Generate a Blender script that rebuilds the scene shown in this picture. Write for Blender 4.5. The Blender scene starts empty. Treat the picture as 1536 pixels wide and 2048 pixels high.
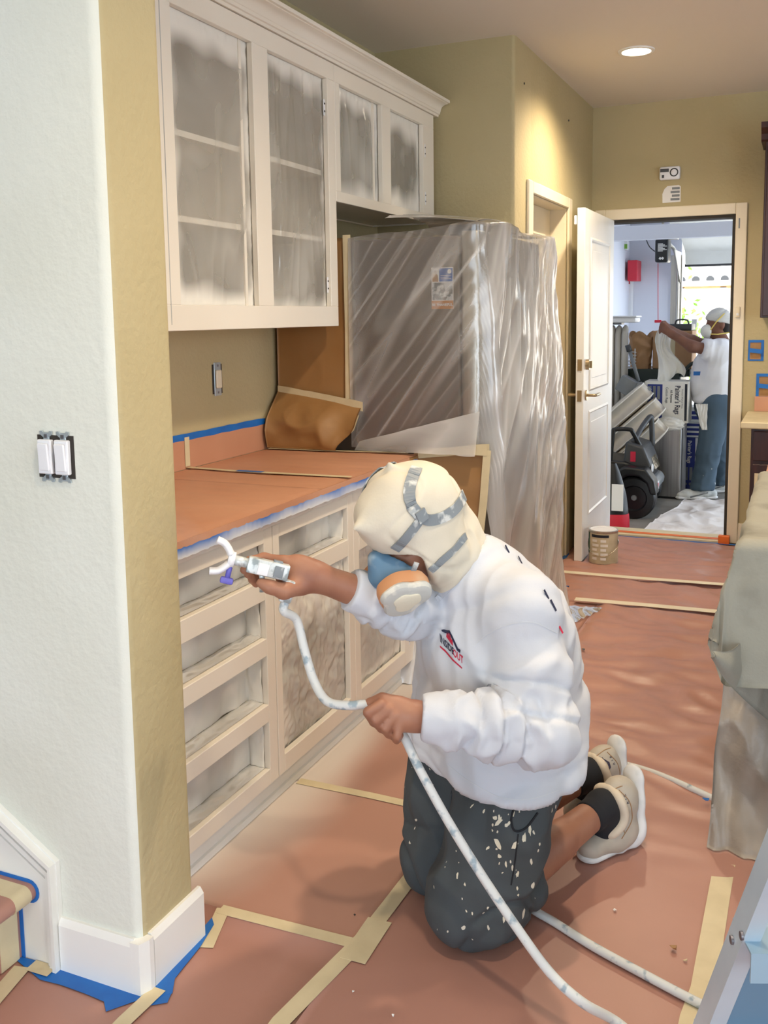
import bpy, bmesh, math, random
import numpy as np
from mathutils import Vector, Matrix
from mathutils.bvhtree import BVHTree
random.seed(7); np.random.seed(7)
sc = bpy.context.scene
COL = sc.collection

# ------------------------------------------------------------------ camera
CAM_F, CAM_PX, CAM_PY = 1910.9, 782.0, 864.5          # in pixels of the 1536x2048 frame
CAM_H = 1.446
_yaw, _pit, _rol = 0.41166, 0.12055, -0.013379
_fw = np.array([-math.sin(_yaw)*math.cos(_pit), math.cos(_yaw)*math.cos(_pit), -math.sin(_pit)])
_r0 = np.array([math.cos(_yaw), math.sin(_yaw), 0.0]); _u0 = np.cross(_r0, _fw)
_rt = math.cos(_rol)*_r0 + math.sin(_rol)*_u0
_up = -math.sin(_rol)*_r0 + math.cos(_rol)*_u0
cd = bpy.data.cameras.new('camera'); cam = bpy.data.objects.new('camera', cd); COL.objects.link(cam)
cd.sensor_fit = 'VERTICAL'; cd.sensor_height = 24.0; cd.lens = CAM_F*24.0/2048.0
cd.shift_x = -(CAM_PX-768)/2048.0; cd.shift_y = -(1024-CAM_PY)/2048.0
cd.clip_start = 0.05; cd.clip_end = 200
cam.matrix_world = Matrix(((_rt[0], _up[0], -_fw[0], 0), (_rt[1], _up[1], -_fw[1], 0), (_rt[2], _up[2], -_fw[2], CAM_H), (0, 0, 0, 1)))
sc.camera = cam
def _ray(x, y): return _rt*(x-CAM_PX)/CAM_F - _up*(y-CAM_PY)/CAM_F + _fw
def at(x, y, D):                                        # measured photo point at depth D -> place in the room
    return np.array([0, 0, CAM_H]) + D*_ray(x, y)
def onz(x, y, z=0.0):
    d = _ray(x, y); return np.array([0, 0, CAM_H]) + (z-CAM_H)/d[2]*d
def onx(x, y, X):
    d = _ray(x, y); return np.array([0, 0, CAM_H]) + X/d[0]*d
def ony(x, y, Y):
    d = _ray(x, y); return np.array([0, 0, CAM_H]) + Y/d[1]*d

# ------------------------------------------------------------------ colour management, world, sun, daylight
sc.view_settings.view_transform = 'Standard'; sc.view_settings.look = 'None'
sc.view_settings.gamma = 1.0; sc.view_settings.use_curve_mapping = False
sc.view_settings.exposure = 0.0
w = bpy.data.worlds.new('sky'); sc.world = w; w.use_nodes = True
bg = w.node_tree.nodes['Background']; bg.inputs[0].default_value = (0.77, 0.88, 1.0, 1); bg.inputs[1].default_value = 4.4
def light(name, kind, loc, energy, color, size=0.1, sy=None, rot=(0, 0, 0), **kw):
    l = bpy.data.lights.new(name, kind); l.energy = energy; l.color = color
    if kind == 'AREA':
        l.shape = 'RECTANGLE' if sy else 'DISK'; l.size = size
        if sy: l.size_y = sy
    elif kind == 'SUN': l.angle = size
    else: l.shadow_soft_size = size
    for k, v in kw.items(): setattr(l, k, v)
    o = bpy.data.objects.new(name, l); COL.objects.link(o); o.location = loc; o.rotation_euler = rot
    return o
light('sun', 'SUN', (0, 0, 20), 6.0, (1.0, 0.95, 0.88), 0.02, rot=(math.radians(48), 0, math.radians(20)))
# daylight of the patio door behind the camera and of the kitchen window on the right
light('patio_daylight', 'AREA', (-0.7, -2.6, 1.35), 14, (0.74, 0.87, 1.0), 2.6, 2.1, rot=(math.radians(90), 0, 0))
light('window_daylight', 'AREA', (3.3, 3.4, 1.5), 42, (0.80, 0.90, 1.0), 1.6, 1.2, rot=(0, math.radians(90), 0))

# ------------------------------------------------------------------ helpers
WL = {}
def S(r, g, b):
    f = lambda c: (c/255/12.92) if c/255 <= 0.04045 else ((c/255+0.055)/1.055)**2.4
    return (f(r), f(g), f(b), 1.0)
def tag(o, label=None, cat=None, group=None, kind=None):
    if label: o['label'] = label
    if cat: o['category'] = cat
    if group: o['group'] = group
    if kind: o['kind'] = kind
    return o
def thing(name, label, cat, loc, group=None):
    o = bpy.data.objects.new(name, None); COL.objects.link(o); o.location = loc; o.empty_display_size = 0.05
    WL[o.name] = np.array(loc, float); return tag(o, label, cat, group)
def obj(name, verts, faces, m, parent=None, smooth=False, origin=None):
    v = np.array(verts, float)
    c = np.array([(v[:, 0].min()+v[:, 0].max())/2, (v[:, 1].min()+v[:, 1].max())/2, v[:, 2].min()]) if origin is None else np.array(origin, float)
    me = bpy.data.meshes.new(name); me.from_pydata((v-c).tolist(), [], [list(map(int, f)) for f in faces] if not isinstance(faces, np.ndarray) else faces.tolist())
    ms = m if isinstance(m, (list, tuple)) else [m]
    for q in ms: me.materials.append(q)
    if smooth: me.polygons.foreach_set('use_smooth', [True]*len(me.polygons))
    me.update()
    o = bpy.data.objects.new(name, me); COL.objects.link(o); WL[o.name] = c
    if parent is not None:
        o.parent = parent; o.location = c-WL[parent.name]
    else: o.location = c
    return o
def from_bm(name, bm, m, parent=None, smooth=False):
    bm.verts.ensure_lookup_table(); bm.verts.index_update()
    vs = [v.co[:] for v in bm.verts]; fs = [[v.index for v in f.verts] for f in bm.faces]
    bm.free(); return obj(name, vs, fs, m, parent, smooth)
def auto(o, ang=40):
    me = o.data
    me.polygons.foreach_set('use_smooth', [True]*len(me.polygons))
    try: me.set_sharp_from_angle(angle=math.radians(ang))
    except Exception: pass
    return o
def bbox_bm(bm, x0, x1, y0, y1, z0, z1, bev=0.0, seg=1, rot=None, about=None):
    b = bmesh.new(); bmesh.ops.create_cube(b, size=1.0)
    for v in b.verts: v.co = ((x0+x1)/2+v.co.x*(x1-x0), (y0+y1)/2+v.co.y*(y1-y0), (z0+z1)/2+v.co.z*(z1-z0))
    if bev > 0: bmesh.ops.bevel(b, geom=list(b.edges), offset=bev, segments=seg, affect='EDGES', profile=0.5)
    if rot is not None:
        p = Vector(about if about is not None else ((x0+x1)/2, (y0+y1)/2, (z0+z1)/2))
        bmesh.ops.transform(b, matrix=Matrix.Translation(p) @ rot.to_4x4() @ Matrix.Translation(-p), verts=b.verts)
    me = bpy.data.meshes.new('t'); b.to_mesh(me); b.free(); bm.from_mesh(me); bpy.data.meshes.remove(me)
def box(name, x0, x1, y0, y1, z0, z1, m, parent=None, bev=0.0, seg=1, rot=None, about=None):
    bm = bmesh.new(); bbox_bm(bm, min(x0, x1), max(x0, x1), min(y0, y1), max(y0, y1), min(z0, z1), max(z0, z1), bev, seg, rot, about)
    o = from_bm(name, bm, m, parent)
    if bev > 0: auto(o, 35)
    return o
def boxes(name, lst, m, parent=None, bev=0.0):
    bm = bmesh.new()
    for b in lst: bbox_bm(bm, *b, bev=bev)
    return from_bm(name, bm, m, parent)
def prism(name, poly, z0, z1, m, parent=None, axis='z', smooth=False):
    """polygon extruded: axis z: poly in xy; axis y: poly in xz; axis x: poly in yz."""
    n = len(poly); f = {'z': lambda a, b, c: (a, b, c), 'y': lambda a, b, c: (a, c, b), 'x': lambda a, b, c: (c, a, b)}[axis]
    vs = [f(a, b, z0) for a, b in poly]+[f(a, b, z1) for a, b in poly]
    fs = [list(range(n))[::-1], list(range(n, 2*n))]+[[i, (i+1) % n, n+(i+1) % n, n+i] for i in range(n)]
    bm = bmesh.new(); bv = [bm.verts.new(v) for v in vs]
    for q in fs: bm.faces.new([bv[i] for i in q])
    bmesh.ops.recalc_face_normals(bm, faces=bm.faces)
    o = from_bm(name, bm, m, parent)
    return auto(o, 30) if smooth else o
def spline(pts, n=10, closed=False):
    P = np.array(pts, float); out = []; m = len(P)
    rng = range(m if closed else m-1)
    for i in rng:
        p1, p2 = P[i], P[(i+1) % m]
        p0 = P[i-1] if (i > 0 or closed) else 2*p1-p2
        p3 = P[(i+2) % m] if (i+2 < m or closed) else 2*p2-p1
        for t in np.linspace(0, 1, n, endpoint=False):
            out.append(0.5*((2*p1)+(-p0+p2)*t+(2*p0-5*p1+4*p2-p3)*t*t+(-p0+3*p1-3*p2+p3)*t**3))
    if not closed: out.append(P[-1])
    return np.array(out)
def sweep_mesh(path, prof, closed=False, scale=None, up=(0, 0, 1), caps=True):
    """sweep a 2-d profile (n,2) along a path (m,3)"""
    path = np.array(path, float); m = len(path); prof = np.array(prof, float); k = len(prof)
    T = np.gradient(path, axis=0); T /= np.linalg.norm(T, axis=1)[:, None]+1e-12
    N = np.cross(np.tile(np.array(up, float), (m, 1)), T)
    if np.linalg.norm(N[0]) < 1e-3: N[0] = np.cross((1, 0, 0.1), T[0])
    N[0] /= np.linalg.norm(N[0])
    for i in range(1, m):
        a = N[i-1]-T[i]*(N[i-1]@T[i]); N[i] = a/(np.linalg.norm(a)+1e-12)
    B = np.cross(T, N); sc_ = np.ones(m) if scale is None else np.array(scale)
    V = path[:, None, :]+sc_[:, None, None]*(prof[None, :, 0, None]*N[:, None, :]+prof[None, :, 1, None]*B[:, None, :])
    F = [[i*k+j, i*k+(j+1) % k, (i+1)*k+(j+1) % k, (i+1)*k+j] for i in range(m-1) for j in range(k)]
    if caps: F += [list(range(k))[::-1], [(m-1)*k+j for j in range(k)]]
    return V.reshape(-1, 3), F
def circ(r, k=10, a=0.0): return [(r*math.cos(a+2*math.pi*i/k), r*math.sin(a+2*math.pi*i/k)) for i in range(k)]
def tube(name, path, r, m, parent=None, k=10, scale=None):
    V, F = sweep_mesh(path, circ(r, k), scale=scale); return obj(name, V, F, m, parent, smooth=True)
def lathe_mesh(prof, k=32, c=(0, 0, 0), axis='z'):
    prof = np.array(prof, float); n = len(prof); a = np.linspace(0, 2*math.pi, k, endpoint=False)
    V = np.zeros((n, k, 3)); V[..., 0] = prof[:, 0, None]*np.cos(a); V[..., 1] = prof[:, 0, None]*np.sin(a); V[..., 2] = prof[:, 1, None]
    V = V.reshape(-1, 3)
    if axis == 'x': V = V[:, [2, 0, 1]]
    if axis == 'y': V = V[:, [0, 2, 1]]*np.array([-1, 1, 1])
    F = [[i*k+j, i*k+(j+1) % k, (i+1)*k+(j+1) % k, (i+1)*k+j] for i in range(n-1) for j in range(k)]
    return V+np.array(c), F
def lathe(name, prof, m, parent=None, k=32, c=(0, 0, 0), axis='z', ang=40):
    V, F = lathe_mesh(prof, k, c, axis); return auto(obj(name, V, F, m, parent), ang)
def gridmesh(name, P, m, parent=None, smooth=True, thick=0.0):
    """P: (a,b,3) surface; thick > 0 gives it a second skin and a rim"""
    P = np.array(P, float); a, b = P.shape[:2]; V = P.reshape(-1, 3)
    ij = np.arange(a*b).reshape(a, b)
    F = np.stack([ij[:-1, :-1], ij[1:, :-1], ij[1:, 1:], ij[:-1, 1:]], -1).reshape(-1, 4)
    if thick:
        du = np.gradient(P, axis=0); dv = np.gradient(P, axis=1); n = np.cross(du, dv); n /= np.linalg.norm(n, axis=2)[..., None]+1e-12
        V2 = (P-n*thick).reshape(-1, 3); rim = np.concatenate([ij[0, :], ij[1:, -1], ij[-1, -2::-1], ij[-2:0:-1, 0]])
        o_ = a*b; F2 = F[:, ::-1]+o_
        R = np.stack([np.roll(rim, -1), rim, rim+o_, np.roll(rim, -1)+o_], -1)
        V = np.concatenate([V, V2]); F = np.concatenate([F, F2, R])
    return obj(name, V, F, m, parent, smooth)
# vectorised gradient noise
_perm = np.random.RandomState(3).permutation(256); _perm = np.concatenate([_perm, _perm, _perm])
_grad = np.random.RandomState(4).normal(size=(256, 3)); _grad /= np.linalg.norm(_grad, axis=1)[:, None]
def noise(p):
    p = np.asarray(p, float); sh = p.shape[:-1]; p = p.reshape(-1, 3)
    i = np.floor(p).astype(int); f = p-i; i &= 255; u = f*f*f*(f*(f*6-15)+10); r = 0
    for dx in (0, 1):
        for dy in (0, 1):
            for dz in (0, 1):
                h = _perm[_perm[_perm[(i[:, 0]+dx) & 255]+((i[:, 1]+dy) & 255)]+((i[:, 2]+dz) & 255)]
                g = _grad[h]; d = ((f-np.array([dx, dy, dz]))*g).sum(1)
                wx = u[:, 0] if dx else 1-u[:, 0]; wy = u[:, 1] if dy else 1-u[:, 1]; wz = u[:, 2] if dz else 1-u[:, 2]
                r = r+d*wx*wy*wz
    return (r*1.6).reshape(sh)
def fbm(p, o=3, g=0.5):
    r = 0; a = 1
    for i in range(o): r = r+a*noise(np.asarray(p)*2**i+i*17.3); a *= g
    return r
def ridge(p): return 1-2*np.abs(noise(p))
def sstep(a, b, x): t = np.clip((x-a)/(b-a), 0, 1); return t*t*(3-2*t)
# ------------------------------------------------------------------ materials
MATS = {}
def mat(name, col, rough=0.6, metal=0.0, col2=None, nscale=6.0, ndetail=3.0, nfac=(0.35, 0.65), bump=0.0, bscale=60.0, bdist=0.01,
        spec=0.5, trans=0.0, coat=0.0, emit=None, estr=1.0, sss=0.0, stretch=(1, 1, 1), alpha=1.0, sheen=0.0):
    m = bpy.data.materials.new(name); m.use_nodes = True; nt = m.node_tree; N = nt.nodes; L = nt.links
    b = N['Principled BSDF']; b.inputs['Base Color'].default_value = col; b.inputs['Roughness'].default_value = rough
    b.inputs['Metallic'].default_value = metal; b.inputs['Specular IOR Level'].default_value = spec
    b.inputs['Transmission Weight'].default_value = trans; b.inputs['Coat Weight'].default_value = coat
    b.inputs['Alpha'].default_value = alpha; b.inputs['Sheen Weight'].default_value = sheen
    if sss: b.inputs['Subsurface Weight'].default_value = sss; b.inputs['Subsurface Radius'].default_value = (0.012, 0.005, 0.003); b.inputs['Subsurface Scale'].default_value = 1.0
    if emit: b.inputs['Emission Color'].default_value = emit; b.inputs['Emission Strength'].default_value = estr
    tc = N.new('ShaderNodeTexCoord'); mp = N.new('ShaderNodeMapping'); mp.inputs['Scale'].default_value = stretch
    L.new(tc.outputs['Object'], mp.inputs['Vector'])
    if col2:
        nz = N.new('ShaderNodeTexNoise'); nz.inputs['Scale'].default_value = nscale; nz.inputs['Detail'].default_value = ndetail
        L.new(mp.outputs[0], nz.inputs['Vector'])
        mr = N.new('ShaderNodeMapRange'); mr.inputs[1].default_value = nfac[0]; mr.inputs[2].default_value = nfac[1]; L.new(nz.outputs[0], mr.inputs[0])
        mx = N.new('ShaderNodeMix'); mx.data_type = 'RGBA'; mx.inputs[6].default_value = col; mx.inputs[7].default_value = col2
        L.new(mr.outputs[0], mx.inputs[0]); L.new(mx.outputs[2], b.inputs['Base Color'])
    if bump:
        nb = N.new('ShaderNodeTexNoise'); nb.inputs['Scale'].default_value = bscale; nb.inputs['Detail'].default_value = 4
        L.new(mp.outputs[0], nb.inputs['Vector'])
        bp = N.new('ShaderNodeBump'); bp.inputs['Strength'].default_value = bump; bp.inputs['Distance'].default_value = bdist
        L.new(nb.outputs[0], bp.inputs['Height']); L.new(bp.outputs[0], b.inputs['Normal'])
    MATS[name] = m; return m
def film(name, opa=0.25, tint=(0.93, 0.92, 0.9, 1), gloss=0.35, spray=None, rough=0.18, tl=0.35):
    """thin plastic film: clear + milky scatter + gloss; an optional 'spray' vertex attribute holds overspray paint and painted fold highlights"""
    m = bpy.data.materials.new(name); m.use_nodes = True; nt = m.node_tree; N = nt.nodes; L = nt.links
    for n in list(N):
        if n.type != 'OUTPUT_MATERIAL': N.remove(n)
    out = [n for n in N if n.type == 'OUTPUT_MATERIAL'][0]
    tr = N.new('ShaderNodeBsdfTransparent'); tr.inputs[0].default_value = (0.97, 0.97, 0.96, 1)
    df = N.new('ShaderNodeBsdfDiffuse'); df.inputs[0].default_value = tint
    tlb = N.new('ShaderNodeBsdfTranslucent'); tlb.inputs[0].default_value = tint
    md = N.new('ShaderNodeMixShader'); md.inputs[0].default_value = tl; L.new(df.outputs[0], md.inputs[1]); L.new(tlb.outputs[0], md.inputs[2])
    gl = N.new('ShaderNodeBsdfGlossy'); gl.inputs['Roughness'].default_value = rough; gl.inputs[0].default_value = (0.9, 0.9, 0.9, 1)
    m1 = N.new('ShaderNodeMixShader'); L.new(tr.outputs[0], m1.inputs[1]); L.new(md.outputs[0], m1.inputs[2])
    if spray:
        at_ = N.new('ShaderNodeAttribute'); at_.attribute_name = 'spray'
        mr = N.new('ShaderNodeMapRange'); mr.inputs[3].default_value = opa; mr.inputs[4].default_value = 0.98
        L.new(at_.outputs['Fac'], mr.inputs[0]); L.new(mr.outputs[0], m1.inputs[0])
    else: m1.inputs[0].default_value = opa
    lw = N.new('ShaderNodeLayerWeight'); lw.inputs['Blend'].default_value = 0.35
    mu = N.new('ShaderNodeMath'); mu.operation = 'MULTIPLY'; L.new(lw.outputs['Fresnel'], mu.inputs[0]); mu.inputs[1].default_value = gloss; a2_ = N.new('ShaderNodeMath'); a2_.operation = 'ADD'; a2_.inputs[1].default_value = 0.05*gloss; L.new(mu.outputs[0], a2_.inputs[0]); mu = a2_
    m2 = N.new('ShaderNodeMixShader'); L.new(mu.outputs[0], m2.inputs[0]); L.new(m1.outputs[0], m2.inputs[1]); L.new(gl.outputs[0], m2.inputs[2])
    L.new(m2.outputs[0], out.inputs[0]); MATS[name] = m; return m
M = MATS
TAN, TAN2 = S(187, 173, 134), S(180, 166, 126)
mat('tan_wall', TAN, 0.75, col2=TAN2, nscale=2.0, bump=0.25, bscale=55, bdist=0.012)
mat('daylit_wall', S(224, 227, 219), 0.7, col2=S(215, 217, 206), nscale=1.6, bump=0.2, bscale=45, bdist=0.012)  # wall in daylight: the paleness is put into the colour
mat('ceiling_paint', S(224, 216, 203), 0.85, bump=0.1, bscale=80, bdist=0.005)
mat('white_trim', S(236, 236, 232), 0.32, col2=S(225, 224, 216), nscale=3, nfac=(0.5, 0.8))
mat('cream_trim', S(233, 222, 198), 0.35, col2=S(226, 214, 188), nscale=2)
mat('cabinet_white', S(236, 229, 216), 0.28, col2=S(230, 222, 208), nscale=1.5)
mat('cabinet_inside', S(226, 210, 184), 0.6)
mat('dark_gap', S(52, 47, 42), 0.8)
mat('rosin', S(181, 135, 120), 0.40, col2=S(169, 123, 109), nscale=2.2, ndetail=5, nfac=(0.3, 0.7), bump=0.10, bscale=24, bdist=0.006)
mat('rosin_orange', S(202, 150, 120), 0.5, col2=S(192, 138, 108), nscale=2.5, bump=0.15, bscale=10, bdist=0.01)
mat('kraft', S(158, 120, 76), 0.5, col2=S(150, 108, 60), nscale=3, bump=0.25, bscale=9, bdist=0.015)
mat('tape', S(218, 204, 168), 0.55, col2=S(208, 194, 158), nscale=12, bump=0.15, bscale=40, bdist=0.003)
mat('garage_lit_tape', S(232, 222, 196), 0.35); mat('blue_tape', S(26, 112, 196), 0.5, col2=S(20, 98, 182), nscale=10)  # hall tape is whitened: reflected garage light is put into its colour
mat('orange_tape', S(240, 120, 40), 0.5, col2=S(226, 104, 30), nscale=10)
mat('grey_paint', S(150, 152, 150), 0.4, col2=S(196, 196, 190), nscale=3)
mat('floor_tile', S(120, 105, 90), 0.6)
mat('fridge_grey', S(112, 99, 86), 0.35, col2=S(104, 92, 80), nscale=2)
mat('steel', S(190, 186, 176), 0.3, metal=0.85, col2=S(176, 172, 164), nscale=3, stretch=(20, 20, 0.6))
mat('chrome', S(205, 196, 178), 0.2, metal=1.0)
mat('brass_nickel', S(190, 172, 140), 0.28, metal=1.0)
mat('black_plastic', S(24, 25, 28), 0.35)
mat('dark_grey_plastic', S(64, 66, 70), 0.4)
mat('grey_plastic', S(120, 124, 128), 0.4)
mat('white_plastic', S(235, 236, 240), 0.4)
mat('switch_metal', S(196, 208, 216), 0.35, metal=0.6)
mat('concrete', S(150, 147, 142), 0.85, col2=S(132, 128, 123), nscale=5, ndetail=6)
mat('garage_wall', S(222, 225, 236), 0.8, bump=0.1, bscale=40, bdist=0.006)
mat('facade', S(240, 232, 220), 0.9); mat('roof_tile', S(120, 88, 78), 0.8, col2=S(96, 70, 64), nscale=4)
mat('dark_wood', S(62, 28, 20), 0.35, col2=S(44, 18, 14), nscale=5, stretch=(8, 8, 0.7))
mat('dropcloth', S(150, 149, 138), 0.9, col2=S(104, 102, 92), nscale=4.5, ndetail=5, nfac=(0.5, 0.75), bump=0.3, bscale=160, bdist=0.003)
mat('dropcloth_white', S(226, 222, 222), 0.9, col2=S(180, 170, 164), nscale=5, ndetail=5, nfac=(0.5, 0.72))
mat('old_film', S(160, 150, 138), 0.4, col2=S(134, 124, 112), nscale=5, bump=0.4, bscale=14, bdist=0.02)
mat('aluminium', S(206, 220, 230), 0.38, metal=0.25, col2=S(190, 206, 218), nscale=6)
mat('aluminium_blue', S(160, 188, 206), 0.4, metal=0.15, col2=S(142, 172, 194), nscale=2); mat('steel_blue', S(112, 150, 178), 0.35, metal=0.1, col2=S(100, 138, 166), nscale=1)
mat('rivet', S(150, 150, 158), 0.35, metal=0.9)
mat('paper_white', S(232, 230, 226), 0.7); mat('ink', S(30, 34, 48), 0.6); mat('navy', S(28, 48, 132), 0.5, col2=S(24, 40, 116), nscale=5)
mat('red', S(206, 40, 60), 0.45); mat('logo_red', S(196, 30, 66), 0.6); mat('logo_navy', S(28, 36, 66), 0.6)
mat('card_orange', S(200, 130, 60), 0.6); mat('card_blue', S(38, 98, 178), 0.6); mat('skin_dark', S(110, 68, 48), 0.6)
mat('cardboard', S(186, 146, 106), 0.75, col2=S(172, 132, 94), nscale=4)
mat('cushion', S(214, 204, 190), 0.85, col2=S(204, 194, 180), nscale=10, bump=0.2, bscale=200, bdist=0.002)
mat('piping', S(238, 234, 226), 0.8); mat('tufted', S(206, 201, 194), 0.8, bump=0.2, bscale=150, bdist=0.002)
mat('green_tote', S(30, 44, 40), 0.4); mat('foliage', S(122, 168, 60), 0.6)
film('cabinet_film', 0.20, spray=True, gloss=0.6, rough=0.12, tint=(0.92, 0.89, 0.82, 1), tl=0.12)
film('fridge_film', 0.08, spray=True, gloss=0.8, rough=0.16, tint=(0.94, 0.94, 0.95, 1), tl=0.2)
def sprayed(name, base, rough=0.55, col=(0.80, 0.77, 0.70, 1)):
    m = mat(name, base, rough); nt = m.node_tree; a = nt.nodes.new('ShaderNodeAttribute'); a.attribute_name = 'spray'
    mx = nt.nodes.new('ShaderNodeMix'); mx.data_type = 'RGBA'; mx.inputs[6].default_value = base; mx.inputs[7].default_value = col
    nt.links.new(a.outputs['Fac'], mx.inputs[0]); nt.links.new(mx.outputs[2], nt.nodes['Principled BSDF'].inputs['Base Color']); return m
sprayed('rosin_sprayed', S(178, 134, 117)); sprayed('blue_tape_sprayed', S(26, 104, 190), col=(0.74, 0.76, 0.78, 1))
def set_attr(o, vals):
    a = o.data.attributes.new('spray', 'FLOAT', 'POINT'); a.data.foreach_set('value', np.asarray(vals, np.float32).ravel())
# ------------------------------------------------------------------ the setting
CEIL = 2.741; YD = 6.26; XW = -2.02; XH = -1.305
def struct(o): o['kind'] = 'structure'; return o
struct(box('floor', -6, 4, -3, YD, -0.06, -0.003, M['floor_tile']))
struct(box('ceiling', -6, 4, -3, YD+0.14, CEIL, CEIL+0.12, M['ceiling_paint']))
# column wall with a bullnose corner: daylight on the stair side is put into a paler colour than the tan
def bull(cx, cy, r, a0, a1, n=7): return [(cx+r*math.cos(a0+(a1-a0)*i/(n-1)), cy+r*math.sin(a0+(a1-a0)*i/(n-1))) for i in range(n)]
def wallpoly(name, poly, mats, pick=None):
    o = prism(name, poly, 0, CEIL, mats, smooth=True)
    if pick:
        for p in o.data.polygons: p.material_index = pick(p.normal)
    return struct(o)
H_ = math.pi/2
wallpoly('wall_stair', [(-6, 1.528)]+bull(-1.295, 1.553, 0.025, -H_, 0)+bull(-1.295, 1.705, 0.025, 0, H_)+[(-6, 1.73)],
         [M['daylit_wall'], M['tan_wall']], lambda n: 0 if n.y < -0.55 else 1)
struct(box('wall_kitchen', XW-0.12, XW, 1.73, 4.49, 0, CEIL, M['tan_wall']))
# alcove return + hall wall with a bullnose corner and a door opening
HD0, HD1, HDZ = 4.78, 5.56, 2.05
wallpoly('wall_alcove', [(XW-0.12, 4.49)]+bull(XH-0.02, 4.51, 0.02, -H_, 0)+[(XH, HD0), (XH-0.115, HD0), (XH-0.115, 4.6), (XW-0.12, 4.6)], M['tan_wall'])
bm = bmesh.new(); bbox_bm(bm, XH-0.115, XH, HD1, YD, 0, CEIL); bbox_bm(bm, XH-0.115, XH, HD0, HD1, HDZ, CEIL)
struct(from_bm('wall_hall', bm, M['tan_wall']))
# end wall with the garage doorway
GX0, GX1, GZ = -1.215, -0.43, 2.035
bm = bmesh.new()
bbox_bm(bm, XH-0.115, GX0, YD, YD+0.12, 0, CEIL); bbox_bm(bm, GX1, 4, YD, YD+0.12, -0.15, CEIL); bbox_bm(bm, GX0, GX1, YD, YD+0.12, GZ, CEIL)
bbox_bm(bm, GX0, GX1, YD+0.005, YD+0.12, -0.15, -0.004)
struct(from_bm('wall_far', bm, M['tan_wall']))
struct(box('wall_right', 3.4, 3.5, 1.0, YD, 0, CEIL, M['tan_wall']))
bm = bmesh.new(); bbox_bm(bm, -6, -2.1, -3, -2.9, 0, CEIL); bbox_bm(bm, 0.7, 4, -3, -2.9, 0, CEIL); bbox_bm(bm, -2.1, 0.7, -3, -2.9, 2.4, CEIL)
struct(from_bm('wall_back', bm, M['tan_wall']))
struct(box('wall_left', -6.1, -6, -3, 1.53, 0, CEIL, M['daylit_wall']))
# baseboard of the column: stair side, a mitred corner piece, kitchen side
BBH = 0.125
def bbprof(t): return [(0, 0), (t, 0), (t, BBH-0.014), (t*0.45, BBH), (0, BBH)]
ya = 1.528
struct(prism('baseboard_stair', [(ya-a, z) for a, z in bbprof(0.016)], -1.484, -1.283, M['white_trim'], axis='x'))
V, F = sweep_mesh([(-1.287, ya-0.0005, 0), (-1.287, ya-0.0005, BBH-0.002)], [(-0.001, -0.001), (0.017, 0.004), (0.030, 0.019), (0.018, 0.02), (-0.001, 0.006)], up=(0, 1, 0))
cb = prism('baseboard_corner', [(-1.287, ya-0.016), (-1.264, ya-0.0155), (-1.2535, ya+0.008), (-1.2535, ya+0.022), (-1.271, ya+0.022), (-1.287, ya-0.001)], 0, BBH-0.003, M['white_trim']); struct(cb)
struct(prism('baseboard_kitchen', [(-1.27+a, z) for a, z in bbprof(0.0165)], ya+0.024, 1.738, M['white_trim'], axis='y'))
# stair skirt board and its moulding on the stair wall
def ys(p, y=1.526): q = ony(p[0], p[1], y); return (q[0], q[2])
top0 = (-1.475, 0.262); sl = 0.60
sk = struct(prism('trim_1', [(-1.484, 0.0), (-1.484, 0.258), (-2.6, 0.258+1.116*sl), (-2.6, 0.0)], ya-0.012, ya-0.0005, M['white_trim'], axis='y'))
def mould(pts, name):
    P = np.array([(x, ya-0.012, z) for x, z in pts])
    for k, (off, wd, th) in enumerate([(0.006, 0.010, 0.018), (0.022, 0.012, 0.012), (0.036, 0.007, 0.007)]):
        q = P.copy(); q[:, 0] -= off*0.75; q[:, 2] -= off*np.array([0, 1.25, 1.25][:len(q)])
        V, F = sweep_mesh(q, [(-wd/2, 0.001), (-wd/2, -th), (wd/2, -th), (wd/2, 0.001)], up=(0, 1, 0)); o = obj(name, V, F, M['white_trim'], sk)
mould([(-1.486, 0.0), (-1.486, 0.258), (-2.6, 0.258+1.114*sl)], 'moulding')
# door casings
def casing(name, parts, m=M['cream_trim']):
    bm = bmesh.new()
    for p in parts: bbox_bm(bm, *p, bev=0.004)
    return struct(auto(from_bm(name, bm, m), 35))
cw = 0.066
casing('trim_2', [(GX1, GX1+cw, YD-0.018, YD, 0, GZ+cw), (GX0-cw, GX0, YD-0.018, YD, 0, GZ+cw), (GX0, GX1, YD-0.018, YD, GZ, GZ+cw),
                  (GX1-0.0, GX1+0.004, YD-0.01, YD+0.125, 0, GZ)])
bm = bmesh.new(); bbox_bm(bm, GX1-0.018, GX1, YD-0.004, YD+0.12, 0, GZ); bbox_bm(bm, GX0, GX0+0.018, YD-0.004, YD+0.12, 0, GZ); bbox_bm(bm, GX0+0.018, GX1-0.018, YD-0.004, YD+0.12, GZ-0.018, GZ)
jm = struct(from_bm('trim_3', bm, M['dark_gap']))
casing('trim_4', [(XH, XH+0.016, HD0-0.085, HD0, 0, HDZ+0.06), (XH, XH+0.016, HD1, HD1+0.08, 0, HDZ+0.06), (XH, XH+0.016, HD0, HD1, HDZ, HDZ+0.06)])
casing('trim_5', [(XH-0.115, XH, HD0, HD0+0.006, 0, HDZ), (XH-0.115, XH, HD1-0.006, HD1, 0, HDZ), (XH-0.115, XH, HD0, HD1, HDZ-0.006, HDZ)])
struct(box('baseboard_far', GX1+cw, 0.3, YD-0.014, YD, 0, 0.13, M['cream_trim'], bev=0.003))
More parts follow.
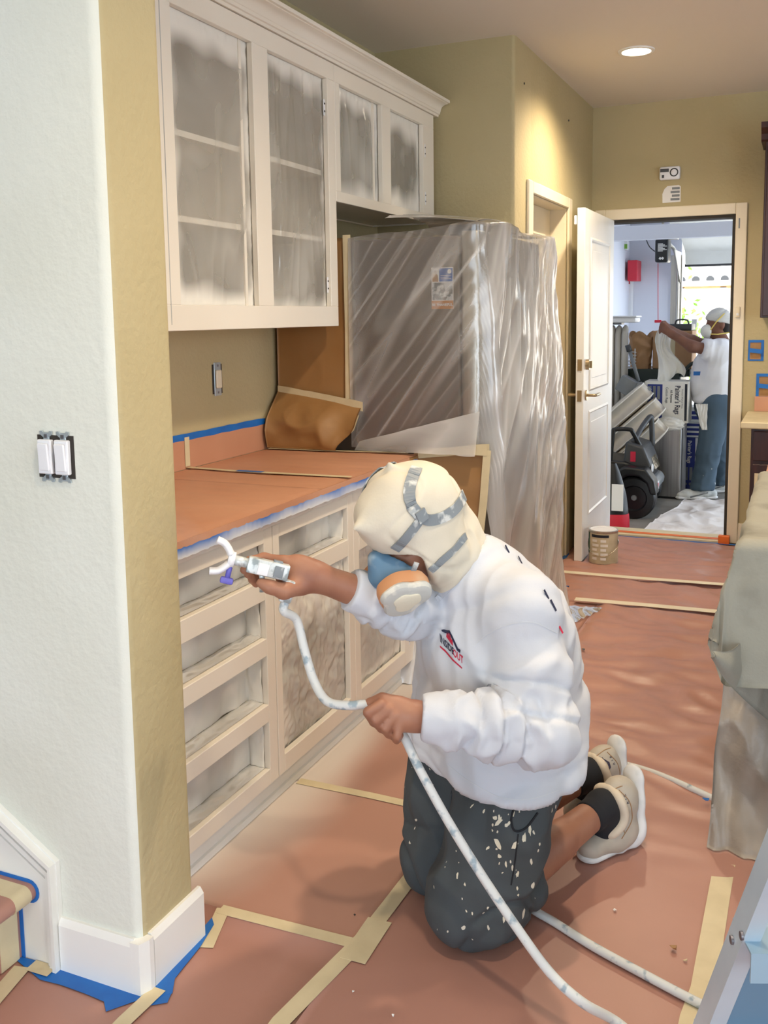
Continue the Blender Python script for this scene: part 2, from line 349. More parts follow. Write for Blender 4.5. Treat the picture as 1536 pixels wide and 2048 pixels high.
# panelled doors
def panel_door(name, L, Hh, T, m, frame, panels, kind='structure'):
    """local: x along the width, y thickness, z height; returns the root"""
    pass
def raised_panel(p0, du, dn, w, h, z, name, m, parent):
    """a moulded panel let into a door face: p0 lower corner, du unit along width, dn outward normal"""
    p0 = np.array(p0, float); du = np.array(du, float); dn = np.array(dn, float); up = np.array((0, 0, 1.0))
    rings = [(0, 0.0005), (0.012, 0.007), (0.026, -0.004), (0.040, -0.007), (0.055, -0.006), (0.075, 0.001)]
    V = []; F = []
    for i, (ins, d) in enumerate(rings):
        for a, b in ((ins, ins), (w-ins, ins), (w-ins, h-ins), (ins, h-ins)): V.append(p0+du*a+up*(z+b)+dn*d)
        if i: 
            for j in range(4): F.append([(i-1)*4+j, (i-1)*4+(j+1) % 4, i*4+(j+1) % 4, i*4+j])
    F.append([len(V)-4, len(V)-3, len(V)-2, len(V)-1])
    return obj(name, V, F, m, parent)
# hall door, closed, set back in its jamb
d1 = thing('door_1', None, None, (XH-0.1, (HD0+HD1)/2, 0.01)); d1['kind'] = 'structure'; d1['label'] = 'cream hall closet door set back in its frame beside the fridge'
box('slab', XH-0.135, XH-0.095, HD0+0.008, HD1-0.008, 0.01, HDZ-0.008, M['cream_trim'], d1)
for z0, hh in ((0.2, 0.75), (1.08, 0.82)): raised_panel((XH-0.095, HD0+0.12, 0), (0, 1, 0), (1, 0, 0), HD1-HD0-0.24, hh, z0, 'panel', M['cream_trim'], d1)
def lever(parent, p, du, dn, m, name='lever'):
    p = np.array(p, float); du = np.array(du, float); dn = np.array(dn, float)
    V, F = sweep_mesh([p, p+dn*0.008], circ(0.03, 18), up=(0, 0, 1)); r = obj('rosette', V, F, m, parent, True); auto(r)
    path = spline([p, p+dn*0.045, p+dn*0.055+du*0.02, p+dn*0.055+du*0.11], 6)
    V, F = sweep_mesh(path, circ(0.009, 10), up=(0, 0, 1)); obj(name, V, F, m, parent, True)
lever(d1, (XH-0.095, HD1-0.07, 0.985), (0, -1, 0), (1, 0, 0), M['brass_nickel'])
# garage entry door, open into the hall
DX0, DX1, DY0, DY1 = -1.2, -1.155, 5.37, 6.225
d2 = thing('door_2', None, None, ((DX0+DX1)/2, (DY0+DY1)/2, 0.012)); d2['kind'] = 'structure'; d2['label'] = 'white two-panel garage entry door standing open into the hall'
box('slab', DX0, DX1, DY0, DY1, 0.025, 2.03, M['white_trim'], d2, bev=0.002)
for z0, hh in ((0.27, 0.62), (1.0, 0.88)): raised_panel((DX1, DY0+0.14, 0), (0, 1, 0), (1, 0, 0), DY1-DY0-0.28, hh, z0, 'panel', M['white_trim'], d2)
box('door_sweep', DX0-0.003, DX1+0.003, DY0, DY1, 0.006, 0.03, M['black_plastic'], d2)
for side, X in ((1, DX1), (-1, DX0)): lever(d2, (X, DY0+0.065, 0.985), (0, 1, 0), (side, 0, 0), M['brass_nickel'])
V, F = sweep_mesh([(DX1, DY0+0.065, 1.16), (DX1+0.02, DY0+0.065, 1.16)], circ(0.03, 18)); auto(obj('deadbolt', V, F, M['brass_nickel'], d2))
box('thumb_turn', DX1+0.02, DX1+0.035, DY0+0.058, DY0+0.072, 1.14, 1.18, M['brass_nickel'], d2)
for zz in (0.985, 1.16): box('latch_plate', DX0+0.01, DX1-0.01, DY0-0.0025, DY0+0.001, zz-0.032, zz+0.032, M['brass_nickel'], d2)
for zz in (0.3, 1.1, 1.85): box('hinge', DX0-0.012, DX0+0.002, DY1-0.01, DY1+0.012, zz-0.05, zz+0.05, M['brass_nickel'], d2)
# small stop plate on the far edge of the door top
box('catch', DX0-0.02, DX0-0.001, DY0+0.005, DY0+0.03, 1.94, 1.99, M['white_plastic'], d2, bev=0.003)
# ------------------------------------------------------------------ white cabinets
CW = M['cabinet_white']
def frame_part(t, name, x0, x1, y0, y1, z0, z1, bev=0.0015): return box(name, x0, x1, y0, y1, z0, z1, CW, t, bev)
XU = -1.69; FT = 0.021                                   # face of the wall cabinets, frame thickness
def hinge_plate(t, X, y, z):
    h = box('hinge_plate', X-0.004, X+0.001, y-0.004, y+0.004, z-0.03, z+0.03, M['white_plastic'], t, 0.001)
    for dz in (-0.014, 0.014): box('screw', X, X+0.0025, y-0.003, y+0.003, z+dz-0.003, z+dz+0.003, M['dark_gap'], h)
def wall_cab(label, y0, y1, z0, z1, ops, shelves, loc):
    t = thing('wall_cabinet', label, 'cabinet', loc)
    xb = XW+0.002; xf = XU-FT
    ci = M['cabinet_inside']
    box('side_panel', xb, xf, y0, y0+0.016, z0, z1, CW, t); box('side_panel', xb, xf, y1-0.016, y1, z0, z1, CW, t)
    box('back_panel', xb, xb+0.008, y0+0.016, y1-0.016, z0, z1, ci, t)
    box('bottom_panel', xb+0.008, xf, y0+0.016, y1-0.016, z0+0.006, z0+0.02, CW, t); box('top_panel', xb+0.008, xf, y0+0.016, y1-0.016, z1-0.02, z1-0.004, CW, t)
    oz0, oz1 = ops[0][2], ops[0][3]
    frame_part(t, 'rail', xf, XU, y0, y1, z0, oz0); frame_part(t, 'rail', xf, XU, y0, y1, oz1, z1)
    edges = [y0]+[e for o in ops for e in o[:2]]+[y1]
    for a, b in zip(edges[::2], edges[1::2]): frame_part(t, 'stile', xf, XU, a, b, oz0, oz1)
    for a, b in zip(edges[2:-1:2], edges[3:-1:2]): box('divider', xb+0.008, xf, a-0.05, a-0.035, z0+0.02, z1-0.02, CW, t)
    for z in shelves:
        for o in ops: box('shelf', xb+0.008, xf-0.012, o[0]-0.02, o[1]+0.02, z-0.009, z+0.009, CW, t)
    return t
wc1 = wall_cab('tall white wall cabinet with two film-covered openings and shelves', 1.752, 3.374, 1.412, 2.40,
               [(2.348, 2.785, 1.488, 2.336), (2.882, 3.315, 1.488, 2.336)], (1.992, 1.743), (-1.85, 2.8, 1.412))
hinge_plate(wc1, XU-0.012, 3.311, 2.23); hinge_plate(wc1, XU-0.012, 3.311, 1.57)
box('filler_seam', XU-0.001, XU+0.0006, 2.296, 2.299, 1.43, 2.38, M['grey_paint'], wc1)
wc2 = wall_cab('short white wall cabinet above the refrigerator with two film-covered openings', 3.376, 4.43, 1.89, 2.40,
               [(3.418, 3.818, 1.93, 2.336), (3.91, 4.29, 1.93, 2.336)], (), (-1.85, 3.9, 1.89))
hinge_plate(wc2, XU+0.0005, 4.315, 2.22); hinge_plate(wc2, XU+0.0005, 4.315, 2.0)
# crown moulding
cp = [(XU-0.02, 2.402), (XU+0.006, 2.402), (XU+0.008, 2.412), (XU+0.014, 2.414), (XU+0.016, 2.424)]+[(XU+0.018+0.036*(1-math.cos(a)), 2.426+0.032*math.sin(a)) for a in np.linspace(0, H_, 6)]+[(XU+0.056, 2.460), (XU+0.066, 2.461), (XU+0.066, 2.474), (XU-0.02, 2.474)]
cr = prism('crown_moulding', cp, 1.752, 4.482, CW, axis='y', smooth=True); tag(cr, 'white crown moulding running along the top of the wall cabinets', 'moulding')
# film taped inside the openings
def film_panel(name, label, cat, X, y0, y1, z0, z1, seed, clear=(0.08, 0.16), base=0.0, n=(56, 100), amp=0.008, fan=None, m='cabinet_film', fold=5.0, group=None, cen=(0.5, 0.48), sag=0.0, crum=0.0):
    a, b = n; U, W = np.meshgrid(np.linspace(0, 1, a), np.linspace(0, 1, b), indexing='ij')
    Y = y0+(y1-y0)*U; Z = z0+(z1-z0)*W; w, h = y1-y0, z1-z0
    ed = np.minimum(np.minimum(U, 1-U)*w, np.minimum(W, 1-W)*h)
    fx = Y if fan is None else Y+fan*(Z-z0)*(U-0.5)
    p = np.stack([fx*fold*2.2, Z*fold*0.30, np.full_like(Y, seed)], -1)
    q = np.stack([Y*14, Z*9, np.full_like(Y, seed+5.5)], -1)
    d = amp*sstep(0.0, 0.05, ed)*(0.9*ridge(p)+0.14*ridge(p*2.3)+0.3*fbm(q*0.6, 2))*(0.35+0.65*(1-sstep(0, clear[1], np.hypot(np.maximum(np.abs(U-cen[0])*w-(w/2-clear[0]-clear[1]*0.5), 0), np.maximum(np.abs(W-cen[1])*h-(h/2-clear[0]*1.6-clear[1]*0.7), 0)))))
    if crum: d = d*(1-crum)+crum*amp*sstep(0, 0.04, ed)*(0.9*ridge(np.stack([Y*7+Z*3, Z*6, Y*0+seed], -1))+0.5*ridge(np.stack([Y*17, Z*15+Y*6, Y*0+seed+3], -1))+0.3*ridge(np.stack([Y*34, Z*30, Y*0+seed+4], -1)))
    d += 0.35*amp*ridge(np.stack([Y*40, Z*30, np.full_like(Y, seed+9)], -1))*(1-sstep(0.01, 0.07, ed))
    P = np.stack([X+d-sag*(1-W)*sstep(0, 0.06, ed), Y, Z], -1)
    o = gridmesh(name, P, M[m]); 
    rn = 0.035*noise(np.stack([Y*7, Z*7, np.full_like(Y, seed+2)], -1))
    du = np.maximum(np.abs(U-cen[0])*w-(w/2-clear[0]-clear[1]*0.5), 0); dv = np.maximum(np.abs(W-cen[1])*h-(h/2-clear[0]*1.6-clear[1]*0.7), 0)
    s = sstep(0, clear[1], np.hypot(du, dv)+rn)
    s = np.clip(np.maximum(s, base+0.25*noise(np.stack([Y*5, Z*5, np.full_like(Y, seed+7)], -1)))+0.22*np.clip(ridge(p)-0.72, 0, 1), 0, 1)
    set_attr(o, s); tag(o, label, cat, group); return o
g = 'film over the wall cabinet openings'
film_panel('masking_film', 'clear plastic film with white overspray in leftmost wall cabinet opening', 'plastic film', XU-FT-0.006, 2.335, 2.802, 1.472, 2.350, 1.3, fan=-0.5, base=0.06, amp=0.010, clear=(0.035, 0.09))
film_panel('masking_film', 'clear plastic film with white overspray in second wall cabinet opening', 'plastic film', XU-FT-0.006, 2.869, 3.332, 1.472, 2.350, 8.1, fan=0.35, base=0.08, amp=0.011, clear=(0.018, 0.09))
film_panel('masking_film', 'sprayed plastic film in the left opening above the refrigerator', 'plastic film', XU-FT-0.006, 3.405, 3.834, 1.915, 2.350, 14.2, clear=(0.03, 0.09), base=0.15, n=(50, 56))
film_panel('masking_film', 'sprayed plastic film in the right opening above the refrigerator', 'plastic film', XU-FT-0.006, 3.897, 4.306, 1.915, 2.350, 21.7, clear=(0.04, 0.09), base=0.08, n=(46, 56))
# ---- base cabinets
XB = -1.39
def base_cab(label, y0, y1, ops, cat='cabinet'):
    t = thing('base_cabinet', label, cat, (-1.7, (y0+y1)/2, 0.0)); xb = XW+0.002; xf = XB-FT; z0, z1 = 0.098, 0.876
    box('side_panel', xb, xf, y0, y0+0.016, z0, z1, CW, t); box('side_panel', xb, xf, y1-0.016, y1, z0, z1, CW, t)
    box('back_panel', xb, xb+0.008, y0+0.016, y1-0.016, z0, z1, M['cabinet_inside'], t)
    box('bottom_panel', xb+0.008, xf, y0+0.016, y1-0.016, z0+0.006, z0+0.022, CW, t)
    box('toe_kick', -1.46, -1.44, y0, y1, 0.004, z0, M['grey_paint'], t)
    ya_, yb_ = ops[0][0], ops[0][1]
    frame_part(t, 'stile', xf, XB, y0, ya_, z0, z1); frame_part(t, 'stile', xf, XB, yb_, y1, z0, z1)
    zs = [z0]+[e for o in sorted(ops, key=lambda o: o[2]) for e in (o[2], o[3])]+[z1]
    for a, b in zip(zs[::2], zs[1::2]): frame_part(t, 'rail', xf, XB, ya_, yb_, a, b)
    return t
dA = [(1.80, 2.276, 0.710, 0.814), (1.80, 2.276, 0.537, 0.650), (1.80, 2.276, 0.340, 0.485), (1.80, 2.276, 0.145, 0.288)]
bA = base_cab('white base cabinet with four empty drawer openings beside the column', 1.752, 2.322, dA)
bB = base_cab('white base cabinet with film-covered drawer and door openings in the middle', 2.326, 2.853, [(2.36, 2.812, 0.707, 0.815), (2.36, 2.812, 0.152, 0.650)])
bC = base_cab('white base cabinet with film-covered openings behind the kneeling painter', 2.855, 3.395, [(2.897, 3.293, 0.707, 0.815), (2.897, 3.293, 0.155, 0.650)])
hinge_plate(bC, XB+0.0005, 3.335, 0.60); hinge_plate(bC, XB+0.0005, 3.335, 0.2)
# plastic that lines each drawer hole: back, side flap and a lit lower ledge
def drawer_film(label, y0, y1, z0, z1, seed, depth=0.05):
    a, b = 60, 22; U, W = np.meshgrid(np.linspace(0, 1, a), np.linspace(0, 1, b), indexing='ij')
    lg = gridmesh('ledge_film', np.stack([XB-FT-depth+(depth+0.006)*W+0*U, y0+0.001+(y1-y0-0.002)*U, z0+0.003+0.006*np.clip(ridge(np.stack([U*9, W*2, U*0+seed], -1)), 0, 1)*np.sin(W*math.pi)], -1), M['cabinet_film'])
    set_attr(lg, np.full(a*b, 0.95)); tag(lg, label.replace('crinkled plastic film lining', 'sprayed film ledge in').replace('of the cabinet by', 'by'), 'plastic film')
    arc = U*(y1-y0+depth+0.02); L1 = y1-y0-0.004
    Y = np.where(arc < L1, y0+0.002+arc, y1-0.002); Xd = np.where(arc < L1, XB-FT-depth, XB-FT-depth+np.clip(arc-L1, 0, depth+0.004))
    Z = z0+0.004+(z1-z0-0.002)*W
    p = np.stack([Y*16+Xd*30, Z*10, np.full_like(Y, seed)], -1)
    X = Xd+(arc < L1)*(0.005*ridge(p*[0.6, 0.8, 1])+0.004*fbm(p, 2))+0.0
    Y = Y-(arc >= L1)*np.abs(0.007*ridge(p)+0.005*fbm(p*2, 2))
    o = gridmesh('masking_film', np.stack([X, Y, Z], -1), M['cabinet_film'])
    s = 0.78+0.45*fbm(np.stack([Y*6, Z*8, np.full_like(Y, seed)], -1), 2)+0.45*sstep(0.55, 1, U)
    set_attr(o, np.clip(s, 0.1, 1)); tag(o, label, 'plastic film'); return o
for k, (o_, nm) in enumerate(zip(dA, ('top', 'second', 'third', 'bottom'))): drawer_film('crinkled plastic film lining the %s drawer hole of the cabinet by the column' % nm, *o_, 3.1*k+1)
drawer_film('crinkled plastic film lining the middle cabinet drawer hole', 2.36, 2.812, 0.707, 0.815, 31.0, 0.05)
drawer_film('crinkled plastic film lining the drawer hole behind the hooded head', 2.897, 3.293, 0.707, 0.815, 37.0, 0.05)
film_panel('masking_film', 'brownish crinkled film filling the middle base cabinet door hole', 'plastic film', XB-FT-0.006, 2.348, 2.830, 0.138, 0.662, 41.2, base=0.40, amp=0.012, clear=(0.02, 0.16), n=(90, 100), fold=7, fan=0.9, cen=(0.60, 0.28), crum=0.9)
film_panel('masking_film', 'pale folded film filling the door hole beside the painter\'s shoulder', 'plastic film', XB-FT-0.010, 2.886, 3.312, 0.140, 0.662, 47.9, base=0.55, amp=0.016, clear=(0.03, 0.14), n=(80, 90), fold=5, fan=-1.2, crum=0.35)
# kick strip of masking paper sprayed grey along the toe
V = []
def strip3(name, pts, wdir, wid, m, label=None, cat='tape', group=None, parent=None, th=0.0006, norm=(0, 0, 1), sub=1, rag=0.0):
    """a strip of tape: pts along its middle, wdir the width direction, wid the width"""
    P = np.array(pts, float)
    if sub > 1: P = np.concatenate([np.linspace(P[i], P[i+1], sub, endpoint=False) for i in range(len(P)-1)]+[P[-1:]])
    w_ = np.array(wdir, float); w_ /= np.linalg.norm(w_); n = np.array(norm, float)
    rr = np.random.RandomState(len(pts)*7+int(abs(P[0, 0]*1000)) % 97)
    A = P-w_*wid/2+rag*rr.uniform(-1, 1, (len(P), 1))*w_; B = P+w_*wid/2+rag*rr.uniform(-1, 1, (len(P), 1))*w_
    rows = np.stack([A, B], 1); k = len(P)
    V = np.concatenate([rows.reshape(-1, 3), (rows+n*th).reshape(-1, 3)]); o2 = 2*k; F = []
    for i in range(k-1):
        a, b, c, d = 2*i, 2*i+1, 2*i+3, 2*i+2
        F += [[a, d, c, b], [a+o2, b+o2, c+o2, d+o2], [a, a+o2, d+o2, d], [b, c, c+o2, b+o2]]
    F += [[0, 1, 1+o2, o2], [2*k-2, 2*k-2+o2, 2*k-1+o2, 2*k-1]]
    bm = bmesh.new(); bv = [bm.verts.new(v) for v in V]
    for f in F: bm.faces.new([bv[i] for i in f])
    bmesh.ops.recalc_face_normals(bm, faces=bm.faces)
    o = from_bm(name, bm, m, parent)
    if label: tag(o, label, cat, group)
    return o
ks = prism('kick_strip', [(-1.437, 0.004), (-1.4255, 0.004), (-1.4275, 0.022), (-1.434, 0.025), (-1.437, 0.10)], 1.745, 3.40, M['white_trim'], axis='y'); tag(ks, 'white strip along the toe kick at the floor line', 'trim')
# ---- worktop, its paper and masking
wt = box('worktop', XW+0.001, -1.368, 1.745, 3.405, 0.878, 0.912, M['kraft'], bev=0.004); tag(wt, 'worktop slab under the red masking paper', 'worktop')
def paper(name, label, x0, x1, y0, y1, z, m, amp, seed, n=(60, 60), wl=(6, 12), cat='paper', lip=None):
    U, W = np.meshgrid(np.linspace(0, 1, n[0]), np.linspace(0, 1, n[1]), indexing='ij'); X = x0+(x1-x0)*U; Y = y0+(y1-y0)*W
    p = np.stack([X*wl[0], Y*wl[1], np.full_like(X, seed)], -1); e = np.minimum(np.minimum(U, 1-U)*abs(x1-x0), np.minimum(W, 1-W)*abs(y1-y0))
    d = amp*sstep(0, 0.05, e)*np.clip(0.5+0.7*ridge(p)*0.7+0.5*fbm(p*0.5, 2), 0, 2)
    o = gridmesh(name, np.stack([X, Y, z+d], -1), m, thick=0.0008); tag(o, label, cat); return o
paper('counter_paper', 'red rosin paper on the near half of the worktop', XW+0.004, -1.368, 1.75, 2.62, 0.9135, M['rosin_orange'], 0.004, 3.3, wl=(5, 16))
paper('counter_paper', 'red rosin paper on the far half of the worktop by the fridge', XW+0.004, -1.368, 2.60, 3.40, 0.9145, M['rosin_orange'], 0.003, 5.7, wl=(5, 16))
# front lip of the paper
o = box('paper_lip', -1.3672, -1.3662, 1.75, 3.30, 0.897, 0.9165, M['rosin_orange']); tag(o, 'folded edge of red paper over the worktop front', 'paper')
zs = 0.005
strip3('edge_tape', [(-1.3665, 1.75, 0.886), (-1.3665, 2.4, 0.886), (-1.3665, 3.38, 0.888)], (0, 0, 1), 0.026, M['blue_tape_sprayed'], 'blue painter\'s tape along the worktop front edge', norm=(1, 0, 0), sub=60, rag=0.002); et = bpy.data.objects['edge_tape']; co = np.array([v.co[:] for v in et.data.vertices])+WL['edge_tape']; set_attr(et, np.clip(sstep(0.893, 0.878, co[:, 2])*0.9+0.9*noise(np.stack([co[:, 1]*5, co[:, 2]*20, co[:, 0]*0], -1))+0.30*sstep(1.95, 2.4, co[:, 1])*(1-sstep(2.75, 2.9, co[:, 1]))-0.25*sstep(2.0, 1.8, co[:, 1]), 0, 1))
U, W = np.meshgrid(np.linspace(0, 1, 120), np.linspace(0, 1, 8), indexing='ij'); Y = 1.76+1.62*U; Z = 0.858+0.024*W
o = gridmesh('masking_film', np.stack([XB+0.006+0.010*W+0.004*ridge(np.stack([Y*22, Z*20, Z*0], -1)), Y, Z+0.003*noise(np.stack([Y*15, Z, Z*0], -1))], -1), M['cabinet_film'])
set_attr(o, np.full(960, 0.9)); tag(o, 'strip of white sprayed film hanging under the worktop edge', 'plastic film')
# backsplash paper and tape
o = box('backsplash_paper', XW+0.001, XW+0.003, 1.75, 3.40, 0.916, 1.024, M['rosin_orange']); tag(o, 'red paper strip masking the backsplash under the outlet', 'paper')
strip3('wall_tape', [(XW+0.003, 1.76, 1.031), (XW+0.003, 3.34, 1.031)], (0, 0, 1), 0.024, M['blue_tape'], 'blue painter\'s tape along the top of the backsplash paper', norm=(1, 0, 0), sub=30, rag=0.002)
tz = [(XW+0.0045, 2.80, 1.03), (XW+0.0045, 2.80, 0.925)]
strip3('backsplash_tape', tz, (0, 1, 0), 0.028, M['tape'], 'short upright tape on the backsplash paper near the column', norm=(1, 0, 0), sub=4)
strip3('counter_tape', [(XW+0.006, 2.80, 0.9215), (-1.80, 2.785, 0.9215), (-1.42, 2.80, 0.9215), (-1.372, 2.805, 0.9215)], (0, 1, 0), 0.026, M['tape'], 'tan tape across the middle of the worktop paper', sub=8)
strip3('counter_tape', [(-1.80, 2.786, 0.9228), (-1.70, 2.79, 0.9228)], (0, 1, 0), 0.022, M['blue_tape'], 'short blue tape piece on the worktop seam', sub=3)
# outlet above the worktop with its cover removed
p = onx(434, 758, XW)
t = thing('wall_outlet', 'uncovered outlet in the wall above the worktop', 'outlet', (XW, p[1], p[2]-0.06))
box('box_hole', XW-0.001, XW+0.0015, p[1]-0.032, p[1]+0.032, p[2]-0.055, p[2]+0.055, M['dark_gap'], t)
box('yoke', XW+0.0015, XW+0.004, p[1]-0.022, p[1]+0.022, p[2]-0.062, p[2]+0.062, M['switch_metal'], t, 0.001)
box('receptacle', XW+0.004, XW+0.012, p[1]-0.017, p[1]+0.017, p[2]-0.034, p[2]+0.034, M['cream_trim'], t, 0.003)
for dz in (-0.05, 0.05): box('screw', XW+0.004, XW+0.006, p[1]-0.004, p[1]+0.004, p[2]+dz-0.004, p[2]+dz+0.004, M['rivet'], t)
# paint gathers on the wall: a few specks of dried paint
# ------------------------------------------------------------------ refrigerator
fr = thing('refrigerator', 'dark grey refrigerator wrapped in clear plastic film', 'refrigerator', (-1.55, 3.9, 0.0))
box('body', -1.97, -1.215, 3.445, 4.335, 0.03, 1.745, M['fridge_grey'], fr, 0.006)
box('freezer_door', -1.21, -1.14, 3.447, 3.86, 0.06, 1.765, M['steel'], fr, 0.012, 3); box('fridge_door', -1.21, -1.14, 3.87, 4.333, 0.06, 1.765, M['steel'], fr, 0.012, 3)
for y in (3.82, 3.91): tube('handle', spline([(-1.14, y, 0.75), (-1.095, y, 0.78), (-1.09, y, 1.2), (-1.095, y, 1.58), (-1.14, y, 1.61)], 6), 0.011, M['steel'], fr)
box('hinge_cover', -1.26, -1.15, 3.45, 3.52, 1.745, 1.785, M['dark_grey_plastic'], fr, 0.006); box('kick_grille', -1.2, -1.17, 3.46, 4.32, 0.01, 0.06, M['dark_grey_plastic'], fr)
# dispenser on the freezer door
box('dispenser', -1.142, -1.136, 3.54, 3.76, 1.0, 1.36, M['dark_grey_plastic'], fr, 0.004)
# magnet card on the side
cx0, cx1, cz0, cz1 = -1.326, -1.238, 1.472, 1.628; yc = 3.4435
t = thing('magnet_card', 'small picture card reading BE THANKFUL stuck on the fridge side', 'card', ((cx0+cx1)/2, yc, cz0))
box('card', cx0, cx1, yc-0.0015, yc+0.0005, cz0, cz1, M['paper_white'], t)
def flat(name, poly, m, parent, th=0.0006, y=None):
    y = yc-0.0015 if y is None else y
    return prism(name, poly, y-th, y, m, parent, axis='y')
W_, H2 = cx1-cx0, cz1-cz0
flat('photo_blue', [(cx0+0.36*W_, cz1-0.34*H2), (cx1-0.03*W_, cz1-0.34*H2), (cx1-0.03*W_, cz1-0.02*H2), (cx0+0.36*W_, cz1-0.02*H2)], M['card_blue'], t)
flat('footer_band', [(cx0, cz0), (cx1, cz0), (cx1, cz0+0.2*H2), (cx0, cz0+0.2*H2)], M['card_orange'], t)
flat('portrait_shape', [(cx0+0.04*W_, cz1-0.34*H2), (cx0+0.32*W_, cz1-0.34*H2), (cx0+0.30*W_, cz1-0.2*H2), (cx0+0.24*W_, cz1-0.15*H2), (cx0+0.12*W_, cz1-0.15*H2), (cx0+0.05*W_, cz1-0.2*H2)], M['cardboard'], t)
flat('portrait_head', [(cx0+0.18*W_+0.055*W_*math.cos(a), cz1-0.10*H2+0.05*H2*math.sin(a)) for a in np.linspace(0, 6.28, 12, endpoint=False)], M['skin_dark'], t)
flat('round_badge', [(cx0+0.83*W_+0.09*W_*math.cos(a), cz1-0.10*H2+0.055*H2*math.sin(a)) for a in np.linspace(0, 6.28, 14, endpoint=False)], M['paper_white'], t, th=0.0012)
mat('photo_grey', S(120, 124, 124), 0.6, col2=S(212, 214, 214), nscale=45, ndetail=2, nfac=(0.45, 0.55))
flat('landscape_photo', [(cx0+0.04*W_, cz0+0.22*H2), (cx1-0.03*W_, cz0+0.22*H2), (cx1-0.03*W_, cz1-0.36*H2), (cx0+0.04*W_, cz1-0.36*H2)], M['photo_grey'], t)
def text_mesh(s, size, align='CENTER', bold=0.0, res=2):
    c = bpy.data.curves.new('t', 'FONT'); c.body = s; c.size = size; c.align_x = align; c.align_y = 'CENTER'; c.offset = bold; c.resolution_u = res; c.fill_mode = 'FRONT'
    o = bpy.data.objects.new('t', c); COL.objects.link(o); dg = bpy.context.evaluated_depsgraph_get(); me = bpy.data.meshes.new_from_object(o.evaluated_get(dg))
    V = np.array([v.co[:] for v in me.vertices]).reshape(-1, 3); F = [list(p.vertices) for p in me.polygons]
    bpy.data.objects.remove(o); bpy.data.curves.remove(c); bpy.data.meshes.remove(me); return V, F
def text(name, s, size, p, ux, uy, m, parent=None, bold=0.0, sx=1.0, align='CENTER'):
    V, F = text_mesh(s, size, align, bold); ux, uy, p = (np.array(q, float) for q in (ux, uy, p))
    return obj(name, p+V[:, :1]*sx*ux+V[:, 1:2]*uy, F, m, parent)
text('lettering', 'BE THANKFUL', 0.0135, ((cx0+cx1)/2, yc-0.0027, cz0+0.1*H2), (1, 0, 0), (0, 0, 1), M['paper_white'], t, 0.0004, 0.95)
text('lettering', 'Tithe', 0.012, (cx0+0.55*W_, yc-0.0027, cz1-0.10*H2), (1, 0, 0), (0, 0, 1), M['paper_white'], t) if False else None
for k in range(3): flat('print_line', [(cx0+0.42*W_, cz1-(0.2+k*0.04)*H2), (cx0+(0.9-0.1*(k % 2))*W_, cz1-(0.2+k*0.04)*H2), (cx0+(0.9-0.1*(k % 2))*W_, cz1-(0.19+k*0.04)*H2), (cx0+0.42*W_, cz1-(0.19+k*0.04)*H2)], M['paper_white'], t, th=0.0012)
# ---- masking round the refrigerator
# kraft paper at the back part of its side
U, W = np.meshgrid(np.linspace(0, 1, 30), np.linspace(0, 1, 40), indexing='ij'); X = XW+0.02+0.345*U; Z = 1.10+0.655*W
o = gridmesh('kraft_paper', np.stack([X, 3.432-0.006*ridge(np.stack([X*5, Z*4, X*0+2], -1))-0.002, Z], -1), M['kraft'], thick=0.0008); tag(o, 'brown kraft paper on the fridge side under the wall cabinet', 'paper')
# crumpled kraft apron over the back of the worktop
U, W = np.meshgrid(np.linspace(0, 1, 50), np.linspace(0, 1, 40), indexing='ij')
xl = -2.0+0.0*W; xr = -1.615-0.075*sstep(0.55, 0, W); X = xl+(xr-xl)*U; Z = 0.925+0.225*W-0.05*U*W
bul = np.sin(W*math.pi)**0.8*0.05+0.10*(1-W)**2
p = np.stack([X*9, Z*9, X*0+4], -1)
o = gridmesh('kraft_apron', np.stack([X, 3.425-bul-0.030*ridge(np.stack([X*4.5+Z*3, Z*5-X*3, X*0+4], -1))*np.sin(W*math.pi)-0.004*ridge(p*1.6)*np.sin(W*math.pi), Z], -1), M['kraft'], thick=0.0008); tag(o, 'crumpled brown kraft paper apron at the back of the worktop', 'paper')
strip3('apron_tape', [(-2.0, 3.420, 1.152), (-1.8, 3.416, 1.125), (-1.607, 3.405, 1.093)], (0, 0, 1), 0.036, M['tape'], 'tan tape sloping along the top of the crumpled kraft apron', norm=(0, -1, 0), sub=5, rag=0.002)
strip3('apron_tape', [(-1.632, 3.392, 1.058), (-1.645, 3.37, 1.0), (-1.70, 3.335, 0.945), (-1.74, 3.325, 0.928)], (1, 0, 0.2), 0.03, M['tape'], 'curled tan tape down the right edge of the kraft apron', norm=(0, -1, 0), sub=4)
strip3('apron_tape', [(-1.99, 3.32, 0.9225), (-1.74, 3.33, 0.9225), (-1.55, 3.36, 0.9225), (-1.40, 3.375, 0.9225)], (0, 1, 0), 0.022, M['tape'], 'thin tan tape along the far edge of the worktop paper', sub=5)
strip3('side_tape', [(-1.672, 3.420, 1.765), (-1.668, 3.418, 1.4), (-1.672, 3.418, 1.11)], (1, 0, 0), 0.034, M['tape'], 'long upright tan tape between kraft paper and fridge film', norm=(0, -1, 0), sub=6)
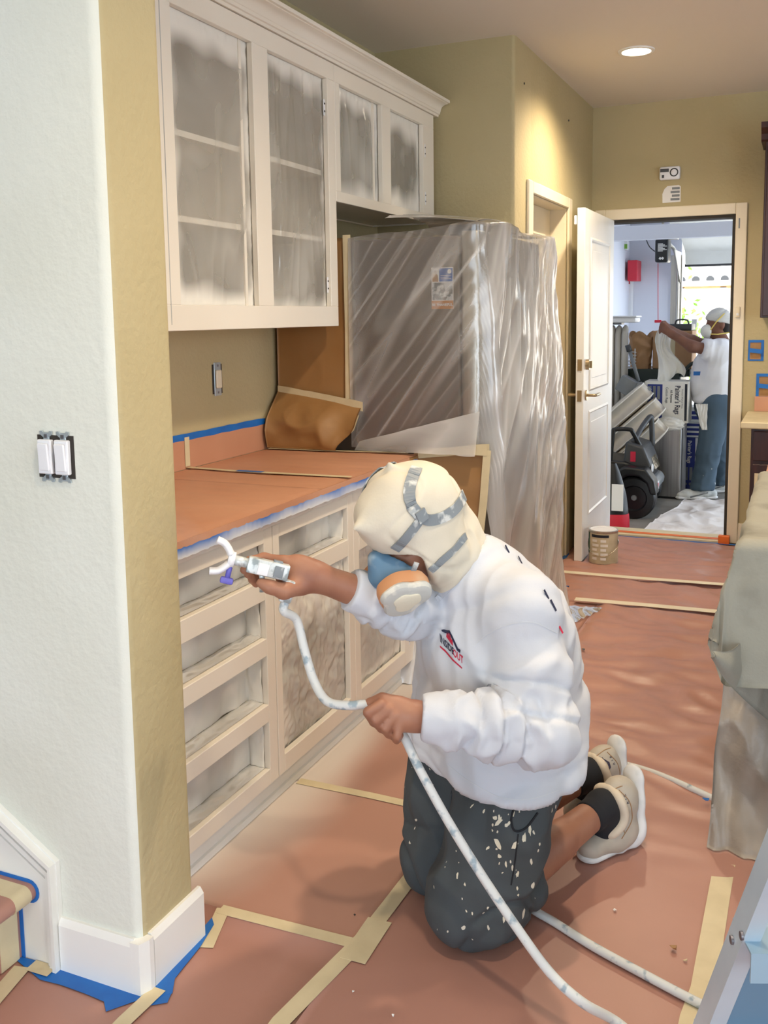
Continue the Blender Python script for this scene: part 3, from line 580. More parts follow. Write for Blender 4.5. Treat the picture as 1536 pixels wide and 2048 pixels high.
# kraft panel beside the worktop end
U, W = np.meshgrid(np.linspace(0, 1, 30), np.linspace(0, 1, 40), indexing='ij'); X = -1.39+(0.30-0.05*(1-W))*U; Z = 0.28+0.655*W
o = gridmesh('kraft_paper', np.stack([X, 3.405-0.015*ridge(np.stack([X*6, Z*5, X*0+8], -1))*W*(1-W)*4-0.02*(1-W), Z-0.0*U], -1), M['kraft'], thick=0.0008); tag(o, 'brown kraft paper hanging beside the worktop end behind the hood', 'paper')
strip3('panel_tape', [(-1.37, 3.395, 0.917), (-1.2, 3.388, 0.938), (-1.077, 3.382, 0.952)], (0, 0, 1), 0.034, M['tape'], 'tan tape along the top of the hanging kraft panel', norm=(0, -1, 0), sub=4, rag=0.002)
strip3('panel_tape', [(-1.085, 3.381, 0.945), (-1.10, 3.380, 0.75), (-1.13, 3.372, 0.45)], (1, 0, 0), 0.03, M['tape'], 'upright tan tape down the right edge of the hanging kraft panel', norm=(0, -1, 0), sub=5)
strip3('panel_tape', [(-1.145, 3.379, 0.945), (-1.085, 3.378, 0.945)], (0, 0, 1), 0.04, M['tape'], 'square tan tape patch on the kraft panel corner', norm=(0, -1, 0))
# draped film over the refrigerator
ns, nt = 230, 190
plan = np.array([(-1.665, 3.417), (-1.13, 3.410), (-1.108, 3.43), (-1.095, 3.9), (-1.10, 4.38), (-1.125, 4.43), (-1.24, 4.455)])
seg = np.concatenate([[0], np.cumsum(np.linalg.norm(np.diff(plan, axis=0), axis=1))]); tot = seg[-1]
s = np.linspace(0, tot, ns); PX = np.interp(s, seg, plan[:, 0]); PY = np.interp(s, seg, plan[:, 1])
Smat, Tm = np.meshgrid(s, np.linspace(0, 1, nt), indexing='ij')
bx = PX[:, None]+0*Tm; by = PY[:, None]+0*Tm
front = sstep(0.50, 0.60, Smat)                        # 0 on the side, 1 on the front
zbot = np.where(Smat < 0.56, 0.925, 0.0)+0.0; zbot = 0.925*(1-sstep(0.52, 0.62, Smat))+0.004
ztop = 1.752+0.045*sstep(0.2, 0.5, Smat)-0.01*sstep(0.7, 1.2, Smat)+0.012*np.sin(Smat*9)
rt = 0.80                                               # share of the height that is vertical; the rest lies over the top
tv = np.clip(Tm/rt, 0, 1); tp = np.clip((Tm-rt)/(1-rt), 0, 1)
Z = zbot+(ztop-zbot)*tv+0.01*np.sin(tp*math.pi)+0.03*tp*sstep(0.2, .5, Smat)
inward = np.stack([np.where(front > 0.5, -1.0, -0.0), np.where(front > 0.5, 0.0, 1.0)], -1)
nxv = front*1.0; nyv = -(1-front)*1.0
low = 1-tv
# billow: hangs away from the doors low down, tucked at the waist
bil = front*(0.03*np.sin(np.clip(tv, 0, 1)*math.pi)+0.05*low**1.5+0.05*low**4*sstep(0.9, 1.5, Smat))
diag = Smat*1.0-Z*0.75
f1 = ridge(np.stack([diag*5.5, (Smat+Z)*0.40, diag*0+3], -1)); f2 = ridge(np.stack([diag*9, (Smat+Z)*0.5, diag*0+9], -1))
vert = ridge(np.stack([(Smat-0.25*Z)*4.5, Z*0.8, Z*0+1], -1)); fine = ridge(np.stack([(Smat-0.3*Z)*24, Z*6, Z*0+5], -1))
disp = (1-front)*(0.007*f1+0.005*f2)+front*(0.014*vert+0.010*f1+0.004*fine*sstep(1.0, 1.4, Smat)+0.022*fbm(np.stack([Smat*3, Z*2.0, Z*0], -1), 2))
disp = disp*sstep(0, 0.03, Smat)
ov = 0.42*tp
X = bx+nxv*(bil+disp)-front*ov; Yy = by+nyv*disp*0.9-(1-front)*0.006*np.sin(tv*math.pi)+(1-front)*ov
Z = Z+tp*0.02*f2
keep = np.stack([X, Yy, Z], -1)
ff = gridmesh('fridge_film', keep, M['fridge_film'])
crest_glint = np.clip((f2-0.86)/0.14, 0, 1)*0.8+np.clip((f1-0.88)/0.12, 0, 1)*0.8  # highlights on the fold crests, painted in as whiteness
spr = 0.03+(1-front)*(0.25*crest_glint+0.35*(1-sstep(0.0, 0.10, Smat+0.03*f2)))+front*(0.20+0.50*low+0.9*np.clip(vert-0.75, 0, 1)+0.9*np.clip(f1-0.75, 0, 1)+0.9*np.clip(fine-0.7, 0, 1)*sstep(0.9, 1.3, Smat)+0.30*sstep(1.3, 1.5, Smat))+0.35*tp  # front: fold highlights and cool daylight painted in besides the milky film
set_attr(ff, np.clip(spr, 0, 0.95)); tag(ff, 'large clear plastic sheet draped over the refrigerator down to the floor', 'plastic film')
# loose film lying from the fridge onto the far end of the worktop
U, W = np.meshgrid(np.linspace(0, 1, 50), np.linspace(0, 1, 16), indexing='ij'); X = -1.62+0.50*U; Z = 0.925+(0.03+0.13*U)*W; Y = 3.345+0.055*W
p = np.stack([X*4-Z*5, Z*6, X*0], -1)
o = gridmesh('loose_film', np.stack([X, Y-0.01*ridge(p), Z+0.004*ridge(p*2)], -1), M['fridge_film']); set_attr(o, np.clip(0.22+0.3*ridge(p), 0, 1)); tag(o, 'loose band of film folded at the fridge foot above the worktop', 'plastic film')
U, W = np.meshgrid(np.linspace(0, 1, 20), np.linspace(0, 1, 40), indexing='ij'); X = -1.445+0.16*U; Z = 0.006+0.32*W; p = np.stack([X*20, Z*9, X*0+4], -1)
o = gridmesh('loose_film', np.stack([X, 3.412-0.05*(1-W)**2-0.012*ridge(p)-0.012, Z], -1), M['fridge_film']); set_attr(o, np.clip(0.75+0.3*ridge(p), 0, 1)); tag(o, 'white film bunched on the floor at the end of the base cabinets', 'plastic film')
# film lying on the floor by the fridge corner
U, W = np.meshgrid(np.linspace(0, 1, 40), np.linspace(0, 1, 30), indexing='ij')
A = onz(1085, 1140)*[1, 1, 0]+[0, 0, 0]; A = np.array([-1.09, 4.45, 0.0]); B_ = onz(1205, 1222); C_ = onz(1125, 1262); D_ = np.array([-1.08, 4.1, 0])
Q = (A[None, None]*((1-U)*(1-W))[..., None]+B_[None, None]*(U*(1-W))[..., None]+C_[None, None]*(U*W)[..., None]+D_[None, None]*((1-U)*W)[..., None])
p = np.stack([Q[..., 0]*14, Q[..., 1]*14, U*0], -1); Q[..., 2] = 0.006+np.clip(0.012*ridge(p)+0.03*(1-U), 0, 1)
o = gridmesh('floor_film', Q, M['fridge_film']); set_attr(o, np.clip(0.35+0.4*ridge(p), 0, 1)); tag(o, 'corner of plastic film spread on the floor by the fridge', 'plastic film')
# ------------------------------------------------------------------ paper and tape on the floor
def fsheet(label, x0, x1, y0, y1, seed, amp, k=0, dens=28, wl=(3.4, 13), spray=False):
    n = (max(12, int((x1-x0)*dens)), max(12, int((y1-y0)*dens)))
    U, W = np.meshgrid(np.linspace(0, 1, n[0]), np.linspace(0, 1, n[1]), indexing='ij'); X = x0+(x1-x0)*U; Y = y0+(y1-y0)*W
    e = np.minimum(np.minimum(U, 1-U)*(x1-x0), np.minimum(W, 1-W)*(y1-y0))
    wq = np.stack([X*1.7, Y*1.7, X*0+seed+4], -1); sk = Y+0.16*X+0.10*noise(wq)+0.04*noise(wq*2.7)
    p = np.stack([X*wl[0], sk*wl[1], X*0+seed], -1)
    far = sstep(2.2, 3.4, Y)
    d = amp*sstep(0, 0.06, e)*far*np.clip(0.45+0.8*ridge(p*[1, 0.55, 1])+0.30*ridge(p*[1.7, 1.3, 1]), 0, 2)
    o = gridmesh('floor_paper', np.stack([X, Y, 0.0005*k+d], -1), M['rosin' if not spray else 'rosin_sprayed'], thick=0.0004); tag(o, label, 'floor paper')
    if spray:
        s_ = sstep(0.24, 0.02, (X+1.436)+0.12*noise(np.stack([X*3, Y*2.2, X*0], -1))+0.10*sstep(2.0, 1.75, Y))*0.75; set_attr(o, np.concatenate([s_.ravel(), s_.ravel()]))
    return o
fsheet('red rosin paper along the base cabinets behind the painter', -1.436, -0.92, 2.49, 4.05, 1.0, 0.004, 1, 44, spray=True)
fsheet('red rosin paper between column and kneeling painter', -1.436, -0.92, 1.845, 2.49, 2.0, 0.0, 1, 60, spray=True)
fsheet('red rosin paper in the foreground before the column', -2.6, -0.92, -0.4, 1.845, 3.0, 0.0, 1, 10)
fsheet('long red rosin paper sheet under the painter running up the hall', -0.92, 0.0, -0.4, 4.67, 4.0, 0.019, 1, 48)
fsheet('red rosin paper on the floor right of the island', 0.0, 1.6, -0.4, 4.67, 5.0, 0.0, 2, 10)
fsheet('red rosin paper by the fridge front', -1.12, -0.92, 4.05, 4.67, 6.0, 0.003, 2)
fsheet('narrow red rosin paper strip between the two hall tapes', -1.30, 1.0, 4.67, 5.16, 7.0, 0.017, 1, 48)
fsheet('wrinkled red rosin paper in front of the garage doorway', -1.30, 1.0, 5.16, 6.15, 8.0, 0.020, 2, 48)
ZT = 0.0022
def ftape(label, pix, wid, m=M['tape'], z=ZT, wdir=None, rag=0.0, name='floor_tape', sub=4):
    P = np.array([onz(*q)*[1, 1, 0]+[0, 0, z] for q in pix]); d = P[-1]-P[0]
    wd = (-d[1], d[0], 0) if wdir is None else wdir
    return strip3(name, P, wd, wid, m, label, rag=rag, sub=sub)
ftape('short tan tape end pointing at the column baseboard', [(447, 1818), (412, 1897)], 0.034)
ftape('tan tape joining the column corner to the long seam', [(440, 1820), (705, 1888)], 0.034, z=ZT+0.0006)
ftape('long tan seam tape running from the painter\'s knee to the front', [(846, 1725), (735, 1870), (562, 2045), (380, 2300)], 0.042, z=ZT+0.0012)
ftape('wide tan tape patch where two seams meet before the painter', [(760, 1843), (705, 1925)], 0.062, z=ZT+0.0018)
ftape('tan tape reaching from the base cabinets to the painter\'s thigh', [(597, 1563), (740, 1592), (838, 1614)], 0.034)
ftape('tan tape on the right floor seam beside the ladder', [(1466, 1638), (1440, 1780), (1405, 1990)], 0.052, z=ZT)
ftape('lower tan tape end under the ladder rail', [(1412, 1963), (1385, 2040), (1370, 2120)], 0.05, z=ZT+0.0006)
ftape('tan tape crossing the blue tape at the column foot', [(318, 1982), (250, 2046), (190, 2110)], 0.036, z=ZT+0.0035)
ftape('far tape, paled by garage light, across the hall floor near the paint can', [(1096, 1149), (1270, 1164), (1455, 1178)], 0.05, M['garage_lit_tape'], z=0.024)
ftape('nearer tape, paled by garage light, across the hall floor by the film corner', [(1150, 1207), (1290, 1219), (1438, 1233)], 0.055, M['garage_lit_tape'], z=0.024)
ftape('short tan tape by the hall door frame, left one', [(1118, 1121), (1090, 1147)], 0.035, z=0.006)
ftape('short tan tape by the hall door frame, right one', [(1142, 1117), (1118, 1150)], 0.035, z=0.006)
ftape('blue tape piece on the floor beside the hall door frame', [(1138, 1108), (1118, 1128)], 0.03, M['blue_tape'], z=0.005)
# blue tape hugging the column baseboard, torn outer edge
def bluepoly(name, label, pix, z):
    P = np.array([onz(*q) for q in pix]); o = prism(name, [(a, b) for a, b, _ in P], z, z+0.0005, M['blue_tape']); return tag(o, label, 'tape')
bluepoly('floor_tape', 'blue tape on the floor along the stair side of the column', [(20, 1912), (135, 1938), (280, 1984), (300, 1975), (345, 1985), (335, 2008), (300, 2014), (280, 2002), (212, 2026), (208, 2006), (170, 1990), (120, 1972), (80, 1962)], ZT+0.0012)
bluepoly('floor_tape', 'blue tape on the floor along the kitchen side of the column', [(284, 1982), (300, 1962), (398, 1868), (424, 1838), (428, 1852), (402, 1895), (350, 1960), (345, 1990), (320, 1996)], ZT+0.0018)
# threshold: orange tape and its protective strip
t = box('threshold', GX0-0.04, GX1+0.02, YD-0.06, YD+0.125, 0.0, 0.022, M['tape'], bev=0.006); tag(t, 'taped threshold of the garage doorway', 'threshold')
o = strip3('threshold_tape', [(GX0, YD-0.012, 0.0235), (GX1, YD-0.012, 0.0235)], (0, 1, 0), 0.05, M['orange_tape'], 'bright orange tape along the garage threshold', sub=12, rag=0.002)
o = box('threshold_tape', GX1-0.045, GX1+0.022, YD-0.075, YD-0.03, 0.001, 0.055, M['orange_tape'], bev=0.003); tag(o, 'folded orange tape at the right foot of the door casing', 'tape')
ftape('blue tape line in front of the garage threshold', [(1236, 1074), (1476, 1092)], 0.03, M['blue_tape'], z=0.006)
# scraps and scuffs on the paper
def scrap(label, px, py, sz, m, a=0.0, lift=0.004):
    c = onz(px, py); rr = np.random.RandomState(int(px*3+py))
    zb = 0.003 if c[1] < 2.5 else 0.026
    pts = [(c[0]+sz*(0.6+0.5*rr.rand())*math.cos(t+a)*(1.3 if k % 2 else 0.8), c[1]+sz*(0.5+0.5*rr.rand())*math.sin(t+a), zb+lift*rr.rand()) for k, t in enumerate(np.linspace(0, 6.28, 6, endpoint=False))]
    top = [(p[0]*1, p[1]*1, p[2]+0.0012) for p in pts]
    V = pts+top; n = 6; F = [list(range(n))[::-1], list(range(n, 2*n))]+[[i, (i+1) % n, n+(i+1) % n, n+i] for i in range(n)]
    o = obj('scrap', V, F, m); tag(o, label, 'scrap'); return o
scrap('blue tape scrap on the paper near the island foot', 1413, 1617, 0.009, M['blue_tape'])
scrap('white paint flake near the ladder rail', 1489, 1699, 0.006, M['paper_white'])
scrap('white paint flake right of the near shoe shadow', 1230, 1824, 0.005, M['paper_white'])
scrap('brown curl of paper low on the floor', 1347, 1903, 0.009, M['kraft'], lift=0.01)
scrap('pale scrap beside the brown paper curl', 1371, 1925, 0.005, M['tape'])
scrap('dark grey scrap on the hall paper', 1167, 1311, 0.010, M['dark_grey_plastic'])
scrap('blue tape scrap near the paint can, farther one', 1133, 1186, 0.016, M['blue_tape'], lift=0.02)
scrap('blue tape scrap near the floor film, closer one', 1128, 1198, 0.012, M['blue_tape'], lift=0.01)
scrap('tiny white flake on the near paper', 707, 1987, 0.003, M['paper_white'])
scrap('tiny white flake at the front edge of the paper', 786, 2035, 0.003, M['paper_white'])
scrap('tiny dark speck near the long seam tape', 710, 1833, 0.003, M['dark_gap'])
# ------------------------------------------------------------------ hall and right-hand side
# recessed ceiling light (the lamp carries its own light)
mat('lamp_glow', (1, 0.9, 0.75, 1), 0.5, emit=(1.0, 0.86, 0.66, 1), estr=14)
def downlight(label, x, y, energy=38, vis=True):
    t = thing('ceiling_light', label, 'ceiling light', (x, y, CEIL-0.012), 'recessed ceiling lights')
    lathe('trim_ring', [(0.068, 0.0), (0.072, -0.008), (0.088, -0.006), (0.090, 0.0)], M['white_trim'], t, 32, (x, y, CEIL-0.0005))
    lathe('lens', [(0.0005, -0.006), (0.04, -0.006), (0.069, -0.003)], M['lamp_glow'], t, 32, (x, y, CEIL-0.0005))
    l = light('downlight_beam', 'SPOT', (x, y, CEIL-0.03), energy, (1.0, 0.81, 0.58), 0.045, spot_size=math.radians(150), spot_blend=0.9)
    l.parent = t; l.location = (0, 0, -0.02)
    return t
downlight('round recessed ceiling light glowing over the hall', -0.835, 5.02, 120)
downlight('recessed ceiling light over the aisle before the base cabinets', -0.45, 2.55, 100)
downlight('recessed ceiling light over the island', 0.9, 3.2, 60)
downlight('recessed ceiling light over the near end of the aisle', -0.35, 0.9, 70)
# thermostat-like alarm over the doorway
p0, p1 = ony(1320, 336, YD), ony(1361, 360, YD); x0, x1, z0, z1 = p0[0], p1[0], 2.262, 2.343
t = thing('wall_alarm', 'white rounded alarm with round button on the wall above the doorway', 'alarm', ((x0+x1)/2, YD, z0))
box('case', x0, x1, YD-0.03, YD-0.001, z0, z1, M['white_plastic'], t, 0.012, 3)
box('display', x0+0.006, x0+0.058, YD-0.0315, YD-0.029, z1-0.034, z1-0.014, M['dark_grey_plastic'], t)
lathe('button_ring', [(0.019, 0), (0.021, -0.003), (0.025, -0.003), (0.026, 0)], M['black_plastic'], t, 24, (x1-0.036, YD-0.0305, (z0+z1)/2+0.002), 'y')
lathe('button', [(0.0005, -0.002), (0.015, -0.002), (0.0185, 0)], M['white_plastic'], t, 24, (x1-0.036, YD-0.0305, (z0+z1)/2+0.002), 'y')
box('sounder', x0+0.016, x0+0.03, YD-0.0315, YD-0.029, z0+0.012, z0+0.03, M['dark_grey_plastic'], t)
# torn paper left under it
p0, p1 = ony(1325, 372, YD), ony(1361, 404, YD)
t = thing('torn_label', 'torn white paper label on the wall under the alarm', 'label', ((p0[0]+p1[0])/2, YD, p1[2]))
prism('paper', [(p0[0]+0.002, p1[2]), (p1[0], p1[2]+0.002), (p1[0], p0[2]-0.01), (p1[0]-0.012, p0[2]), (p0[0]+0.03, p0[2]-0.003), (p0[0]+0.012, p0[2]-0.02), (p0[0], p0[2]-0.05)], YD-0.0015, YD-0.0003, M['paper_white'], t, axis='y')
for k in range(4): box('print_block', p0[0]+0.05+0.008*(k % 2), p1[0]-0.006, YD-0.0022, YD-0.0014, p1[2]+0.012+k*0.022, p1[2]+0.026+k*0.022, M['grey_plastic'], t)
# two screw anchors left in the hall wall
for k, (a, b, w_) in enumerate(((1048, 167, 'upper'), (1137, 241, 'lower'))):
    p = onx(a, b, XH); lathe_o = lathe('wall_anchor', [(0.0005, 0.004), (0.005, 0.004), (0.006, 0.0)], M['dark_gap'], None, 10, (p[0], p[1], p[2]), 'x'); tag(lathe_o, '%s dark screw hole in the lamp-lit hall wall' % w_, 'anchor')
# doorbell-like switch on the door casing
p = ony(1476, 624, YD)
t = thing('door_button', 'small beige push button on the right door casing', 'button', (p[0], YD-0.02, p[2]-0.03)); box('plate', p[0]-0.013, p[0]+0.013, YD-0.03, YD-0.0185, p[2]-0.033, p[2]+0.033, M['cream_trim'], t, 0.004, 2); box('push', p[0]-0.007, p[0]+0.007, YD-0.033, YD-0.029, p[2]-0.022, p[2]-0.006, M['white_plastic'], t, 0.002)
p = ony(1479, 447, YD); o = box('strike_plate', p[0]-0.004, p[0]+0.004, YD-0.0205, YD-0.018, p[2]-0.03, p[2]+0.03, M['grey_plastic']); tag(o, 'slim metal strike at the top of the right casing', 'strike')
# masked outlets right of the doorway
def masked(label, a, b, c, d):
    p0, p1 = ony(a, b, YD), ony(c, d, YD)
    t = thing('masked_outlet', label, 'outlet', ((p0[0]+p1[0])/2, YD, p1[2])); x0, x1, z0, z1 = p0[0], p1[0], p1[2], p0[2]
    box('tape_border', x0, x1, YD-0.004, YD-0.0005, z0, z1, M['blue_tape'], t, 0.001)
    n = 14; U, W = np.meshgrid(np.linspace(0, 1, n), np.linspace(0, 1, n), indexing='ij'); X = x0+(x1-x0)*(0.12+0.7*U); Z = z0+(z1-z0)*(0.08+0.8*W)
    gridmesh('paper', np.stack([X, YD-0.006-0.012*np.sin(U*math.pi)*np.sin(W*math.pi)*(0.6+0.4*ridge(np.stack([X*40, Z*40, X*0], -1))), Z], -1), M['kraft'], t, thick=0.0006)
    strip3('tape_band', [((x0+0.08*(x1-x0)), YD-0.02, z0+0.52*(z1-z0)), (x1-0.1*(x1-x0), YD-0.02, z0+0.45*(z1-z0))], (0, 0, 1), 0.026, M['blue_tape'], parent=t, norm=(0, -1, 0))
masked('kraft and blue tape masking on the outlet right of the doorway', 1497, 680, 1527, 722)
masked('larger kraft and blue tape masking above the far counter', 1513, 747, 1560, 797)
# far base unit and wall unit in dark wood, on the end wall
t = thing('dark_wall_cabinet', 'dark wood wall cabinet at the right edge beside the doorway', 'cabinet', (0.1, 6.1, 1.4))
box('body', -0.262, 0.5, 5.95, YD-0.001, 1.41, 2.40, M['dark_wood'], t, 0.003)
prism('crown', [(5.95, 2.40), (5.94, 2.41), (5.93, 2.44), (5.90, 2.47), (5.89, 2.50), (YD-0.002, 2.50), (YD-0.002, 2.40)], -0.285, 0.5, M['dark_wood'], t, axis='x')
for x in (-0.25, 0.12): box('door', x, x+0.355, 5.932, 5.949, 1.42, 2.38, M['dark_wood'], t, 0.003)
t = thing('dark_base_cabinet', 'dark wood base cabinet under the far counter', 'cabinet', (0.1, 5.95, 0))
box('body', -0.275, 0.5, 5.66, YD-0.016, 0.1, 0.80, M['dark_wood'], t, 0.003); box('toe_kick', -0.26, 0.5, 5.72, YD-0.02, 0.02, 0.1, M['dark_wood'], t)
for x in (-0.262, 0.125): box('door', x, x+0.37, 5.64, 5.659, 0.12, 0.60, M['dark_wood'], t, 0.003)
for x in (-0.262, 0.125): box('drawer', x, x+0.37, 5.64, 5.659, 0.62, 0.785, M['dark_wood'], t, 0.003)
box('masked_panel', -0.25, -0.2, 5.636, 5.6395, 0.35, 0.55, M['tape'], t)
o = box('far_counter', -0.33, 0.5, 5.62, YD-0.001, 0.80, 0.838, M['tape'], bev=0.006); tag(o, 'far counter wrapped in tan tape by the doorway', 'worktop')
o = box('far_backsplash', -0.29, 0.5, YD-0.02, YD-0.001, 0.84, 0.93, M['rosin_orange']); tag(o, 'red paper backsplash strip behind the far counter', 'paper')
# island under its drop cloth
t = thing('island', 'kitchen island hidden under a stained canvas drop cloth', 'island', (0.5, 3.3, 0))
box('body', -0.06, 1.1, 2.72, 4.2, 0.1, 0.875, M['dark_wood'], t, 0.003); box('toe_kick', 0.0, 1.05, 2.78, 4.15, 0.004, 0.1, M['dark_wood'], t)
box('worktop', -0.115, 1.15, 2.29, 4.3, 0.876, 0.915, M['rosin_orange'], t, 0.004)
for x in (-0.04, 0.35, 0.74): box('panel', x, x+0.36, 2.705, 2.719, 0.13, 0.84, M['dark_wood'], t, 0.003)
# canvas: top, side fall and front fall with a flared corner
nu, nv = 90, 110
U, W = np.meshgrid(np.linspace(-0.32, 0.62, nu), np.linspace(-0.34, 1.05, nv), indexing='ij')   # metres past the left edge / past the near edge (negative = hanging)
xl, yl, zt = -0.125, 2.275, 0.922
hx = np.clip(-U, 0, 1); hy = np.clip(-W, 0, 1)
fall = np.maximum(hx, hy)
p = np.stack([U*5, W*5, U*0+2], -1)
ang = np.arctan2(hy, hx+1e-6); corner = np.minimum(hx, hy)
X = xl+np.clip(U, 0, 9)-0.10*corner-0.035*np.sqrt(hx*0.6)-0.05*hy*sstep(0.35, 0, np.clip(U, 0, 1))
Y = yl+np.clip(W, 0, 9)-0.08*corner-0.06*np.sqrt(hy)*0.7
Z = zt-fall*0.96+0.25*corner
side = (hx > hy); X = X-np.where(side, 0.02*np.sin(W*9+1)*hx*3, 0); Y = Y-np.where(~side, 0.03*np.sin(U*11+2)*hy*3, 0)
Z = Z+0.006*ridge(p)*(fall == 0)+0.004; Y = Y-0.012*ridge(p)*(hy > 0); X = X-0.008*ridge(p)*(hx > 0)*side
o = gridmesh('drop_cloth', np.stack([X, Y, Z], -1), M['dropcloth'], thick=0.0015); tag(o, 'stained grey canvas drop cloth hanging over the island corner', 'drop cloth')
n = 30; ca = spline([at(1424, 1303, 2.02), at(1462, 1300, 2.10), at(1512, 1268, 2.30), at(1548, 1345, 2.40)], 10); cb = spline([at(1422, 1313, 2.02), at(1455, 1365, 2.12), at(1500, 1410, 2.28), at(1550, 1452, 2.42)], 10)
W = np.linspace(0, 1, 16)[None, :, None]; P = ca[:, None, :]*(1-W)+cb[:, None, :]*W; P = P-np.array(_fw)*0.02*np.sin(W*math.pi)+np.array(_fw)*0.012*ridge(P*9)[..., None]*np.sin(W*math.pi)
gridmesh('folded_flap', P, M['dropcloth'], o, thick=0.0015)
# dull sheet hanging from under it to the floor
nu, nv = 60, 60; U, W = np.meshgrid(np.linspace(0, 1, nu), np.linspace(0, 1, nv), indexing='ij')
X = -0.175+0.55*U-0.03*(1-W)*(1-U); Y = 2.70-0.10*(1-W)**2*U*1.2-0.02+0.10*(1-U)**2*0; Z = 0.01+0.66*W
p = np.stack([X*9, Z*3.5, X*0], -1); Y = Y-0.030*ridge(p)-0.02*fbm(p*1.7, 2)-0.09*(1-W)**3; X = X+0.02*fbm(p, 2)*(1-W)
o = gridmesh('hanging_sheet', np.stack([X, Y, Z], -1), M['old_film'], thick=0.001); tag(o, 'dull wrinkled plastic sheet hanging from the island to the floor', 'plastic film')
pp = np.array([onz(*q) for q in ((1466, 1612), (1500, 1660), (1528, 1682), (1560, 1690), (1600, 1640), (1536, 1600))]); o = prism('sheet_hem', [(a, b) for a, b, _ in pp], 0.003, 0.006, M['dropcloth']); tag(o, 'hem of grey cloth on the floor at the island foot', 'drop cloth')
# paint can
c = onz(1206, 1128); c[2] = 0.012
t = thing('paint_can', 'paint can with printed label standing before the open door', 'paint can', c); Rr, Hc = 0.083, 0.195
mat('can_label', S(206, 196, 168), 0.5, col2=S(176, 164, 134), nscale=9); mat('can_green', S(38, 92, 74), 0.4)
lathe('body', [(0.0005, 0), (Rr*0.98, 0), (Rr, 0.004), (Rr, Hc-0.004), (Rr+0.002, Hc), (Rr-0.004, Hc+0.003), (Rr-0.010, Hc-0.004), (0.0005, Hc-0.004)], M['steel'], t, 40, c)
def band(name, z0, z1, a0, a1, m, rr=Rr+0.0008, n=24):
    A = np.linspace(a0, a1, n); P = np.stack([np.stack([c[0]+rr*np.cos(A), c[1]+rr*np.sin(A), np.full(n, c[2]+z)], -1) for z in (z0, z1)], 0); return gridmesh(name, P, m, t)
band('paper_label', 0.008, Hc-0.012, -math.pi*0.83, math.pi*0.5, M['can_label']); band('green_label', 0.06, Hc-0.012, -math.pi*0.98, -math.pi*0.80, M['can_green'], Rr+0.0012)
band('title_bar', Hc-0.034, Hc-0.018, -math.pi*0.72, -math.pi*0.32, M['ink'], Rr+0.0014)
for k in range(5):
    for a0 in (-0.70, -0.50): band('text_block', 0.03+k*0.026, 0.045+k*0.026, math.pi*a0, math.pi*(a0+0.12+0.04*(k % 2)), M['paper_white'], Rr+0.0014, 8)
lathe('lid', [(0.0005, -0.002), (Rr-0.018, -0.002), (Rr-0.014, 0.003), (Rr-0.008, 0.003), (Rr-0.006, 0)], M['white_plastic'], t, 40, (c[0], c[1], c[2]+Hc))
def cyl(a, z, r=Rr+0.004): return (c[0]+r*math.cos(a), c[1]+r*math.sin(a), c[2]+z)
tube('bail_handle', spline([cyl(-math.pi*0.93, 0.12), cyl(-2.5, 0.085, Rr+0.006), cyl(-1.9, 0.06, Rr+0.008), cyl(-1.2, 0.06, Rr+0.012), cyl(-0.5, 0.10, Rr+0.014), cyl(0.0, 0.13)], 8), 0.0016, M['chrome'], t, 6)
for a in (-math.pi*0.93, 0.0): lathe('ear', [(0.0005, 0.006), (0.012, 0.004), (0.016, 0)], M['steel'], t, 14, cyl(a, 0.125, Rr+0.001), 'x')
# wall switch pair with the cover removed, on the stair wall
p0, p1 = ony(75, 865, ya), ony(152, 962, ya); xm, zm = (p0[0]+p1[0])/2, (p0[2]+p1[2])/2
t = thing('double_switch', 'pair of white rocker switches without cover plate on the pale wall', 'switch', (xm, ya, zm-0.05))
hw, hh = (p1[0]-p0[0])/2, (p0[2]-p1[2])/2
box('wall_box', xm-hw, xm+hw, ya-0.0015, ya+0.0005, zm-hh+0.004, zm+hh-0.004, M['dark_gap'], t)
for s_ in (-1, 1):
    cx_ = xm+s_*hw*0.46
    yk = box('yoke', cx_-0.008, cx_+0.008, ya-0.004, ya-0.0015, zm-hh-0.002, zm+hh+0.002, M['switch_metal'], t, 0.001)
    for sz in (-1, 1):
        zc = zm+sz*(hh-0.002)
        for sx in (-1, 1):
            pr = [(cx_+sx*0.008, zc-sz*0.006), (cx_+sx*0.016, zc+sz*0.000), (cx_+sx*0.017, zc+sz*0.006), (cx_+sx*0.010, zc+sz*0.007), (cx_+sx*0.004, zc-sz*0.001)]
            prism('plaster_ear', pr, ya-0.0045, ya-0.002, M['switch_metal'], yk, axis='y')
        box('screw', cx_-0.004, cx_+0.004, ya-0.006, ya-0.003, zc-sz*0.004-0.004, zc-sz*0.004+0.004, M['rivet'], yk)
    bo = box('switch_body', cx_-0.0185, cx_+0.0185, ya-0.012, ya-0.0015, zm-0.036, zm+0.036, M['white_plastic'], t, 0.002)
    box('rocker', cx_-0.0135, cx_+0.0135, ya-0.017, ya-0.011, zm-0.029, zm+0.029, M['white_plastic'], bo, 0.002, rot=Matrix.Rotation(math.radians(4), 3, 'X'))
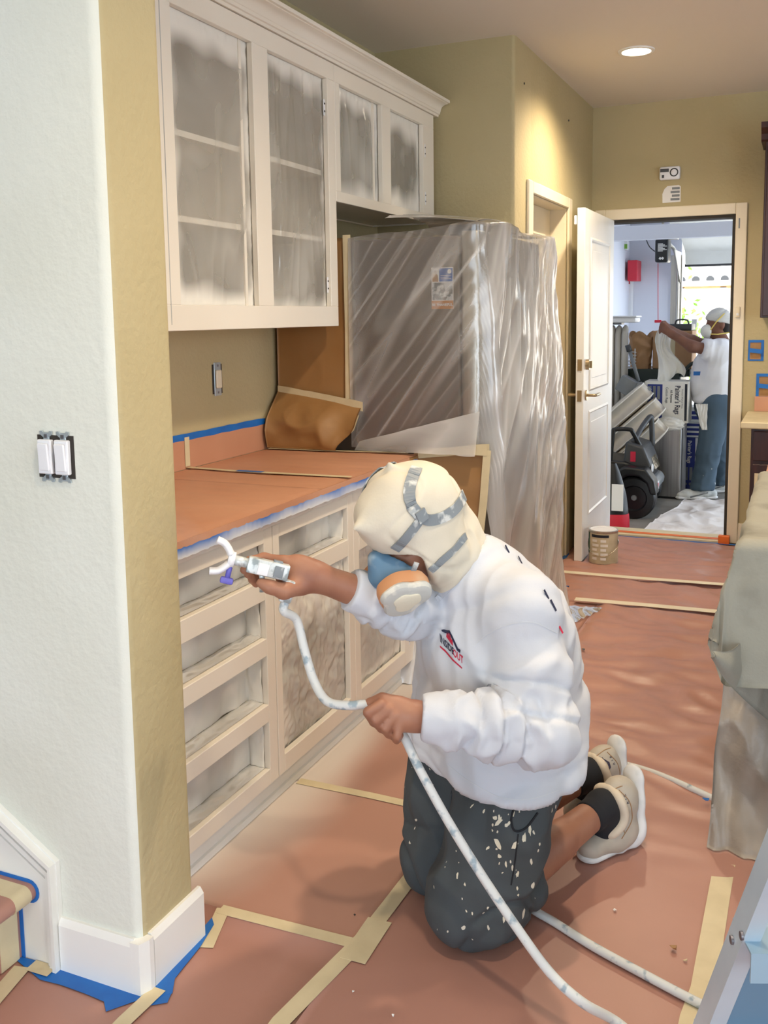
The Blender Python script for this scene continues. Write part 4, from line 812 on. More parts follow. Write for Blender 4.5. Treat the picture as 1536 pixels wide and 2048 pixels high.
# bottom stair with masked nosing at the left edge
t = thing('stair', 'bottom stair wrapped in red paper and tape at the left edge', 'stair', (-2.0, 1.1, 0))
nose = [(-1.565+0.02*math.cos(a), 0.172+0.02*math.sin(a)) for a in np.linspace(-H_, H_, 9)]
prism('tread', nose+[(-2.6, 0.192), (-2.6, 0.152)], 0.55, ya-0.014, M['rosin'], t, axis='y', smooth=True)
box('riser', -1.615, -1.60, 0.55, ya-0.014, 0.003, 0.152, M['rosin'], t)
box('carcass', -2.6, -1.617, 0.55, ya-0.014, 0.003, 0.152, M['rosin'], t)
tp = [(-1.565+0.0215*math.cos(a), 0.172+0.0215*math.sin(a)) for a in np.linspace(-H_, H_, 9)]
prism('nosing_tape', tp+[(-1.75, 0.1935), (-1.75, 0.1925)]+[(-1.566+0.0195*math.cos(a), 0.172+0.0195*math.sin(a)) for a in np.linspace(H_, -H_, 9)], ya-0.075, ya-0.028, M['tape'], t, axis='y', smooth=True)
tpb = [(-1.565+0.028*math.cos(a), 0.172+0.028*math.sin(a)) for a in np.linspace(-H_, H_, 9)]
prism('blue_edge_tape', tpb+[(-2.6, 0.200), (-2.6, 0.188)]+[(-1.566+0.018*math.cos(a), 0.172+0.018*math.sin(a)) for a in np.linspace(H_, -H_, 9)], ya-0.0145, ya-0.0125, M['blue_tape'], t, axis='y', smooth=True)
box('riser_tape', -1.600, -1.5985, ya-0.075, ya-0.022, 0.003, 0.150, M['tape'], t)
box('riser_blue_tape', -1.602, -1.590, ya-0.0145, ya-0.0125, 0.003, 0.150, M['blue_tape'], t)
ftape('tan tape running from the stair foot towards the front', [(45, 1938), (0, 1990), (-60, 2060)], 0.04, z=ZT+0.003); ftape('short tan tape flap at the foot of the stair riser', [(62, 1935), (105, 1948)], 0.035, z=ZT+0.004)
# ------------------------------------------------------------------ step ladder, lower right
A = at(1350, 2140, 1.78); Bq = at(1590, 1515, 1.38)
t = thing('step_ladder', 'aluminium step ladder leaning into the lower right corner', 'ladder', (A[0], A[1], 0))
dl = (Bq-A)/np.linalg.norm(Bq-A); wr = np.array([0.93, 0.37, 0.0]); nf = np.cross(wr, dl); nf /= np.linalg.norm(nf)
A0 = A-dl*(A[2]-0.004)/dl[2]; LT = 1.15
def channel(P, Q, name, flip=1):
    prof = [(0, 0), (0.028, 0), (0.028, 0.003), (0.003, 0.003), (0.003, 0.042), (0.028, 0.042), (0.028, 0.045), (0, 0.045)]
    pr = [(flip*a, b) for a, b in prof]
    V = []; 
    for S_ in (P, Q):
        for a, b in pr: V.append(S_+wr*a+nf*b)
    n = len(pr); F = [list(range(n)), list(range(n, 2*n))[::-1]]+[[i, n+i, n+(i+1) % n, (i+1) % n] for i in range(n)]
    bm = bmesh.new(); bv = [bm.verts.new(v) for v in V]
    for f in F: bm.faces.new([bv[i] for i in f])
    bmesh.ops.recalc_face_normals(bm, faces=bm.faces); return from_bm(name, bm, M['aluminium'], t)
r1 = channel(A0, A0+dl*LT, 'rail'); A1 = A0+wr*0.44; r2 = channel(A1, A1+dl*LT, 'rail', -1)
hz = np.cross(np.array([0, 0, 1.0]), wr); hz /= np.linalg.norm(hz)
if hz@nf < 0: hz = -hz
for k, sl_ in enumerate((0.21, 0.50, 0.79, 1.08)):
    c0 = A0+dl*sl_+wr*0.004+nf*0.031
    V = []
    prof = [(-0.045, 0), (0.045, 0), (0.045, -0.05), (0.041, -0.05), (0.041, -0.004), (-0.041, -0.004), (-0.041, -0.05), (-0.045, -0.05)]
    for s_ in (0, 0.432):
        for a, b in prof: V.append(c0+wr*s_+hz*a+np.array([0, 0, b]))
    n = len(prof); F = [list(range(n)), list(range(n, 2*n))[::-1]]+[[i, n+i, n+(i+1) % n, (i+1) % n] for i in range(n)]
    bm = bmesh.new(); bv = [bm.verts.new(v) for v in V]
    for f in F: bm.faces.new([bv[i] for i in f])
    bmesh.ops.recalc_face_normals(bm, faces=bm.faces); stp = from_bm('step', bm, M['aluminium_blue'], t)
    for d_ in (-0.012, 0.014):
        q = A0+dl*(sl_+d_*1.6-0.01)+nf*(0.02+0.02*(d_ > 0))-wr*0.0
        V, F = sweep_mesh([q, q-wr*0.004], circ(0.007, 12)); auto(obj('rivet', V, F, M['rivet'], r1))
# gusset plate under the bottom step
c0 = A0+wr*0.006+nf*0.036
V = [c0+dl*0.0, c0+wr*0.42, c0+wr*0.42+dl*0.45, c0+dl*0.45]; V = np.array(V+[v+nf*0.004 for v in V])
obj('gusset_plate', V, [[0, 1, 2, 3], [7, 6, 5, 4], [0, 4, 5, 1], [1, 5, 6, 2], [2, 6, 7, 3], [3, 7, 4, 0]], M['steel_blue'], t)
# ------------------------------------------------------------------ garage behind the doorway
ZG = -0.15; GY = 12.4
struct(box('floor_garage', -2.3, 4, YD+0.12, 14.0, ZG-0.1, ZG, M['concrete']))
struct(box('ceiling_garage', -2.3, 4, YD+0.12, GY+0.2, 2.65, 2.75, M['garage_wall']))
struct(box('wall_garage_left', -2.22, -2.1, YD+0.12, GY, ZG, 2.65, M['garage_wall']))
GJ = ony(1361, 620, GY)[0]
bm = bmesh.new(); bbox_bm(bm, -2.22, GJ, GY, GY+0.15, ZG, 2.65); bbox_bm(bm, GJ, 3.5, GY, GY+0.15, 2.36, 2.65); bbox_bm(bm, 3.5, 4.0, GY, GY+0.15, ZG, 2.65)
struct(from_bm('wall_garage_front', bm, M['garage_wall']))
struct(box('trim_6', -2.1, 3.9, 9.6, 9.72, 2.155, 2.29, M['garage_wall']))
# sectional garage door, raised overhead
gd = thing('door_3', None, None, (1.0, 11.3, 2.1)); gd['kind'] = 'structure'; gd['label'] = 'white sectional garage door raised overhead'
Yp = [12.32, 12.22, 11.75, 11.25, 10.75]; Zp = [2.04, 2.21, 2.37, 2.42, 2.44]
for i in range(4):
    a = np.array([0, Yp[i], Zp[i]]); b = np.array([0, Yp[i+1], Zp[i+1]]); d = (b-a); n = np.cross([1, 0, 0], d); n /= np.linalg.norm(n); g_ = d/np.linalg.norm(d)*0.006
    V = [[x, *(p+n*o_)[1:]] for o_ in (0, 0.04) for x, p in ((GJ+0.06, a+g_), (3.4, a+g_), (3.4, b-g_), (GJ+0.06, b-g_))]
    obj('door_section', V, [[0, 1, 2, 3], [7, 6, 5, 4], [0, 4, 5, 1], [1, 5, 6, 2], [2, 6, 7, 3], [3, 7, 4, 0]], M['white_trim'], gd)
box('bottom_seal', GJ+0.05, 3.42, 12.30, 12.35, 2.0, 2.035, M['dark_grey_plastic'], gd)
# door tracks and opener
tr = thing('door_track', 'curved steel garage door track beside the opener', 'track', (GJ, 12.0, ZG))
xt = GJ-0.03
tube('rail', spline([(xt, GY-0.06, ZG), (xt, GY-0.06, 0.9), (xt, GY-0.06, 1.75), (xt, GY-0.12, 2.0), (xt, GY-0.4, 2.17), (xt-0.02, GY-0.9, 2.24), (xt-0.04, 10.2, 2.30)], 8), 0.022, M['steel'], tr, 8)
box('angle_bracket', xt-0.09, xt+0.04, GY-0.03, GY-0.002, ZG, 2.15, M['steel'], tr)
prism('jamb_bracket', [(GY-0.7, 2.18), (GY-0.05, 2.18), (GY-0.05, 1.80)], xt+0.02, xt+0.03, M['steel'], tr, axis='x')
p0, p1 = ony(1310, 478, 10.2), ony(1336, 524, 10.2)
t = thing('door_opener', 'black garage door opener unit with white printing hung by the track', 'opener', ((p0[0]+p1[0])/2, 10.2, p1[2]))
box('case', p0[0], p1[0], 10.2, 10.42, p1[2], p0[2], M['black_plastic'], t, 0.02, 3)
box('mount', p0[0]+0.02, p1[0]+0.08, 10.25, 10.4, p0[2], p0[2]+0.09, M['steel'], t, 0.004)
box('hanger', p0[0]+0.05, p0[0]+0.07, 10.3, 10.32, p0[2]+0.085, 2.66, M['steel'], t)
for k in range(7): box('print_line', p0[0]+0.03, p0[0]+0.03+0.05+0.02*((k*7) % 3), 10.197, 10.201, p0[2]-0.055-k*0.012, p0[2]-0.048-k*0.012, M['paper_white'], t)
for dx in (-0.012, 0.012): box('emblem', (p0[0]+p1[0])/2+dx-0.011, (p0[0]+p1[0])/2+dx+0.011, 10.197, 10.201, p1[2]+0.028, p1[2]+0.05, M['paper_white'], t, rot=Matrix.Rotation(0.6, 3, 'Y'))
tube('power_cord', spline([(p0[0]+0.01, 10.3, p1[2]+0.1), (p0[0]-0.07, 10.3, p1[2]+0.17), (p0[0]-0.12, 10.3, 2.25)], 6), 0.006, M['dark_grey_plastic'], t, 6)
tube('support_arm', [(p0[0]-0.18, 10.25, 2.25), (p0[0]-0.04, 10.25, 2.27)], 0.008, M['black_plastic'], t, 6)
pr = ony(1316, 643, 10.3)
t = thing('release_cord', 'thin red release cord with red pull handle below the opener', 'cord', (pr[0], 10.3, pr[2]))
tube('cord', [(pr[0]-0.012, 10.3, p1[2]-0.005), (pr[0], 10.3, pr[2])], 0.004, M['red'], t, 5); box('pull_handle', pr[0]-0.035, pr[0]+0.035, 10.29, 10.31, pr[2]-0.012, pr[2]+0.016, M['red'], t, 0.004)
# things on the garage walls
p = onx(1266, 541, -2.1); t = thing('red_box', 'small red box on the garage wall', 'box', (-2.05, 11.9, 1.95))
q = ony(1265, 541, 12.05); box('case', q[0]-0.06, q[0]+0.055, 12.05, 12.36, q[2]-0.125, q[2]+0.125, M['red'], t, 0.004); box('bracket', q[0]-0.06, q[0]+0.05, 12.36, 12.399, q[2]-0.05, q[2]+0.05, M['white_plastic'], t)
q0, q1 = ony(1256, 546, 12.38), ony(1265, 636, 12.38); t = thing('electric_panel', 'tall narrow white panel on the garage wall under the red box', 'panel', (q0[0], 12.38, q1[2]))
box('case', q0[0]-0.04, q1[0], 12.36, 12.399, q1[2], q0[2]-0.01, M['white_plastic'], t, 0.004); box('door', q0[0]-0.03, q1[0]-0.012, 12.352, 12.361, q1[2]+0.02, q0[2]-0.03, M['white_plastic'], t, 0.003); box('latch', q0[0]-0.02, q0[0], 12.346, 12.353, (q0[2]+q1[2])/2-0.1, (q0[2]+q1[2])/2-0.08, M['grey_plastic'], t); box('warning_mark', q0[0]+0.0, q0[0]+0.03, 12.349, 12.352, q0[2]-0.14, q0[2]-0.07, M['red'], t)
q = ony(1250, 490, 12.0); t = thing('sensor', 'small grey sensor with green face on the garage wall', 'sensor', (q[0], 12.0, q[2]-0.06)); box('case', q[0]-0.05, q[0]+0.03, 12.0, 12.1, q[2]-0.06, q[2]+0.06, M['white_plastic'], t, 0.006); box('face', q[0]-0.025, q[0]+0.028, 11.993, 12.001, q[2]-0.045, q[2]+0.01, M['foliage'], t); box('arm', q[0]-0.12, q[0]-0.05, 12.04, 12.07, q[2]-0.02, q[2]+0.02, M['grey_plastic'], t)
# canvas on the garage floor
n = 70; U, W = np.meshgrid(np.linspace(0, 1, n), np.linspace(0, 1, n), indexing='ij')
c = [np.array(q) for q in ((-1.10, 6.75, 0), (0.4, 6.55, 0), (0.3, 8.9, 0), (-0.88, 8.15, 0))]
Q = c[0]*((1-U)*(1-W))[..., None]+c[1]*(U*(1-W))[..., None]+c[2]*(U*W)[..., None]+c[3]*((1-U)*W)[..., None]
p = np.stack([Q[..., 0]*3.2, Q[..., 1]*2.2, U*0+3], -1); Q[..., 0] += 0.05*fbm(p, 2); Q[..., 2] = ZG+0.004+np.clip(0.03*ridge(p)+0.018*ridge(p*2.1)+0.015, 0, 0.09)
o = gridmesh('drop_cloth', Q, M['dropcloth_white'], thick=0.001); tag(o, 'crumpled white drop cloth on the garage floor inside the doorway', 'drop cloth')
# stainless bin
t = thing('trash_can', 'tall stainless steel bin in the garage under the rag box', 'bin', (-1.11, 8.58, ZG))
mat('bin_steel', S(170, 168, 168), 0.32, metal=0.9, col2=S(150, 148, 148), nscale=2, stretch=(30, 30, 0.5))
def rrect(x0, x1, y0, y1, r, n=5):
    P = []
    for cx_, cy_, a in ((x1-r, y1-r, 0), (x0+r, y1-r, H_), (x0+r, y0+r, 2*H_), (x1-r, y0+r, 3*H_)): P += [(cx_+r*math.cos(a+H_*k/n), cy_+r*math.sin(a+H_*k/n)) for k in range(n+1)]
    return P
prism('body', rrect(-1.275, -0.957, 8.40, 8.76, 0.03), ZG+0.02, 0.475, M['bin_steel'], t, smooth=True); prism('base', rrect(-1.27, -0.962, 8.405, 8.755, 0.03), ZG, ZG+0.02, M['black_plastic'], t); prism('lid', rrect(-1.278, -0.954, 8.397, 8.763, 0.03), 0.476, 0.505, M['black_plastic'], t)
# rag boxes
def letter_box(label, x0, x1, y0, y1, z0, z1, m, loc=None):
    t = thing('rag_box', label, 'box', ((x0+x1)/2, (y0+y1)/2, z0)); box('carton', x0, x1, y0, y1, z0, z1, m, t, 0.002); return t
x0, x1, y0, y1, z0, z1 = -1.285, -0.918, 8.44, 8.72, 0.507, 0.862
t = letter_box('white and blue rag carton on the steel bin', x0, x1, y0, y1, z0, z1, M['paper_white'])
box('blue_panel', x0+0.025, x0+0.15, y0-0.0015, y0, z0+0.02, z1-0.025, M['navy'], t)
for k in range(3): box('print_lines', x0+0.035+0.036*k, x0+0.058+0.036*k, y0-0.0025, y0-0.0015, z0+0.20, z1-0.04, M['grey_plastic'], t)
box('side_label', x1-0.032, x1-0.012, y0-0.0015, y0, z0+0.02, z1-0.02, M['ink'], t)
text('lettering', "Painter's Rags", 0.062, (x1-0.092, y0-0.003, (z0+z1)/2+0.02), (0, 0, -1), (1, 0, 0), M['logo_navy'], t, 0.001, 0.72)
text('lettering', 'Premium Washed White', 0.018, (x1-0.052, y0-0.003, (z0+z1)/2+0.03), (0, 0, -1), (1, 0, 0), M['ink'], t, 0, 0.9)
text('lettering', 'All Purpose', 0.026, (x1-0.142, y0-0.003, (z0+z1)/2+0.05), (0, 0, -1), (1, 0, 0), M['ink'], t, 0.0006, 0.9)
text('lettering', 'Cotton Rags', 0.03, (x1-0.18, y0-0.003, (z0+z1)/2+0.06), (0, 0, -1), (1, 0, 0), M['grey_plastic'], t, 0.0006, 0.9)
def lump(name, label, cat, c, r, m, seed, sc_=(1, 1, 1), group=None, parent=None, amp=0.35, fr=2.2):
    n, k = 26, 34; th = np.linspace(0.02, math.pi-0.02, n)[:, None]; ph = np.linspace(0, 2*math.pi, k)[None, :]
    d = np.stack([np.sin(th)*np.cos(ph), np.sin(th)*np.sin(ph), np.cos(th)*np.ones_like(ph)], -1)
    rr = r*(1+amp*(0.6*ridge(d*fr+seed)+0.4*ridge(d*fr*2.1+seed)))
    o = gridmesh(name, np.array(c)+d*rr[..., None]*np.array(sc_), m, parent)
    if label: tag(o, label, cat, group)
    return o
lump('crumpled_rag', 'crumpled white rag on the bin rim below the carton', 'rag', (-1.07, 8.40, 0.50), 0.10, M['paper_white'], 4.0, (1.0, 0.42, 0.5))
t = letter_box('tall blue rag carton on the garage floor beside the bin', -1.005, -0.885, 8.95, 9.2, ZG, 0.325, M['navy'])
box('white_edge', -0.905, -0.8845, 8.9485, 8.951, ZG+0.01, 0.32, M['paper_white'], t)
text('lettering', "Painter's Rags", 0.05, (-0.955, 8.948, 0.19), (0, 0, -1), (1, 0, 0), M['paper_white'], t, 0.001, 0.75)
for k in range(2): box('print_lines', -0.99+0.04*k, -0.965+0.04*k, 8.9485, 8.9495, ZG+0.08, ZG+0.2, M['grey_plastic'], t)
for a in (-0.985, -0.94): lathe('round_mark', [(0.0005, -0.001), (0.014, -0.001), (0.0145, 0)], M['grey_plastic'], t, 14, (a, 8.9495, ZG+0.045), 'y')
t = letter_box('flat blue and white rag carton stacked on the tall blue one', -1.0, -0.86, 8.93, 9.2, 0.327, 0.465, M['paper_white'])
for k in range(3): box('blue_band', -0.995, -0.865, 8.9285, 8.931, 0.345+0.042*k, 0.368+0.042*k, M['navy'], t)
t = letter_box('upper blue and white carton beside the painter\'s jeans', -0.99, -0.86, 8.93, 9.2, 0.467, 0.60, M['paper_white'])
for k in range(2): box('blue_band', -0.985, -0.865, 8.9285, 8.931, 0.49+0.045*k, 0.52+0.045*k, M['navy'], t)
# green tote with handle
t = thing('storage_tote', 'dark green storage tote behind the cartons', 'tote', (-1.25, 9.05, ZG))
prism('tub', rrect(-1.62, -1.03, 8.80, 9.28, 0.04), ZG, 0.88, M['green_tote'], t, smooth=True); prism('lid', rrect(-1.65, -0.94, 8.80, 9.31, 0.05), 0.88, 0.945, M['green_tote'], t, smooth=True)
tube('handle', spline([(-1.03, 8.77, 0.90), (-1.0, 8.72, 0.93), (-0.93, 8.72, 1.0), (-0.89, 8.72, 1.0), (-0.885, 8.77, 0.95), (-0.92, 8.78, 0.90)], 6), 0.016, M['green_tote'], t, 8)
# cardboard box, paper bag, black case
t = thing('cardboard_box', 'large brown cardboard box on the green tote', 'box', (-1.1, 9.1, 0.95)); box('carton', -1.285, -0.945, 8.86, 9.22, 0.947, 1.285, M['cardboard'], t, 0.004)
box('tape_strip', -1.135, -1.09, 8.857, 8.861, 0.95, 1.28, M['tape'], t)
n = 30; U, W = np.meshgrid(np.linspace(0, 1, n), np.linspace(0, 1, n), indexing='ij'); a_ = U*2*math.pi
p = np.stack([np.cos(a_)*2, np.sin(a_)*2, W*3], -1); rr = 0.075*(1+0.25*ridge(p))*(1+0.25*W)
o = gridmesh('paper_bag', np.stack([-1.395+rr*np.cos(a_), 8.90+rr*np.sin(a_), 0.947+0.31*W+0.03*np.sin(a_*3)*W], -1), M['cardboard'], thick=0.001); tag(o, 'crumpled brown paper bag beside the cardboard box', 'bag')
t = thing('black_case', 'flat black case lying on top of the cardboard box', 'case', (-1.05, 9.05, 1.29)); box('shell', -1.20, -0.955, 8.9, 9.2, 1.287, 1.345, M['dark_grey_plastic'], t, 0.01, 2); tube('handle', spline([(-1.1, 8.9, 1.345), (-1.08, 8.9, 1.38), (-1.0, 8.9, 1.38), (-0.98, 8.9, 1.345)], 6), 0.008, M['dark_grey_plastic'], t, 6)
# wire rack
t = thing('wire_rack', 'white wire rack lying on the green tote', 'rack', (-1.5, 8.9, 0.95))
for k in range(6): tube('wire', [(-1.58, 8.84, 0.965+0.03*k), (-1.42, 8.80, 0.955+0.028*k)], 0.005, M['white_plastic'], t, 5)
for k in range(3): tube('upright', [(-1.57+0.07*k, 8.835-0.018*k, 0.952), (-1.57+0.07*k, 8.835-0.018*k, 1.13)], 0.005, M['white_plastic'], t, 5)
# tufted headboard
t = thing('headboard', 'pale channel-tufted headboard leaning by the garage door', 'headboard', (-1.75, 8.6, ZG))
for i in range(7):
    xx = -1.83+0.054*i
    V, F = sweep_mesh([(xx, 8.62+0.01*i, 0.25), (xx, 8.62+0.01*i, 1.26), (xx, 8.64+0.01*i, 1.295), (xx, 8.68+0.01*i, 1.30)], [(0.027*math.cos(a), 0.045*math.sin(a)) for a in np.linspace(0, 6.283, 10, endpoint=False)], up=(0, 1, 0)); obj('channel', V, F, M['tufted'], t, True)
box('back_board', -1.86, -1.478, 8.70, 8.74, ZG, 1.28, M['tufted'], t, 0.01)
t = thing('white_tub', 'white plastic tub on top of the headboard', 'tub', (-1.55, 8.65, 1.3)); box('tray', -1.72, -1.385, 8.52, 8.78, 1.365, 1.41, M['white_plastic'], t, 0.015, 2); box('rim', -1.735, -1.375, 8.505, 8.795, 1.41, 1.425, M['white_plastic'], t, 0.005); box('foot', -1.72, -1.52, 8.6, 8.74, 1.347, 1.365, M['grey_plastic'], t)
# grey floor machine with a stick handle
t = thing('floor_sweeper', 'grey floor sweeper with stick handle propped on the cushions', 'sweeper', (-1.42, 8.35, 0.8))
tube('stick', [ony(1259, 700, 8.4), ony(1277, 762, 8.35)], 0.016, M['grey_plastic'], t, 8); tube('grip', [ony(1255, 690, 8.4), ony(1259, 703, 8.4)], 0.024, M['dark_grey_plastic'], t, 8)
q = ony(1260, 770, 8.3); box('head', q[0]-0.1, q[0]+0.06, 8.25, 8.4, q[2]-0.08, q[2]+0.06, M['grey_plastic'], t, 0.012, 2, rot=Matrix.Rotation(0.5, 3, 'Y')); q = ony(1281, 780, 8.3); box('motor', q[0]-0.06, q[0]+0.06, 8.22, 8.38, q[2]-0.09, q[2]+0.05, M['grey_plastic'], t, 0.012, 2, rot=Matrix.Rotation(0.6, 3, 'Y')); box('slot', q[0]-0.03, q[0]+0.03, 8.21, 8.222, q[2]-0.03, q[2]+0.02, M['dark_grey_plastic'], t, rot=Matrix.Rotation(0.6, 3, 'Y'))
# cushions
def cushion(label, c, w_, h_, th, rx, ry, rz):
    n = 24; u = np.linspace(-1, 1, n); U, W = np.meshgrid(u, u, indexing='ij'); e = (1-np.abs(U)**3.0)*(1-np.abs(W)**3.0); e = np.clip(e, 0, 1)**0.30
    Rm = np.array(Matrix.Rotation(rz, 3, 'Z') @ Matrix.Rotation(ry, 3, 'Y') @ Matrix.Rotation(rx, 3, 'X'))
    sq = 1-0.06*(np.abs(W)**2) ; X = U*w_/2*sq; Yv = W*h_/2*(1-0.06*np.abs(U)**2)
    tp = np.stack([X, Yv, th*(0.38+0.16*e)+0.004*noise(np.stack([X*8, Yv*8, X*0+c[0]*9], -1))*e], -1); bt = np.stack([X, Yv, -th*(0.38+0.16*e)], -1)
    t = thing('cushion', label, 'cushion', c, 'patio cushions piled in the garage')
    ij = np.arange(n*n).reshape(n, n); F = np.stack([ij[:-1, :-1], ij[1:, :-1], ij[1:, 1:], ij[:-1, 1:]], -1).reshape(-1, 4); V = np.concatenate([tp.reshape(-1, 3), bt.reshape(-1, 3)]); rim = np.concatenate([ij[0, :], ij[1:, -1], ij[-1, -2::-1], ij[-2:0:-1, 0]]); F = np.concatenate([F, F[:, ::-1]+n*n, np.stack([np.roll(rim, -1), rim, rim+n*n, np.roll(rim, -1)+n*n], -1)])
    obj('pad', V@Rm.T+np.array(c), F, M['cushion'], t, True)
    ed = np.concatenate([np.stack([X[:, 0], Yv[:, 0]], -1), np.stack([X[-1, :], Yv[-1, :]], -1), np.stack([X[::-1, -1], Yv[::-1, -1]], -1), np.stack([X[0, ::-1], Yv[0, ::-1]], -1)])
    for s_ in (0.40, -0.40): 
        path = np.concatenate([ed*1.0, np.full((len(ed), 1), s_*th)], 1); path = path[::3]; path = np.concatenate([path, path[:1]]); V, F = sweep_mesh(path@Rm.T+np.array(c), circ(0.0055, 6), caps=False); obj('piping', V, F, M['piping'], t, True)
    return t
q = ony(1246, 820, 8.27); cushion('top beige cushion of the pile, leaning against the headboard', q, 0.56, 0.30, 0.145, 0.0, -0.74, 0.1)
q = ony(1270, 850, 8.27); cushion('second beige cushion of the pile, under the leaning top one', q, 0.56, 0.30, 0.145, 0.0, -0.74, 0.1)
q = ony(1283, 888, 8.27); cushion('third beige cushion, tilted above the toy car', q, 0.50, 0.30, 0.14, 0.0, -0.80, 0.1)
q = ony(1250, 915, 8.27); cushion('lowest beige cushion, half behind the toy car', q, 0.50, 0.30, 0.15, 0.0, -0.80, 0.1)
# ride-on toy car
t = thing('toy_car', 'black ride-on toy car with big plastic wheels in the garage', 'toy car', (-1.45, 7.85, ZG))
def wheel(c, R_, wd):
    wv = lathe('wheel', [(0.0005, wd*0.3), (R_*0.55, wd*0.32), (R_*0.62, wd*0.5), (R_*0.93, wd*0.5), (R_, wd*0.36), (R_, -wd*0.36), (R_*0.93, -wd*0.5), (R_*0.62, -wd*0.5), (R_*0.55, -wd*0.32), (0.0005, -wd*0.3)], M['black_plastic'], t, 36, c, 'y', 25)
    lathe('hub', [(0.0005, -wd*0.42), (R_*0.11, -wd*0.42), (R_*0.14, -wd*0.3)], M['grey_plastic'], wv, 18, c, 'y')
R_ = 0.165
for cx_, cy_ in ((-1.205, 7.52), (-1.24, 8.06), (-1.95, 7.55), (-1.95, 8.10)): wheel((cx_, cy_, ZG+R_), R_, 0.12)
def psec(name, poly, y0, y1, m, bev=0.02): 
    o = prism(name, poly, y0, y1, m, t, axis='y'); md = o.modifiers.new('b', 'BEVEL'); md.width = bev; md.segments = 3; md.limit_method = 'ANGLE'; auto(o, 40); return o
psec('body', [(-2.15, 0.02), (-1.11, 0.02), (-1.095, 0.12), (-1.13, 0.22), (-1.30, 0.28), (-2.15, 0.30)], 7.60, 8.06, M['black_plastic'])
psec('hood', [(-1.32, 0.24), (-1.11, 0.20), (-1.10, 0.26), (-1.16, 0.40), (-1.30, 0.44)], 7.62, 8.04, M['dark_grey_plastic'])
psec('fender', [(-1.42, 0.06), (-1.38, 0.20), (-1.28, 0.26), (-1.12, 0.25), (-1.05, 0.16), (-1.03, 0.05), (-1.08, 0.05), (-1.11, 0.14), (-1.17, 0.19), (-1.26, 0.19), (-1.33, 0.13), (-1.36, 0.05)], 7.45, 7.62, M['black_plastic'], 0.015)
psec('bumper', [(-1.12, 0.04), (-1.065, 0.05), (-1.055, 0.10), (-1.08, 0.14), (-1.12, 0.15)], 7.56, 8.10, M['grey_plastic'], 0.012)
box('licence_plate', -1.063, -1.054, 7.62, 7.76, 0.05, 0.12, M['white_plastic'], t)
box('plate_emblem', -1.055, -1.052, 7.66, 7.72, 0.065, 0.105, M['logo_red'], t)
for k in range(5): box('grille_slot', -1.13, -1.095, 7.74+0.05*k, 7.765+0.05*k, 0.20, 0.30, M['chrome'], t, rot=Matrix.Rotation(-0.35, 3, 'Y'))
tube('windshield_frame', spline([(-1.42, 7.62, 0.27), (-1.40, 7.62, 0.50), (-1.38, 7.63, 0.53), (-1.28, 7.66, 0.53), (-1.25, 7.67, 0.50), (-1.15, 7.72, 0.30)], 8), 0.018, M['black_plastic'], t, 8)
tube('roll_bar', spline([(-1.25, 7.70, 0.42), (-1.22, 7.9, 0.52), (-1.17, 8.0, 0.60), (-1.16, 8.02, 0.55), (-1.15, 8.02, 0.36)], 8), 0.022, M['dark_grey_plastic'], t, 8)
lathe('headlight', [(0.0005, 0.012), (0.03, 0.010), (0.035, 0)], M['white_plastic'], t, 16, (-1.10, 7.66, 0.23), 'x'); box('side_sticker', -1.26, -1.22, 7.615, 7.6195, 0.28, 0.36, M['logo_red'], t)
# kid's bag with a red base at the door edge
t = thing('sack', 'dark sack with printed label and red base just inside the doorway', 'sack', (-1.32, 7.15, ZG)); n = 24; U, W = np.meshgrid(np.linspace(0, 1, n), np.linspace(0, 1, n), indexing='ij'); a_ = U*2*math.pi
rr = (1-0.75*W**2.2)*(1+0.08*ridge(np.stack([np.cos(a_)*2, np.sin(a_)*2, W*2], -1)))
P = np.stack([-1.32+0.125*rr*np.cos(a_), 7.15+0.09*rr*np.sin(a_), ZG+0.004+0.48*W], -1); gridmesh('bag', P, M['black_plastic'], t); gridmesh('red_base', P[:, :6]+np.array([0, 0, 0])+(P[:, :6]-np.array([-1.32, 7.15, 0]))*[0.03, 0.03, 0], M['red'], t); box('printed_label', -1.30, -1.215, 7.058, 7.062, ZG+0.14, ZG+0.34, M['paper_white'], t)
# dark bags behind the standing painter
t = thing('duffel_bag', 'dark duffel bag on the garage floor behind the standing painter', 'bag', (-0.45, 9.4, ZG)); lump('bag', None, None, (-0.42, 9.4, ZG+0.36), 0.36, M['black_plastic'], 8.0, (0.75, 0.6, 1.0), parent=t, amp=0.12); strip3('trim_stripe', [(-0.66, 9.28, 0.24), (-0.5, 9.2, 0.34)], (0, 0, 1), 0.03, M['tape'], parent=t, norm=(0, -1, 0)); box('red_tag', -0.66, -0.58, 9.14, 9.15, 0.50, 0.54, M['red'], t)
o = box('flat_box', -0.50, -0.1, 8.90, 9.12, ZG, ZG+0.16, M['paper_white'], bev=0.004); tag(o, 'low white and blue box behind the painter\'s shoes', 'box')
